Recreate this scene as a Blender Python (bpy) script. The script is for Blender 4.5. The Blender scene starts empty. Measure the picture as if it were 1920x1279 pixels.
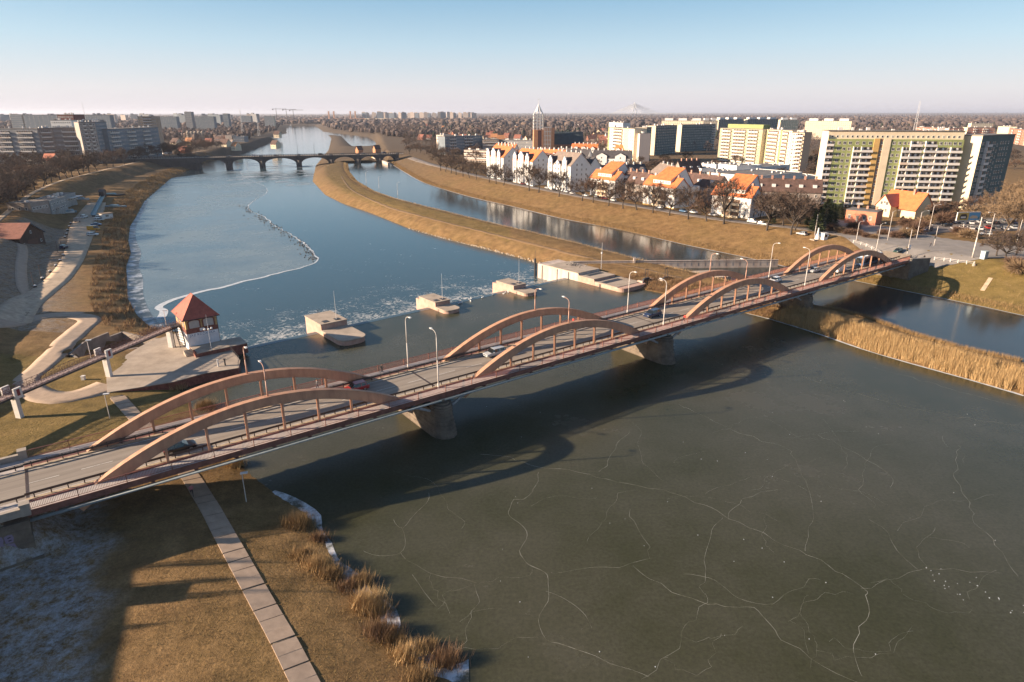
import bpy, math, random
import numpy as np
from math import sin, cos, tan, pi, radians, sqrt, atan2, hypot

scene = bpy.context.scene
COL = scene.collection
random.seed(11)
RNG = np.random.default_rng(11)

# ------------------------------------------------------------------ camera
CAM_H = 52.0
FPX = 1200.0                       # focal length in photo pixels (photo 1920 x 1279)
PITCH = math.atan((639.5 - 212.0) / FPX)
SP, CP = sin(PITCH), cos(PITCH)
cam = bpy.data.cameras.new('camera')
cam.sensor_width = 36.0
cam.lens = 36.0 * FPX / 1920.0
cam.clip_start = 1.0
cam.clip_end = 200000.0
camo = bpy.data.objects.new('camera', cam)
COL.objects.link(camo)
camo.location = (0, 0, CAM_H)
camo.rotation_euler = (pi / 2 - PITCH, 0, 0)
scene.camera = camo
scene.render.resolution_x = 1024
scene.render.resolution_y = 682

# ------------------------------------------------------------------ sky and sun
SUN_EL = radians(18.5)
SHADOW = (cos(radians(8)), sin(radians(8)))          # direction in which shadows fall on the ground
SUN_DIR = (-SHADOW[0] * cos(SUN_EL), -SHADOW[1] * cos(SUN_EL), sin(SUN_EL))   # towards the sun
HORIZON_GAIN = 6.6
world = bpy.data.worlds.new('World')
scene.world = world
world.use_nodes = True
wn = world.node_tree
for n_ in list(wn.nodes):
 wn.nodes.remove(n_)
wo = wn.nodes.new('ShaderNodeOutputWorld')
wb = wn.nodes.new('ShaderNodeBackground')
sk = wn.nodes.new('ShaderNodeTexSky')
sk.sky_type = 'NISHITA'
sk.sun_disc = False
sk.sun_elevation = SUN_EL
sk.sun_rotation = atan2(SUN_DIR[0], SUN_DIR[1])
sk.altitude = 100
sk.air_density = 1.0
sk.dust_density = 0.4
sk.ozone_density = 1.5
wb.inputs['Strength'].default_value = 0.060
# pale lavender winter horizon laid over the clear sky, the same all round
tc = wn.nodes.new('ShaderNodeTexCoord')
sx_ = wn.nodes.new('ShaderNodeSeparateXYZ')
wn.links.new(tc.outputs['Generated'], sx_.inputs[0])
hr = wn.nodes.new('ShaderNodeValToRGB')
for q_, (p_, c_) in enumerate(((0.0, (0.74, 0.69, 0.76)), (0.03, (0.76, 0.74, 0.80)), (0.09, (0.50, 0.67, 0.82)), (0.17, (0.15, 0.41, 0.66)), (0.40, (0.06, 0.18, 0.38)))):
 e_ = hr.color_ramp.elements[q_] if q_ < 2 else hr.color_ramp.elements.new(p_)
 e_.position = p_
 e_.color = (*[x * 0.98 for x in c_], 1)
wn.links.new(sx_.outputs['Z'], hr.inputs['Fac'])
sc_ = wn.nodes.new('ShaderNodeVectorMath')
sc_.operation = 'SCALE'
sc_.inputs['Scale'].default_value = HORIZON_GAIN
wn.links.new(hr.outputs['Color'], sc_.inputs[0])
fr_ = wn.nodes.new('ShaderNodeMapRange')
fr_.inputs['From Min'].default_value = 0.0
fr_.inputs['From Max'].default_value = 0.45
fr_.inputs['To Min'].default_value = 0.92
fr_.inputs['To Max'].default_value = 0.0
wn.links.new(sx_.outputs['Z'], fr_.inputs['Value'])
mx_ = wn.nodes.new('ShaderNodeMix')
mx_.data_type = 'RGBA'
wn.links.new(fr_.outputs['Result'], mx_.inputs[0])
wn.links.new(sk.outputs['Color'], mx_.inputs[6])
wn.links.new(sc_.outputs['Vector'], mx_.inputs[7])
wn.links.new(mx_.outputs[2], wb.inputs['Color'])
wn.links.new(wb.outputs['Background'], wo.inputs['Surface'])
sun = bpy.data.lights.new('sun', 'SUN')
sun.energy = 5.0
sun.angle = radians(0.5)
sun.color = (1.0, 0.78, 0.56)
suno = bpy.data.objects.new('sun', sun)
COL.objects.link(suno)
suno.rotation_euler = (pi / 2 - SUN_EL, 0, atan2(SUN_DIR[1], SUN_DIR[0]) + pi / 2)
suno.location = (-200, -30, 150)
scene.view_settings.view_transform = 'Standard'
scene.view_settings.look = 'None'
scene.view_settings.exposure = 1.45
scene.view_settings.gamma = 1.0
scene.render.engine = 'CYCLES'


# ------------------------------------------------------------------ survey helper: a sight line of the photo met with a level
def at(u, v, z=0.0):
 a = (u - 960.0) / FPX
 b = (v - 639.5) / FPX
 t = (CAM_H - z) / (SP + b * CP)
 return (a * t, (CP - b * SP) * t, z)


def at2(u, v, z=0.0):
 return at(u, v, z)[:2]


# height of the point at image row v standing vertically over the ground point p
def z_over(p, u, v):
 a = (u - 960.0) / FPX
 b = (v - 639.5) / FPX
 d = hypot(p[0], p[1])
 t = (p[0] * p[0] + p[1] * p[1]) / (a * p[0] + (CP - b * SP) * p[1])
 return CAM_H + t * (-SP - b * CP)


# ------------------------------------------------------------------ materials
MATS = {}


def nod(nt, t, **kw):
 n = nt.nodes.new(t)
 for k, v in kw.items():
  setattr(n, k, v)
 return n


def mat(name, col, rough=0.8, var=0.0, scale=1.0, col2=None, bump=0.0, bscale=None, metal=0.0, spec=0.5, detail=6.0, stretch=None, lo=0.35, hi=0.65):
 """plain procedural surface: base colour broken up by world-space noise, optional fine relief"""
 if name in MATS:
  return MATS[name]
 m = bpy.data.materials.new(name)
 m.use_nodes = True
 nt = m.node_tree
 b = nt.nodes['Principled BSDF']
 b.inputs['Roughness'].default_value = rough
 b.inputs['Metallic'].default_value = metal
 b.inputs['Specular IOR Level'].default_value = spec
 c = (*col, 1.0)
 b.inputs['Base Color'].default_value = c
 m.diffuse_color = c
 if var > 0 or col2 is not None or bump > 0:
  geo = nod(nt, 'ShaderNodeNewGeometry')
  mp = nod(nt, 'ShaderNodeMapping')
  if stretch:
   mp.inputs['Scale'].default_value = stretch
  nt.links.new(geo.outputs['Position'], mp.inputs['Vector'])
 if var > 0 or col2 is not None:
  nz = nod(nt, 'ShaderNodeTexNoise')
  nz.inputs['Scale'].default_value = scale
  nz.inputs['Detail'].default_value = detail
  nz.inputs['Roughness'].default_value = 0.65
  nt.links.new(mp.outputs['Vector'], nz.inputs['Vector'])
  rp = nod(nt, 'ShaderNodeValToRGB')
  if col2 is None:
   a_ = [max(0, x * (1 - var)) for x in col]
   b_ = [min(1, x * (1 + var)) for x in col]
  else:
   a_, b_ = col, col2
  rp.color_ramp.elements[0].position = lo
  rp.color_ramp.elements[1].position = hi
  rp.color_ramp.elements[0].color = (*a_, 1)
  rp.color_ramp.elements[1].color = (*b_, 1)
  nt.links.new(nz.outputs['Fac'], rp.inputs['Fac'])
  nt.links.new(rp.outputs['Color'], b.inputs['Base Color'])
 if bump > 0:
  nb = nod(nt, 'ShaderNodeTexNoise')
  nb.inputs['Scale'].default_value = bscale or scale * 4
  nb.inputs['Detail'].default_value = 8
  nt.links.new(mp.outputs['Vector'], nb.inputs['Vector'])
  bp = nod(nt, 'ShaderNodeBump')
  bp.inputs['Strength'].default_value = 1.0
  bp.inputs['Distance'].default_value = bump
  nt.links.new(nb.outputs['Fac'], bp.inputs['Height'])
  nt.links.new(bp.outputs['Normal'], b.inputs['Normal'])
 MATS[name] = m
 return m


def glass(name, col=(0.03, 0.04, 0.05), rough=0.08):
 if name in MATS:
  return MATS[name]
 m = mat(name, col, rough, spec=0.8)
 return m


def rand_tint(m, stops):
 """base colour picked per object and per loose piece"""
 nt = m.node_tree
 oi = nod(nt, 'ShaderNodeObjectInfo')
 ge = nod(nt, 'ShaderNodeNewGeometry')
 ad = nod(nt, 'ShaderNodeMath', operation='ADD')
 nt.links.new(oi.outputs['Random'], ad.inputs[0])
 nt.links.new(ge.outputs['Random Per Island'], ad.inputs[1])
 fr = nod(nt, 'ShaderNodeMath', operation='FRACT')
 nt.links.new(ad.outputs[0], fr.inputs[0])
 rp = nod(nt, 'ShaderNodeValToRGB')
 rp.color_ramp.interpolation = 'CONSTANT'
 e = rp.color_ramp.elements
 for i, (p, c) in enumerate(stops):
  k = e[i] if i < 2 else e.new(p)
  k.position = p
  k.color = (*c, 1)
 nt.links.new(fr.outputs[0], rp.inputs['Fac'])
 nt.links.new(rp.outputs['Color'], nt.nodes['Principled BSDF'].inputs['Base Color'])
 return m


# ------------------------------------------------------------------ mesh builder
class MB:
 def __init__(s):
  s.v = []
  s.f = []
  s.m = []

 def face(s, pts, m=0):
  k = len(s.v)
  s.v.extend([tuple(p) for p in pts])
  s.f.append(tuple(range(k, k + len(pts))))
  s.m.append(m)

 def bx(s, x0, x1, y0, y1, z0, z1, m=0, skip=''):
  k = len(s.v)
  s.v += [(x0, y0, z0), (x1, y0, z0), (x1, y1, z0), (x0, y1, z0), (x0, y0, z1), (x1, y0, z1), (x1, y1, z1), (x0, y1, z1)]
  for key, q in (('b', (3, 2, 1, 0)), ('t', (4, 5, 6, 7)), ('f', (0, 1, 5, 4)), ('r', (1, 2, 6, 5)), ('k', (2, 3, 7, 6)), ('l', (3, 0, 4, 7))):
   if key not in skip:
    s.f.append(tuple(k + i for i in q))
    s.m.append(m)
  return s

 def prism(s, poly, z0, z1, m=0, mt=None, top=True, bot=True):
  """extrude a ccw plan polygon; z1 may be a list of heights, one for each corner"""
  k = len(s.v)
  n = len(poly)
  z0s = z0 if isinstance(z0, (list, tuple)) else [z0] * n
  z1s = z1 if isinstance(z1, (list, tuple)) else [z1] * n
  s.v += [(p[0], p[1], z0s[i]) for i, p in enumerate(poly)] + [(p[0], p[1], z1s[i]) for i, p in enumerate(poly)]
  for i in range(n):
   j = (i + 1) % n
   s.f.append((k + i, k + j, k + n + j, k + n + i))
   s.m.append(m)
  if top:
   s.f.append(tuple(k + n + i for i in range(n)))
   s.m.append(m if mt is None else mt)
  if bot:
   s.f.append(tuple(k + n - 1 - i for i in range(n)))
   s.m.append(m)
  return s

 def prof_x(s, prof, x0, x1, m=0):
  """extrude a (y,z) profile along x"""
  k = len(s.v)
  n = len(prof)
  s.v += [(x0, p[0], p[1]) for p in prof] + [(x1, p[0], p[1]) for p in prof]
  for i in range(n):
   j = (i + 1) % n
   s.f.append((k + i, k + n + i, k + n + j, k + j))
   s.m.append(m)
  s.f.append(tuple(k + i for i in range(n)))
  s.f.append(tuple(k + n + n - 1 - i for i in range(n)))
  s.m += [m, m]
  return s

 def prof_y(s, prof, y0, y1, m=0):
  """extrude a (x,z) profile along y"""
  k = len(s.v)
  n = len(prof)
  s.v += [(p[0], y0, p[1]) for p in prof] + [(p[0], y1, p[1]) for p in prof]
  for i in range(n):
   j = (i + 1) % n
   s.f.append((k + j, k + n + j, k + n + i, k + i))
   s.m.append(m)
  s.f.append(tuple(k + n - 1 - i for i in range(n)))
  s.f.append(tuple(k + n + i for i in range(n)))
  s.m += [m, m]
  return s

 def tube(s, a, b, r0, r1=None, n=6, m=0, caps=True):
  r1 = r0 if r1 is None else r1
  d = (b[0] - a[0], b[1] - a[1], b[2] - a[2])
  L = sqrt(d[0] ** 2 + d[1] ** 2 + d[2] ** 2) or 1e-6
  d = (d[0] / L, d[1] / L, d[2] / L)
  h = (1, 0, 0) if abs(d[2]) > 0.9 else (0, 0, 1)
  p = (d[1] * h[2] - d[2] * h[1], d[2] * h[0] - d[0] * h[2], d[0] * h[1] - d[1] * h[0])
  pl = sqrt(p[0] ** 2 + p[1] ** 2 + p[2] ** 2)
  p = (p[0] / pl, p[1] / pl, p[2] / pl)
  q = (d[1] * p[2] - d[2] * p[1], d[2] * p[0] - d[0] * p[2], d[0] * p[1] - d[1] * p[0])
  k = len(s.v)
  for c, r in ((a, r0), (b, r1)):
   for i in range(n):
    t = 2 * pi * i / n
    s.v.append(tuple(c[j] + r * (cos(t) * p[j] + sin(t) * q[j]) for j in range(3)))
  for i in range(n):
   j = (i + 1) % n
   s.f.append((k + i, k + j, k + n + j, k + n + i))
   s.m.append(m)
  if caps:
   s.f.append(tuple(k + n - 1 - i for i in range(n)))
   s.f.append(tuple(k + n + i for i in range(n)))
   s.m += [m, m]
  return s

 def path(s, pts, r, n=6, m=0):
  for i in range(len(pts) - 1):
   ra = r[i] if isinstance(r, (list, tuple)) else r
   rb = r[i + 1] if isinstance(r, (list, tuple)) else r
   s.tube(pts[i], pts[i + 1], ra, rb, n, m)
  return s

 def lathe(s, prof, n=16, m=0, c=(0, 0)):
  """revolve a (r,z) profile round the z axis at c"""
  k = len(s.v)
  for (r, z) in prof:
   for i in range(n):
    t = 2 * pi * i / n
    s.v.append((c[0] + r * cos(t), c[1] + r * sin(t), z))
  for a in range(len(prof) - 1):
   for i in range(n):
    j = (i + 1) % n
    s.f.append((k + a * n + i, k + a * n + j, k + (a + 1) * n + j, k + (a + 1) * n + i))
    s.m.append(m)
  s.f.append(tuple(k + n - 1 - i for i in range(n)))
  s.f.append(tuple(k + (len(prof) - 1) * n + i for i in range(n)))
  s.m += [m, m]
  return s

 def xf(s, fn, start=0):
  s.v[start:] = [fn(*p) for p in s.v[start:]]
  return s

 def mesh(s, name, mats):
  me = bpy.data.meshes.new(name)
  me.from_pydata(s.v, [], s.f)
  for m_ in (mats if isinstance(mats, (list, tuple)) else [mats]):
   me.materials.append(m_)
  if isinstance(mats, (list, tuple)) and len(mats) > 1:
   me.polygons.foreach_set('material_index', s.m)
  me.update()
  return me

 def build(s, name, mats, parent=None, loc=(0, 0, 0), rz=0.0, smooth=False):
  me = s.mesh(name, mats)
  if smooth:
   me.polygons.foreach_set('use_smooth', [True] * len(me.polygons))
  return put(name, me, parent, loc, rz)


def put(name, me, parent=None, loc=(0, 0, 0), rz=0.0, sc=None):
 o = bpy.data.objects.new(name, me)
 COL.objects.link(o)
 o.location = loc
 o.rotation_euler = (0, 0, rz)
 if sc is not None:
  o.scale = (sc, sc, sc) if isinstance(sc, (int, float)) else sc
 if parent is not None:
  o.parent = parent
 return o


def tag(o, label, cat, group=None, kind=None):
 o['label'] = label
 if cat:
  o['category'] = cat
 if group:
  o['group'] = group
 if kind:
  o['kind'] = kind
 return o


def thing(name, label, cat, loc=(0, 0, 0), rz=0.0, group=None):
 o = bpy.data.objects.new(name, None)
 COL.objects.link(o)
 o.empty_display_size = 0.5
 o.location = loc
 o.rotation_euler = (0, 0, rz)
 return tag(o, label, cat, group)


def struct(o):
 o['kind'] = 'structure'
 return o


def stuff(o, label=None, cat=None):
 o['kind'] = 'stuff'
 if label:
  o['label'] = label
 if cat:
  o['category'] = cat
 return o


def copy_tree(o, parent=None):
 c = o.copy()
 COL.objects.link(c)
 c.parent = parent
 for ch in o.children:
  copy_tree(ch, c)
 return c


def dup(o, loc, rz=0.0, label=None, group=None, sc=None):
 c = copy_tree(o)
 c.location = loc
 c.rotation_euler = (0, 0, rz)
 if label:
  c['label'] = label
 if group:
  c['group'] = group
 if sc is not None:
  c.scale = (sc, sc, sc) if isinstance(sc, (int, float)) else sc
 return c


def np_mesh(name, V, F, mats, mi=None):
 """V (n,3) float, F (k,3) or (k,4) int"""
 me = bpy.data.meshes.new(name)
 V = np.asarray(V, dtype=np.float32)
 F = np.asarray(F, dtype=np.int32)
 k = F.shape[1]
 me.vertices.add(len(V))
 me.vertices.foreach_set('co', V.ravel())
 me.loops.add(F.size)
 me.loops.foreach_set('vertex_index', F.ravel())
 me.polygons.add(len(F))
 me.polygons.foreach_set('loop_start', np.arange(0, F.size, k, dtype=np.int32))
 me.polygons.foreach_set('loop_total', np.full(len(F), k, dtype=np.int32))
 for m_ in (mats if isinstance(mats, (list, tuple)) else [mats]):
  me.materials.append(m_)
 if mi is not None:
  me.polygons.foreach_set('material_index', np.asarray(mi, dtype=np.int32))
 me.update(calc_edges=True)
 me.validate()
 return me
# ------------------------------------------------------------------ the bridge axis (s along, n across; n=0 is the upstream arch)
BC = (33.14, 133.87)
BU = (0.8025, 0.5966)
BN = (-0.5966, 0.8025)
BANG = atan2(BU[1], BU[0])
DECK = 8.0


def bp(s, n, z=DECK):
 return (BC[0] + BU[0] * s + BN[0] * n, BC[1] + BU[1] * s + BN[1] * n, z)


# ------------------------------------------------------------------ water outlines (traced shores, real-world metres)
LOW = -2.5


def A(pts, z):
 return [at2(u, v, z) for u, v in pts]


weirL, weirR = at2(436, 657, 0.0), at2(1062, 521, 0.0)
low_left = A([(420, 640), (330, 622), (285, 616), (258, 592), (240, 560), (239, 530), (237, 500), (246, 475), (241, 452), (244, 425), (257, 403), (270, 378), (297, 355), (320, 335), (350, 321), (371, 311), (412, 298), (478, 276)], LOW)
low_left += A([(512, 262.5), (500, 262), (480, 266), (500, 258.5), (537, 250), (536, 242), (543, 236.5)], LOW)
low_right = A([(590, 235.5), (602, 243), (606, 246.5), (640, 251), (690, 257), (706, 268), (700, 277), (665, 278), (652, 268), (640, 256), (616, 253), (622, 260), (616, 282), (592, 311), (587, 340), (610, 365), (642, 381), (692, 398), (767, 428), (830, 446), (960, 479), (1040, 502)], LOW)
LOWP = [weirL] + low_left + low_right + [weirR]
up_left = A([(449, 690), (446, 706), (330, 722)], 0.0)
up_left += A([(425, 845), (451, 874), (469, 888), (520, 926), (575, 960), (606, 1001), (633, 1060), (661, 1104), (716, 1156), (743, 1210), (812, 1262), (880, 1285), (985, 1370)], 0.0)
can_isl_near = A([(1920, 674), (1806, 649), (1725, 625), (1644, 597), (1560, 575), (1480, 556), (1400, 532), (1280, 503), (1200, 484), (1100, 458), (1000, 434), (942, 421), (880, 406), (800, 386), (742, 371), (705, 358), (670, 338), (655, 320), (652, 304)], 1.0)
can_right = A([(728, 304), (755, 321), (793, 342), (855, 362), (905, 375), (960, 387), (1049, 409), (1154, 429), (1280, 458), (1400, 483), (1490, 504), (1600, 526), (1709, 548), (1771, 560), (1847, 576), (1920, 592)], 0.0)
isl_left = A([(1045, 512), (1062, 523), (1150, 533), (1290, 560), (1400, 588), (1446, 599), (1546, 630), (1617, 655), (1698, 679), (1806, 709), (1920, 742)], 0.0)
e1 = np.array(isl_left[-1]); e0 = np.array(isl_left[-2]); d1 = (e1 - e0) / np.linalg.norm(e1 - e0)
isl_ext = [tuple(e1 + d1 * q_) for q_ in (15, 30, 50, 75, 100)]
isl_end = tuple(e1 + d1 * 250)
f1 = np.array(can_isl_near[0]); f0 = np.array(can_isl_near[1]); d2 = (f1 - f0) / np.linalg.norm(f1 - f0)
can_isl_end = tuple(f1 + d2 * 250)
g1 = np.array(can_right[-1]); g0 = np.array(can_right[-2]); d3 = (g1 - g0) / np.linalg.norm(g1 - g0)
can_right_end = tuple(g1 + d3 * 260)
pool_tail = [(30.0, -60.0), (330.0, -60.0)]
POOL = [weirL] + up_left + pool_tail + [isl_end] + isl_left[::-1][:-1] + [weirR]
CANAL = [can_isl_end] + can_isl_near + can_right + [can_right_end]


def sdist(poly, X, Y):
 """signed distance to a polygon, negative inside"""
 P = np.asarray(poly, dtype=float)
 Q = np.roll(P, -1, axis=0)
 best = np.full(X.shape, 1e18)
 inside = np.zeros(X.shape, bool)
 for (x0, y0), (x1, y1) in zip(P, Q):
  dx, dy = x1 - x0, y1 - y0
  L2 = dx * dx + dy * dy
  if L2 < 1e-9:
   continue
  t = np.clip(((X - x0) * dx + (Y - y0) * dy) / L2, 0, 1)
  d = (X - x0 - t * dx) ** 2 + (Y - y0 - t * dy) ** 2
  np.minimum(best, d, out=best)
  if dy != 0:
   c = ((y0 > Y) != (y1 > Y)) & (X < dx * (Y - y0) / dy + x0)
   inside ^= c
 d = np.sqrt(best)
 return np.where(inside, -d, d)


def pdist(line, X, Y):
 """distance to an open polyline and side (positive on its left)"""
 P = np.asarray(line, dtype=float)
 best = np.full(X.shape, 1e18)
 side = np.zeros(X.shape)
 for (x0, y0), (x1, y1) in zip(P[:-1], P[1:]):
  dx, dy = x1 - x0, y1 - y0
  L2 = dx * dx + dy * dy
  t = np.clip(((X - x0) * dx + (Y - y0) * dy) / L2, 0, 1)
  d = (X - x0 - t * dx) ** 2 + (Y - y0 - t * dy) ** 2
  s_ = (X - x0) * dy - (Y - y0) * dx
  m_ = d < best
  best = np.where(m_, d, best)
  side = np.where(m_, s_, side)
 return np.sqrt(best), -side


def sst(a, b, x):
 t = np.clip((x - a) / (b - a), 0, 1)
 return t * t * (3 - 2 * t)


# crest of the left flood bank, from far to near (its left side is the river)
CREST = A([(470, 268), (400, 281), (300, 297), (240, 311), (180, 326), (135, 338), (90, 358), (60, 382), (20, 420), (-25, 465), (-70, 530), (-110, 620), (-135, 720)], 6.5) + [(-103.0, 78.0), (-88.0, 50.0), (-80.0, 20.0), (-76.0, -40.0)]
BASIN = A([(128, 664), (155, 642), (200, 624), (228, 614), (262, 622), (318, 630), (296, 643), (258, 650), (190, 664), (145, 674)], 1.5)


def noise2(X, Y, sc, seed):
 r = np.random.default_rng(seed)
 out = np.zeros(X.shape)
 for k in range(6):
  a = r.uniform(0, 2 * pi)
  f = r.uniform(0.6, 1.6) / sc
  out += np.sin((X * cos(a) + Y * sin(a)) * f * 2 * pi + r.uniform(0, 6.28))
 return out / 6.0


def terrain(X, Y):
 X = np.asarray(X, dtype=float)
 Y = np.asarray(Y, dtype=float)
 dl = sdist(LOWP, X, Y)
 dp = sdist(POOL, X, Y)
 dc = sdist(CANAL, X, Y)
 far = np.clip((Y - 700) / 600, 0, 1)
 sbr = (X - BC[0]) * BU[0] + (Y - BC[1]) * BU[1]
 nbr = (X - BC[0]) * BN[0] + (Y - BC[1]) * BN[1]
 # which bank: the island lies between river and canal, the right bank beyond the canal's right shore
 right = sdist(can_right + [can_right_end, (3000, 0), (60000, 4000), (60000, 60000), (-2000, 60000), at2(700, 240, 3), at2(728, 296, 3)], X, Y) < 0.5
 island = (~right) & (np.minimum(dp, dl) < 60) & (dc < 60) & (X > -190) & (sbr > -40)
 # banks of the lower river
 plat = 0.6 + 1.9 * (1 - sst(128, 165, Y)) + 2.4 * far
 gl = np.interp(dl, [-6, 0, 3, 10, 25], [-2.2, 0, 1.3, 2.4, 0]) * 1.0
 gl = np.where(dl > 10, 2.4 + (plat + 2.5 - 2.4) * sst(10, 26, dl), gl)
 gl_is = np.interp(dl, [-6, 0, 3, 9, 13], [-2.2, 0, 2.0, 4.2, 4.7])
 zl = LOW + np.where(island, gl_is, gl)
 # banks of the pool and the canal
 gp = np.interp(dp, [-6, 0, 4, 11, 16], [-2.0, 0, 0.8, 1.75, 2.0])
 gp = np.where(dp > 16, 2.0, gp)
 gc_is = np.interp(dc, [-6, 0, 3, 7], [-2.0, 0, 1.3, 2.0])
 near_br = 1 - sst(25, 110, np.hypot(X - bp(128, 5)[0], Y - bp(128, 5)[1]))
 top = 6.0 + 1.9 * near_br
 gr = np.interp(dc, [-6, 0, 2, 6], [-2.0, 0, 0.6, 1.1])
 wd = 20 + 4 * near_br
 gr = np.where(dc > 6, 1.1 + (top - 1.1) * np.clip((dc - 6) / wd, 0, 1), gr)
 z = np.where(right, gr, np.minimum(zl, np.where(dp < 0, gp, np.where(island, np.minimum(np.maximum(gp, 0), gc_is), np.where(dp < 40, gp, 9)))))
 z = np.where((~right) & (~island) & (dp >= 40), zl, z)
 z = np.where((~right) & (dc < 0), np.minimum(z, np.interp(dc, [-6, 0], [-2.0, 0])), z)
 wet = (dl < 0) | (dp < 0) | (dc < 0)
 # left flood bank
 dd, side = pdist(CREST, X, Y)
 lev = np.where(side > 0, 6.5 - 0.47 * np.maximum(dd - 1.5, 0), 6.5 - 0.06 * np.clip(dd - 4, 0, 20))
 lev = np.where((Y > 1400) | (X > 60) | right, -9, lev)
 z = np.where(wet, z, np.maximum(z, lev))
 # approach ramps of the bridge
 # left approach
 ra = DECK - 0.25 - 0.55 * np.maximum(np.abs(nbr - 5.2) - 7.6, 0) - 0.9 * np.maximum(sbr + 117, 0)
 ra = np.where(nbr < -3.0, np.minimum(ra, DECK - 0.25 - 0.5 * np.maximum(sbr + 146, 0)), ra)
 ra = np.where(sbr < -60, ra, -9)
 z = np.where(wet, z, np.maximum(z, ra))
 z = np.where(right & (sbr > 100) & (np.abs(nbr - 5.2) < 9) & (sbr < 117), np.minimum(z, 3.0), z)
 # the weir forebay beside the gatehouse: low ground and the far land
 z = np.where((Y > 1100) & ~wet, np.maximum(z, 3.0 * np.clip(np.minimum(dl, 200) / 60.0, 0, 1) + LOW * np.clip(1 - dl / 60.0, 0, 1)), z)
 z = z + np.where(wet | (Y > 700), 0, 0.07 * noise2(X, Y, 9, 5) + 0.03 * noise2(X, Y, 3.5, 8) + np.where(island | (right & (dc < 26)), 0.16 * noise2(X, Y, 6.3, 31) + 0.2 * noise2(X, Y, 15, 33), 0)) * np.clip(np.minimum(np.minimum(np.abs(dl), np.abs(dp)), np.abs(dc)) / 6, 0, 1)
 z = np.where(sdist(BASIN, X, Y) < 0, np.minimum(z, -1.6), z)
 hills = 0.003 * np.maximum(np.hypot(X, Y) - 9000, 0) * (0.5 + 0.5 * noise2(X, Y, 16000, 3)) * (X > -3000)
 return z + np.minimum(hills, 60)


def zt(x, y):
 return float(terrain(np.array([x]), np.array([y]))[0])


def gp(u, v, z=4.0):
 """ground point seen at photo position u,v"""
 for _ in range(14):
  p = at(u, v, z)
  z = 0.5 * z + 0.5 * zt(p[0], p[1])
 return at(u, v, z)


def axis_steps(parts):
 out = [parts[0]]
 for (end, d0, g, cap) in parts[1]:
  d = d0
  while out[-1] < end:
   out.append(out[-1] + d)
   d = min(d * g, cap)
 return out


xr = axis_steps((0.0, [(150, 2.0, 1.0, 2.0), (1300, 2.0, 1.03, 10.0), (70000, 12, 1.35, 9000)]))
xl = axis_steps((0.0, [(150, 1.6, 1.0, 1.6), (1300, 2.0, 1.03, 10.0), (70000, 12, 1.35, 9000)]))
XS = np.array([-a for a in xl[:0:-1]] + xr)
ys = axis_steps((40.0, [(190, 1.3, 1.0, 1.3), (3300, 1.5, 1.014, 28.0), (90000, 40, 1.3, 9000)]))
YS = np.array([-3000, -900, -300, -120, -60, -30, -10, 5, 15, 25, 33] + ys)
GX, GY = np.meshgrid(XS, YS)
GZ = terrain(GX, GY)
nx, ny = len(XS), len(YS)


def zt(x, y):
 i = min(max(int(np.searchsorted(XS, x)) - 1, 0), nx - 2)
 j = min(max(int(np.searchsorted(YS, y)) - 1, 0), ny - 2)
 fx = (x - XS[i]) / (XS[i + 1] - XS[i])
 fy = (y - YS[j]) / (YS[j + 1] - YS[j])
 return float((GZ[j, i] * (1 - fx) + GZ[j, i + 1] * fx) * (1 - fy) + (GZ[j + 1, i] * (1 - fx) + GZ[j + 1, i + 1] * fx) * fy)


idx = np.arange(nx * ny).reshape(ny, nx)
F = np.stack([idx[:-1, :-1], idx[:-1, 1:], idx[1:, 1:], idx[1:, :-1]], -1).reshape(-1, 4)


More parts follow.
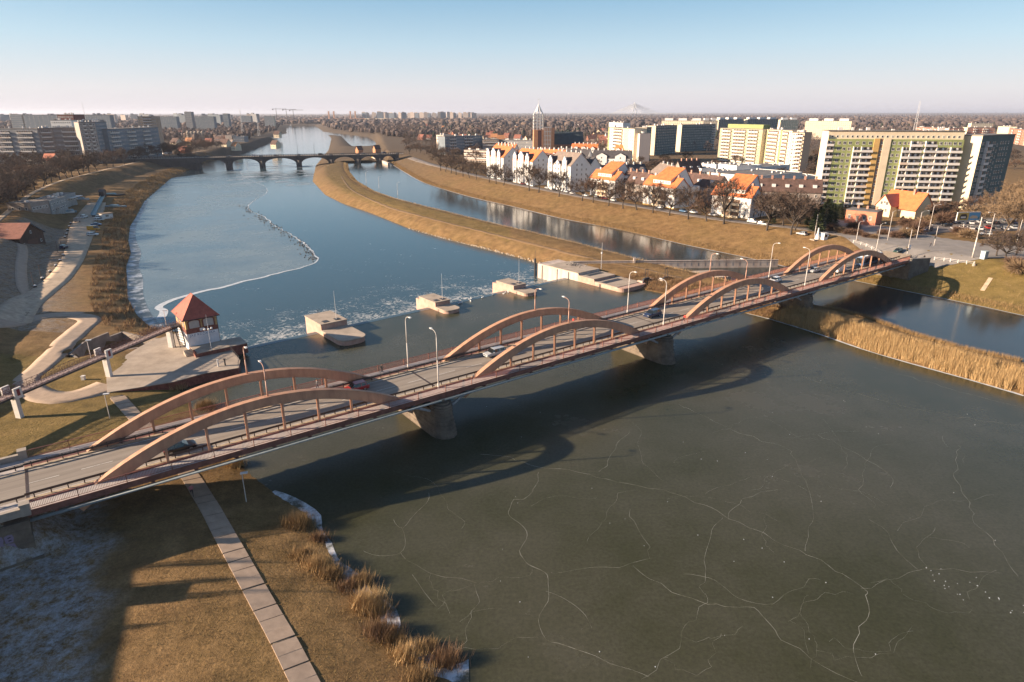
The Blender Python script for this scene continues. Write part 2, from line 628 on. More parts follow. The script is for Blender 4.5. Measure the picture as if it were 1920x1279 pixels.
def ground_material():
 m = bpy.data.materials.new('winter_grass_ground')
 m.use_nodes = True
 nt = m.node_tree
 b = nt.nodes['Principled BSDF']
 b.inputs['Roughness'].default_value = 0.95
 b.inputs['Specular IOR Level'].default_value = 0.15
 geo = nod(nt, 'ShaderNodeNewGeometry')

 def noise(sc, det=6, rough=0.6):
  n = nod(nt, 'ShaderNodeTexNoise')
  n.inputs['Scale'].default_value = sc
  n.inputs['Detail'].default_value = det
  n.inputs['Roughness'].default_value = rough
  nt.links.new(geo.outputs['Position'], n.inputs['Vector'])
  return n

 def ramp(fac, stops):
  r = nod(nt, 'ShaderNodeValToRGB')
  e = r.color_ramp.elements
  e[0].position, e[0].color = stops[0][0], (*stops[0][1], 1)
  e[1].position, e[1].color = stops[-1][0], (*stops[-1][1], 1)
  for p, c in stops[1:-1]:
   k = e.new(p)
   k.color = (*c, 1)
  nt.links.new(fac, r.inputs['Fac'])
  return r

 def mix(fac, a, c, mode='MIX'):
  x = nod(nt, 'ShaderNodeMix', data_type='RGBA', blend_type=mode)
  if isinstance(fac, float):
   x.inputs[0].default_value = fac
  else:
   nt.links.new(fac, x.inputs[0])
  for s_, k in ((a, 6), (c, 7)):
   if isinstance(s_, tuple):
    x.inputs[k].default_value = (*s_, 1)
   else:
    nt.links.new(s_, x.inputs[k])
  return x.outputs[2]
 big = noise(0.05, 5)
 mid = noise(0.3, 9, 0.72)
 fine = noise(3.2, 6, 0.75)
 c1 = ramp(big.outputs['Fac'], [(0.33, (0.205, 0.118, 0.055)), (0.5, (0.185, 0.120, 0.052)), (0.68, (0.150, 0.108, 0.038))])
 c2 = ramp(mid.outputs['Fac'], [(0.3, (0.055, 0.036, 0.02)), (0.48, (0.185, 0.115, 0.054)), (0.7, (0.32, 0.205, 0.10))])
 c = mix(0.62, c1.outputs['Color'], c2.outputs['Color'])
 c3 = ramp(fine.outputs['Fac'], [(0.28, (0.55, 0.5, 0.45)), (0.5, (1.0, 1.0, 1.0)), (0.72, (1.5, 1.42, 1.3))])
 c = mix(0.85, c, c3.outputs['Color'], 'MULTIPLY')
 # attribute colour: r frost, g bare soil/forest floor, b lawn
 at_ = nod(nt, 'ShaderNodeAttribute', attribute_name='cover')
 sep = nod(nt, 'ShaderNodeSeparateColor')
 nt.links.new(at_.outputs['Color'], sep.inputs['Color'])
 lawn = ramp(mid.outputs['Fac'], [(0.3, (0.11, 0.085, 0.03)), (0.5, (0.17, 0.13, 0.04)), (0.7, (0.22, 0.16, 0.06))])
 lawnc = mix(0.8, lawn.outputs['Color'], c3.outputs['Color'], 'MULTIPLY')
 c = mix(sep.outputs['Blue'], c, lawnc)
 wood = ramp(mid.outputs['Fac'], [(0.3, (0.06, 0.05, 0.042)), (0.7, (0.12, 0.095, 0.075))])
 c = mix(sep.outputs['Green'], c, wood.outputs['Color'])
 fr = noise(0.8, 10, 0.82)
 frr = ramp(fr.outputs['Fac'], [(0.4, (0.0, 0.0, 0.0)), (0.62, (1, 1, 1))])
 fm = nod(nt, 'ShaderNodeMath', operation='MULTIPLY')
 nt.links.new(sep.outputs['Red'], fm.inputs[0])
 nt.links.new(frr.outputs['Color'], fm.inputs[1])
 c = mix(fm.outputs[0], c, (0.42, 0.46, 0.51))
 nt.links.new(c, b.inputs['Base Color'])
 bpn = nod(nt, 'ShaderNodeBump')
 bpn.inputs['Strength'].default_value = 1.0
 bpn.inputs['Distance'].default_value = 0.16
 addn = nod(nt, 'ShaderNodeMath', operation='ADD')
 f2 = noise(1.1, 7, 0.7)
 nt.links.new(fine.outputs['Fac'], addn.inputs[0])
 nt.links.new(f2.outputs['Fac'], addn.inputs[1])
 nt.links.new(addn.outputs[0], bpn.inputs['Height'])
 nt.links.new(bpn.outputs['Normal'], b.inputs['Normal'])
 return m


gm = ground_material()
gme = np_mesh('ground', np.stack([GX, GY, GZ], -1).reshape(-1, 3), F, gm)
# cover attribute: frost lingers on the meadow under the left bank, forest floor far away
px, py = GX.ravel(), GY.ravel()
dd_, side_ = pdist(CREST, px, py)
ln = ((px + 45.6) * (-13.8) - (py - 57.8) * 7.6) / 15.75
frost = (1 - sst(-2.0, 1.0, -ln + 2.0 * noise2(px, py, 6, 21))) * (py < 75) * (side_ > -6)
frost = frost * 0.72
frost = np.maximum(frost, 0.38 * np.where(side_ > 0, 1 - sst(16, 30, dd_), 0) * (py >= 150) * (py < 300))
wood_ = np.clip((py - 420) / 500, 0, 1) * 0.85
lawn_ = np.zeros(px.shape)
dl_ = sdist(LOWP, px, py); dc_ = sdist(CANAL, px, py)
lawn_ = np.where((dc_ > 7) & (dc_ < 22) & (py > 260) & (px < 0) & (dl_ < 60), 0.5, lawn_)
rb_ = np.hypot(px - 150, py - 175)
lawn_ = np.maximum(lawn_, np.where(px > 100, 1 - sst(45, 60, rb_), 0) * 0.7)
lawn_ = np.maximum(lawn_, np.where((px < -60) & (py < 130) & (py > 85) & (side_ > 0), 0.6, 0))
colr = np.stack([frost, wood_, lawn_, np.ones_like(frost)], -1).astype(np.float32)
ca = gme.color_attributes.new('cover', 'FLOAT_COLOR', 'POINT')
ca.data.foreach_set('color', colr.ravel())
ground = struct(put('ground', gme))
gme.polygons.foreach_set('use_smooth', [True] * len(gme.polygons))


# ------------------------------------------------------------------ water and ice
def grow(poly, d, keep=()):
 P = np.asarray(poly, float)
 a = np.sum(P[:, 0] * np.roll(P[:, 1], -1) - np.roll(P[:, 0], -1) * P[:, 1])
 sgn = 1 if a > 0 else -1
 out = []
 n = len(P)
 for i in range(n):
  if i in keep:
   out.append(tuple(P[i]))
   continue
  e1_ = P[i] - P[i - 1]
  e2_ = P[(i + 1) % n] - P[i]
  e1_ /= np.linalg.norm(e1_) + 1e-9
  e2_ /= np.linalg.norm(e2_) + 1e-9
  nn = np.array([e1_[1] + e2_[1], -e1_[0] - e2_[0]]) * sgn
  L = np.linalg.norm(nn)
  nn = nn / max(L, 0.7)
  out.append(tuple(P[i] + nn * d))
 return out


def water_material(name, base, rough, ripple, rscale, stretch, foam=False, crystal=0.0, tint2=None, rough2=None):
 m = bpy.data.materials.new(name)
 m.use_nodes = True
 nt = m.node_tree
 b = nt.nodes['Principled BSDF']
 b.inputs['Roughness'].default_value = rough
 b.inputs['IOR'].default_value = 1.33
 b.inputs['Base Color'].default_value = (*base, 1)
 geo = nod(nt, 'ShaderNodeNewGeometry')
 mp = nod(nt, 'ShaderNodeMapping')
 mp.inputs['Scale'].default_value = stretch
 nt.links.new(geo.outputs['Position'], mp.inputs['Vector'])
 nz = nod(nt, 'ShaderNodeTexNoise')
 nz.inputs['Scale'].default_value = rscale
 nz.inputs['Detail'].default_value = 4
 nt.links.new(mp.outputs['Vector'], nz.inputs['Vector'])
 bpn = nod(nt, 'ShaderNodeBump')
 bpn.inputs['Strength'].default_value = 1.0
 bpn.inputs['Distance'].default_value = ripple
 nt.links.new(nz.outputs['Fac'], bpn.inputs['Height'])
 nt.links.new(bpn.outputs['Normal'], b.inputs['Normal'])
 col = None
 if tint2:
  n2 = nod(nt, 'ShaderNodeTexNoise')
  n2.inputs['Scale'].default_value = 0.028
  n2.inputs['Detail'].default_value = 9
  n2.inputs['Roughness'].default_value = 0.68
  nt.links.new(geo.outputs['Position'], n2.inputs['Vector'])
  r2 = nod(nt, 'ShaderNodeValToRGB')
  r2.color_ramp.elements[0].position = 0.38
  r2.color_ramp.elements[1].position = 0.64
  r2.color_ramp.elements[0].color = (*base, 1)
  r2.color_ramp.elements[1].color = (*tint2, 1)
  nt.links.new(n2.outputs['Fac'], r2.inputs['Fac'])
  n3 = nod(nt, 'ShaderNodeTexNoise')
  n3.inputs['Scale'].default_value = 2.2
  n3.inputs['Detail'].default_value = 8
  n3.inputs['Roughness'].default_value = 0.75
  nt.links.new(geo.outputs['Position'], n3.inputs['Vector'])
  r3 = nod(nt, 'ShaderNodeValToRGB')
  r3.color_ramp.elements[0].position = 0.3
  r3.color_ramp.elements[1].position = 0.72
  r3.color_ramp.elements[0].color = (0.72, 0.72, 0.72, 1)
  r3.color_ramp.elements[1].color = (1.4, 1.4, 1.38, 1)
  nt.links.new(n3.outputs['Fac'], r3.inputs['Fac'])
  mx = nod(nt, 'ShaderNodeMix', data_type='RGBA', blend_type='MULTIPLY')
  mx.inputs[0].default_value = 1.0
  nt.links.new(r2.outputs['Color'], mx.inputs[6])
  nt.links.new(r3.outputs['Color'], mx.inputs[7])
  col = mx.outputs[2]
  nt.links.new(col, b.inputs['Base Color'])
  if rough2:
   mr = nod(nt, 'ShaderNodeMapRange')
   mr.inputs['From Min'].default_value = 0.35
   mr.inputs['From Max'].default_value = 0.68
   mr.inputs['To Min'].default_value = rough
   mr.inputs['To Max'].default_value = rough2
   nt.links.new(n2.outputs['Fac'], mr.inputs['Value'])
   nt.links.new(mr.outputs['Result'], b.inputs['Roughness'])
 if foam:
  # churned foam trailing downstream of the weir: distance from the sill line, broken by noise
  wx, wy = weirR[0] - weirL[0], weirR[1] - weirL[1]
  L = hypot(wx, wy)
  nxn, nyn = -wy / L, wx / L
  dot = nod(nt, 'ShaderNodeVectorMath', operation='DOT_PRODUCT')
  dot.inputs[1].default_value = (nxn, nyn, 0)
  nt.links.new(geo.outputs['Position'], dot.inputs[0])
  dist = nod(nt, 'ShaderNodeMath', operation='SUBTRACT')
  dist.inputs[1].default_value = weirL[0] * nxn + weirL[1] * nyn
  nt.links.new(dot.outputs['Value'], dist.inputs[0])
  dot2 = nod(nt, 'ShaderNodeVectorMath', operation='DOT_PRODUCT')
  dot2.inputs[1].default_value = (wx / L, wy / L, 0)
  nt.links.new(geo.outputs['Position'], dot2.inputs[0])
  alg = nod(nt, 'ShaderNodeMath', operation='SUBTRACT')
  alg.inputs[1].default_value = weirL[0] * wx / L + weirL[1] * wy / L
  nt.links.new(dot2.outputs['Value'], alg.inputs[0])
  wv = nod(nt, 'ShaderNodeTexNoise')
  wv.inputs['Scale'].default_value = 0.11
  wv.inputs['Detail'].default_value = 3
  nt.links.new(geo.outputs['Position'], wv.inputs['Vector'])
  vor = nod(nt, 'ShaderNodeTexNoise')
  vor.inputs['Scale'].default_value = 0.42
  vor.inputs['Detail'].default_value = 11
  vor.inputs['Roughness'].default_value = 0.72
  vor.inputs['Distortion'].default_value = 2.2
  nt.links.new(geo.outputs['Position'], vor.inputs['Vector'])
  fall = nod(nt, 'ShaderNodeMapRange')
  fall.inputs['From Min'].default_value = 1.5
  fall.inputs['From Max'].default_value = 46
  fall.inputs['To Min'].default_value = 0.15
  fall.inputs['To Max'].default_value = -0.075
  nt.links.new(dist.outputs[0], fall.inputs['Value'])
  s1 = nod(nt, 'ShaderNodeMath', operation='ADD')
  nt.links.new(vor.outputs['Fac'], s1.inputs[0])
  nt.links.new(fall.outputs['Result'], s1.inputs[1])
  patch = nod(nt, 'ShaderNodeMapRange')
  patch.inputs['From Min'].default_value = 0.35
  patch.inputs['From Max'].default_value = 0.65
  patch.inputs['To Min'].default_value = -0.06
  patch.inputs['To Max'].default_value = 0.06
  nt.links.new(wv.outputs['Fac'], patch.inputs['Value'])
  s2 = nod(nt, 'ShaderNodeMath', operation='ADD')
  nt.links.new(s1.outputs[0], s2.inputs[0])
  nt.links.new(patch.outputs['Result'], s2.inputs[1])
  fr = nod(nt, 'ShaderNodeValToRGB')
  fr.color_ramp.elements[0].position = 0.585
  fr.color_ramp.elements[1].position = 0.75
  nt.links.new(s2.outputs[0], fr.inputs['Fac'])
  mx = nod(nt, 'ShaderNodeMix', data_type='RGBA')
  nt.links.new(fr.outputs['Color'], mx.inputs[0])
  mx.inputs[6].default_value = (*base, 1)
  mx.inputs[7].default_value = (0.55, 0.56, 0.56, 1)
  nt.links.new(mx.outputs[2], b.inputs['Base Color'])
  mr = nod(nt, 'ShaderNodeMapRange')
  mr.inputs['To Min'].default_value = rough
  mr.inputs['To Max'].default_value = 0.8
  nt.links.new(fr.outputs['Color'], mr.inputs['Value'])
  nt.links.new(mr.outputs['Result'], b.inputs['Roughness'])
 MATS[name] = m
 return m


def sheet(name, poly, z, m):
 mb = MB()
 P = np.asarray(poly, float)
 a = np.sum(P[:, 0] * np.roll(P[:, 1], -1) - np.roll(P[:, 0], -1) * P[:, 1])
 pts = [(x, y, z) for x, y in poly]
 mb.face(pts if a > 0 else pts[::-1])
 return struct(mb.build(name, m))


m_river = water_material('river_water', (0.036, 0.064, 0.077), 0.06, 0.05, 0.9, (1, 1, 1), foam=True)
m_pool = water_material('pool_ice_dark', (0.039, 0.040, 0.020), 0.20, 0.012, 1.5, (1, 1, 1), tint2=(0.064, 0.062, 0.044), rough2=0.30)
m_pool.node_tree.nodes['Principled BSDF'].inputs['Specular IOR Level'].default_value = 0.5
m_canal = water_material('canal_ice_smooth', (0.030, 0.036, 0.034), 0.13, 0.010, 0.8, (1, 1, 1), tint2=(0.040, 0.045, 0.043))
nL = len(LOWP)
sheet('river_water', grow(LOWP, 3.5, keep=()), LOW, m_river)
kw = {0, len(POOL) - 1}
sheet('pool_ice', grow(POOL, 3.0, keep=kw), 0.0, m_pool)
sheet('canal_ice', grow(CANAL, 3.0), 0.004, m_canal)
# ------------------------------------------------------------------ the arch bridge (local x = s along, y = n across)
m_paint = mat('salmon_bridge_paint', (0.47, 0.265, 0.165), 0.7, col2=(0.30, 0.155, 0.10), scale=0.9, bump=0.006, bscale=6, stretch=(1, 1, 0.35), lo=0.40, hi=0.74)
m_paintd = mat('dull_red_bridge_steel', (0.17, 0.072, 0.055), 0.6, var=0.3, scale=1.2)
m_rail = mat('red_brown_rail_paint', (0.235, 0.088, 0.062), 0.5, var=0.2, scale=2.0)
m_guard = mat('dark_guard_rail_steel', (0.085, 0.06, 0.05), 0.5, var=0.3, scale=3.0, metal=0.4)
m_asph = mat('bridge_asphalt', (0.17, 0.142, 0.118), 0.85, col2=(0.30, 0.26, 0.22), scale=0.8, bump=0.01, bscale=25, stretch=(30, 0.9, 1), lo=0.3, hi=0.7)
mp_ = [n_ for n_ in m_asph.node_tree.nodes if n_.type == 'MAPPING'][0]
mp_.vector_type = 'TEXTURE'
mp_.inputs['Rotation'].default_value = (0, 0, BANG)
m_line = mat('worn_white_paint', (0.52, 0.50, 0.46), 0.8, col2=(0.20, 0.185, 0.17), scale=1.4, lo=0.45, hi=0.75)
m_kerb = mat('dusty_kerb_concrete', (0.38, 0.29, 0.20), 0.9, var=0.25, scale=1.5, bump=0.01, bscale=12)
m_walk = mat('pale_walkway_concrete', (0.40, 0.36, 0.34), 0.85, var=0.14, scale=0.9)
m_stone = mat('weathered_grey_stone', (0.085, 0.068, 0.054), 0.92, col2=(0.19, 0.15, 0.115), scale=0.6, bump=0.03, bscale=5)
m_stone_l = mat('pale_parapet_stone', (0.36, 0.31, 0.26), 0.9, col2=(0.25, 0.22, 0.19), scale=0.9, bump=0.02, bscale=6)
m_pipe = mat('pale_blue_service_pipe', (0.30, 0.36, 0.40), 0.45, var=0.15, scale=1.0)
m_pale_st = mat('pale_grey_strut_steel', (0.30, 0.29, 0.30), 0.5, var=0.3, scale=2.0)

bridge = thing('arch_bridge', 'long road bridge of four spans with paired salmon steel arches on stone piers', 'bridge', (BC[0], BC[1], 0), BANG)
S0, S1 = -114.0, 114.0
PIER_S = [-57.0, 0.0, 57.0]
SPANC = [-85.5, -28.5, 28.5, 85.5]
N_NEAR, N_FAR = 0.0, 10.4
mb = MB()
mb.bx(S0, S1, 0.95, 9.45, 7.2, 7.84)
mb.build('deck_slab', m_kerb, bridge)
mb = MB()
mb.bx(S0, S1, 0.98, 9.42, 7.844, 7.864)
road_ = mb.build('roadway', m_asph, bridge)
mb = MB()
for n_ in (1.35, 9.05):
 mb.bx(S0, S1, n_ - 0.07, n_ + 0.07, 7.866, 7.869)
for a in range(0, 228, 6):
 mb.bx(S0 + a, S0 + a + 3.6, 5.13, 5.27, 7.866, 7.869)
mb.build('lane_marking', m_line, road_)
for s_ in [S0 + 0.2] + PIER_S + [S1 - 0.4]:
 mb = MB()
 mb.bx(s_ - 0.18, s_ + 0.18, 1.0, 9.4, 7.866, 7.872)
 mb.build('expansion_joint', m_guard, bridge)
for (a, b_) in ((0.42, 0.95), (9.45, 9.98)):
 mb = MB()
 mb.bx(S0, S1, a, b_, 7.3, 8.0)
 mb.build('kerb_strip', m_kerb, bridge)
for (a, b_) in ((-2.3, -0.42), (10.82, 12.7)):
 mb = MB()
 k = 0
 s_ = S0
 while s_ < S1 - 0.01:
  mb.bx(s_ + 0.02, s_ + 5.18 if s_ + 5.2 < S1 else S1, a, b_, 7.82, 8.0 + 0.006 * (k % 3))
  s_ += 5.2
  k += 1
 mb.build('walkway', m_walk, bridge)
for (a, b_) in ((-2.42, -2.302), (12.702, 12.82)):
 mb = MB()
 mb.bx(S0, S1, a, b_, 7.35, 8.03)
 mb.bx(S0, S1, a - 0.06, b_ + 0.06, 7.27, 7.349)
 mb.build('fascia_beam', m_paintd, bridge)
for n_ in (N_NEAR, N_FAR):
 mb = MB()
 mb.bx(S0, S1, n_ - 0.28, n_ + 0.28, 6.35, 7.29)
 mb.bx(S0, S1, n_ - 0.41, n_ + 0.41, 7.3, 7.96)
 mb.build('main_girder', m_paintd, bridge)
for n_ in (3.4, 5.2, 7.0):
 mb = MB()
 mb.bx(S0, S1, n_ - 0.12, n_ + 0.12, 6.8, 7.19)
 mb.build('floor_stringer', m_paintd, bridge)
# cross beams with tapering walkway brackets
mbx = MB()
mbx.prof_x([(-2.25, 7.26), (-2.25, 7.0), (-0.28, 6.45), (10.68, 6.45), (12.65, 7.0), (12.65, 7.26)], -0.12, 0.12)
mbx.prof_x([(-2.3, 7.0), (-2.3, 6.9), (-0.28, 6.33), (10.68, 6.33), (12.7, 6.9), (12.7, 7.0)], -0.2, 0.2)
me_x = mbx.mesh('cross_beam', m_paintd)
s_ = S0 + 2.8
while s_ < S1:
 put('cross_beam', me_x, bridge, (s_, 0, 0))
 s_ += 5.2
mb = MB()
mb.tube((S0, -1.45, 6.25), (S1, -1.45, 6.25), 0.24, n=8)
mb.build('service_pipe', m_pipe, bridge, smooth=True)

# arches
HALF, RISE, Z_AP = 21.6, 6.1, 13.95


def arch_top(x):
 return Z_AP - RISE * (x / HALF) ** 2


def make_arch():
 mb = MB()
 N = 40
 xs = [-24.2 + 48.4 * i / N for i in range(N + 1)]
 W = 0.40
 top, bot = [], []
 for x in xs:
  zt_ = arch_top(x)
  sl = -2 * RISE * x / HALF ** 2
  L = sqrt(1 + sl * sl)
  th = 1.28 + 0.35 * (abs(x) / HALF) ** 2
  top.append((x, zt_))
  bot.append((x + sl / L * th, zt_ - th / L))
 rings = []
 for i in range(N + 1):
  k = len(mb.v)
  (xa, za), (xb, zb) = top[i], bot[i]
  mb.v += [(xa, -W, za), (xa, W, za), (xb, W, zb), (xb, -W, zb)]
  rings.append(k)
 for i in range(N):
  a, b_ = rings[i], rings[i + 1]
  for j in range(4):
   q = (j + 1) % 4
   mb.f.append((a + j, a + q, b_ + q, b_ + j))
   mb.m.append(0)
 mb.f.append((rings[0] + 3, rings[0] + 2, rings[0] + 1, rings[0]))
 mb.f.append(tuple(rings[-1] + j for j in range(4)))
 mb.m += [0, 0]
 # top and bottom flange plates
 for src, off in ((top, 0.05), (bot, -0.05)):
  for i in range(N):
   (x0, z0), (x1, z1) = src[i], src[i + 1]
   k = len(mb.v)
   e = 0.002 if off > 0 else -0.002
   for (x, z) in ((x0, z0), (x1, z1)):
    mb.v += [(x, -W - 0.07, z + e), (x, W + 0.07, z + e), (x, W + 0.07, z + off), (x, -W - 0.07, z + off)]
   for j in range(4):
    q = (j + 1) % 4
    mb.f.append((k + j, k + q, k + 4 + q, k + 4 + j))
    mb.m.append(0)
 # web stiffener seams and rivet cover plates
 for j in range(-4, 5):
  x = j * 5.2 + (0.9 if j % 2 else -0.4)
  if abs(x) > 20:
   continue
  z = arch_top(x)
  for sy in (-1, 1):
   mb.bx(x - 0.25, x + 0.25, sy * W - 0.012, sy * W + 0.012, z - 1.15, z - 0.08)
 return mb.mesh('arch_rib', m_paint)


me_arch = make_arch()


def make_hanger(x):
 mb = MB()
 th = 1.28 + 0.35 * (abs(x) / HALF) ** 2
 zt_ = arch_top(x) - th * 1.02
 if zt_ < 8.4:
  return None
 mb.bx(-0.16, 0.16, -0.17, -0.12, 7.9, zt_)
 mb.bx(-0.16, 0.16, 0.12, 0.17, 7.9, zt_)
 mb.bx(-0.03, 0.03, -0.119, 0.119, 7.9, zt_)
 mb.bx(-0.30, 0.30, -0.18, 0.18, zt_ - 0.01, zt_ + 0.22)
 mb.bx(-0.24, 0.24, -0.22, 0.22, 7.961, 8.12)
 return mb.mesh('hanger', m_paint)


HX = [-18.2 + 5.2 * i for i in range(8)]
me_h = {x: make_hanger(x) for x in HX}
for sc_ in SPANC:
 for n_ in (N_NEAR, N_FAR):
  a_ = put('arch_rib', me_arch, bridge, (sc_, n_, 0))
  for x in HX:
   if me_h[x]:
    put('hanger', me_h[x], a_, (x, 0, 0))

# pedestrian railings, 5.2 m panels
mbp = MB()
mbp.bx(-0.05, 0.05, -0.05, 0.05, 0.0, 1.22)
mbp.bx(0.05, 5.15, -0.045, 0.045, 1.08, 1.15)
mbp.bx(0.05, 5.15, -0.03, 0.03, 0.12, 0.17)
for i in range(30):
 x = 0.05 + (i + 0.6) * 5.1 / 30.5
 mbp.bx(x - 0.017, x + 0.017, -0.017, 0.017, 0.17, 1.08, skip='tb')
me_rp = mbp.mesh('railing_panel', m_rail)
for n_ in (-2.25, 12.65):
 s_ = S0
 while s_ < S1 - 3:
  put('railing_panel', me_rp, bridge, (s_, n_, 8.03))
  s_ += 5.2
# road guard rails
mbg = MB()
for i in range(3):
 x = 0.9 + 1.73 * i
 mbg.bx(x - 0.06, x + 0.06, -0.05, 0.05, 0, 0.72)
 mbg.bx(x - 0.08, x + 0.08, 0.052, 0.14, 0.45, 0.72)
mbg.prof_x([(0.14, 0.42), (0.20, 0.47), (0.15, 0.58), (0.20, 0.69), (0.14, 0.75), (0.17, 0.69), (0.12, 0.58), (0.17, 0.47)], 0, 5.2)
mbg.tube((0, 0.0, 0.78), (5.2, 0.0, 0.78), 0.045, n=5)
me_gr = mbg.mesh('guard_rail', m_guard)
for n_, rz in ((0.70, 0.0), (9.70, pi)):
 s_ = S0
 while s_ < S1 - 3:
  put('guard_rail', me_gr, bridge, (s_ if rz == 0 else s_ + 5.2, n_, 8.0), rz)
  s_ += 5.2


# stone piers, built in courses
def oval(n0, n1, w, k=7):
 """ccw plan of a pier: straight flanks, rounded noses"""
 pts = []
 for i in range(k + 1):
  t = -pi + pi * i / k
  pts.append((w * cos(t), n0 + 1.25 * w * sin(t)))
 for i in range(k + 1):
  t = pi * i / k
  pts.append((w * cos(t), n1 + 1.25 * w * sin(t)))
 return pts


for s_ in PIER_S:
 mb = MB()
 z = -2.0
 for j in range(9):
  w = 2.45 - 0.07 * j if j > 1 else 2.85 - 0.1 * j
  h = 0.7
  mb.prism(oval(-1.3 + 0.09 * j, 12.1 - 0.05 * j, w), z, z + h - 0.05)
  mb.prism(oval(-1.25 + 0.09 * j, 12.05 - 0.05 * j, w - 0.06), z + h - 0.05, z + h)
  z += h
 mb.prism(oval(-0.5, 11.4, 2.0), z, z + 0.45)
 # domed cutwater caps
 for n_c, sg in ((-0.7, -1), (11.5, 1)):
  for q in range(4):
   r = 1.9 * cos(q * 0.36)
   mb.prism([(r * cos(2 * pi * i / 14), n_c + 1.15 * r * sin(2 * pi * i / 14)) for i in range(14)], z + 0.45 + 0.42 * q, z + 0.45 + 0.42 * (q + 1) - 0.03)
 pr = mb.build('pier', m_stone, bridge, (s_, 0, 0))
 mb = MB()
 for n_ in (N_NEAR, N_FAR):
  mb.bx(-0.9, 0.9, n_ - 0.5, n_ + 0.5, z + 0.45, 6.34)
 mb.build('bearing', m_guard, pr)
 for n_ in (N_NEAR - 0.9, N_FAR + 0.9):
  for sg in (-1, 1):
   mb = MB()
   mb.tube((sg * 2.2, n_, z + 0.3), (sg * 5.6, n_, 6.4), 0.22, 0.30, 6)
   mb.build('brace', m_pale_st, pr)
 mb = MB()
 mb.bx(-2.9, 2.9, -2.44, -2.43, 7.0, 7.3)
 mb.build('bracket_plate', m_paintd, pr)

# abutments with parapets
for side, sA, sB in (('left', -150.0, -114.0), ('right', 114.0, 124.0)):
 mb = MB()
 for j in range(8):
  i_ = 0.04 * (j % 2)
  zz = -0.5 + j * 0.95
  out = 0.55 if j < 3 else 0.0
  mb.bx(sA, sB + (out if side == 'left' else 0) + i_ - (0.0 if side == 'left' else 0.1), -3.0 - out + i_, 13.4 + out - i_, zz, zz + 0.92)
  mb.bx(sA + 0.06, sB - 0.06, -2.92, 13.3, zz + 0.92, zz + 0.95)
 ab = mb.build('abutment', m_stone, bridge)
 mb = MB()
 mb.bx(sA, sB, 0.95, 9.45, 7.115, 7.83)
 mb.build('approach_slab', m_kerb, ab)
pl = MB()
pl.bx(0, 3.2, -0.22, 0.22, 0, 0.85)
pl.bx(-0.03, 3.23, -0.28, 0.28, 0.852, 1.02)
me_pp = pl.mesh('parapet_block', m_stone_l)
for n_ in (-2.6, 13.0):
 for k in range(24):
  put('parapet_block', me_pp, bridge, (-114.2 - 3.3 * (k + 1), n_, 7.7))
for n_ in (-2.6, 13.0):
 mb = MB()
 mb.bx(-0.45, 0.45, -0.45, 0.45, 0, 1.35)
 mb.bx(-0.52, 0.52, -0.52, 0.52, 1.352, 1.55)
 mb.build('parapet_pillar', m_stone_l, bridge, (-114.0, n_, 7.75))
# approach guard rails on the left
for n_, rz in ((0.70, 0.0), (9.70, pi)):
 for k in range(10):
  put('guard_rail', me_gr, bridge, (-114 - 5.2 * (k + 1) if rz == 0 else -114 - 5.2 * k, n_, 7.86), rz)
# graffiti on the left abutment
m_gr1 = mat('graffiti_mauve', (0.22, 0.17, 0.25), 0.8)
m_gr2 = mat('graffiti_dark', (0.03, 0.025, 0.03), 0.8)
mb = MB()
gx = -124.2
for k in range(9):
 for row in range(2):
  x0 = gx + 0.95 * k
  z0 = 3.9 + row * 1.15 + 0.1 * sin(k * 2.1 + row)
  r_ = random.Random(k * 7 + row)
  pts = [(x0 + 0.05, z0), (x0 + 0.75, z0 - 0.06 * r_.random()), (x0 + 0.9, z0 + 0.5), (x0 + 0.8, z0 + 0.98), (x0 + 0.4, z0 + 1.05), (x0 + 0.02, z0 + 0.9)]
  mb.face([(x, -3.012, z) for x, z in pts], 0)
  for q in range(2):
   xx = x0 + 0.15 + 0.3 * r_.random()
   zz = z0 + 0.2 + 0.4 * r_.random()
   mb.face([(xx, -3.016, zz), (xx + 0.35, -3.016, zz + 0.05), (xx + 0.3, -3.016, zz + 0.16), (xx + 0.02, -3.016, zz + 0.14)], 1)
mb.build('graffiti', [m_gr1, m_gr2], bridge)

# approach roads
mb = MB()
pts = [bp(-114, 0.98, 7.85), bp(-114, 9.42, 7.85), bp(-260, 9.42, 7.85), bp(-260, 0.98, 7.85)]
mb.face(pts[::-1])
struct(mb.build('approach_road', m_asph))
mb = MB()
for a, b_ in ((-2.3, 0.95), (9.45, 12.7)):
 mb.face([bp(-114, a, 7.93), bp(-260, a, 7.93), bp(-260, b_, 7.93), bp(-114, b_, 7.93)][::-1])
 for n_ in ((a, b_)[0 if b_ > 5 else 1],):
  mb.face([bp(-114, n_, 7.93), bp(-260, n_, 7.93), bp(-260, n_, 7.8), bp(-114, n_, 7.8)])
struct(mb.build('approach_pavement', m_walk))
# ------------------------------------------------------------------ street lamps on the bridge
m_pole = mat('pale_concrete_pole', (0.55, 0.50, 0.46), 0.6, var=0.12, scale=1.5)
m_pole_p = mat('salmon_pole_paint', (0.48, 0.28, 0.21), 0.55, var=0.1, scale=1.5)
m_lum = mat('light_grey_luminaire', (0.62, 0.62, 0.62), 0.4)
m_lens = glass('lamp_lens', (0.35, 0.35, 0.33), 0.2)


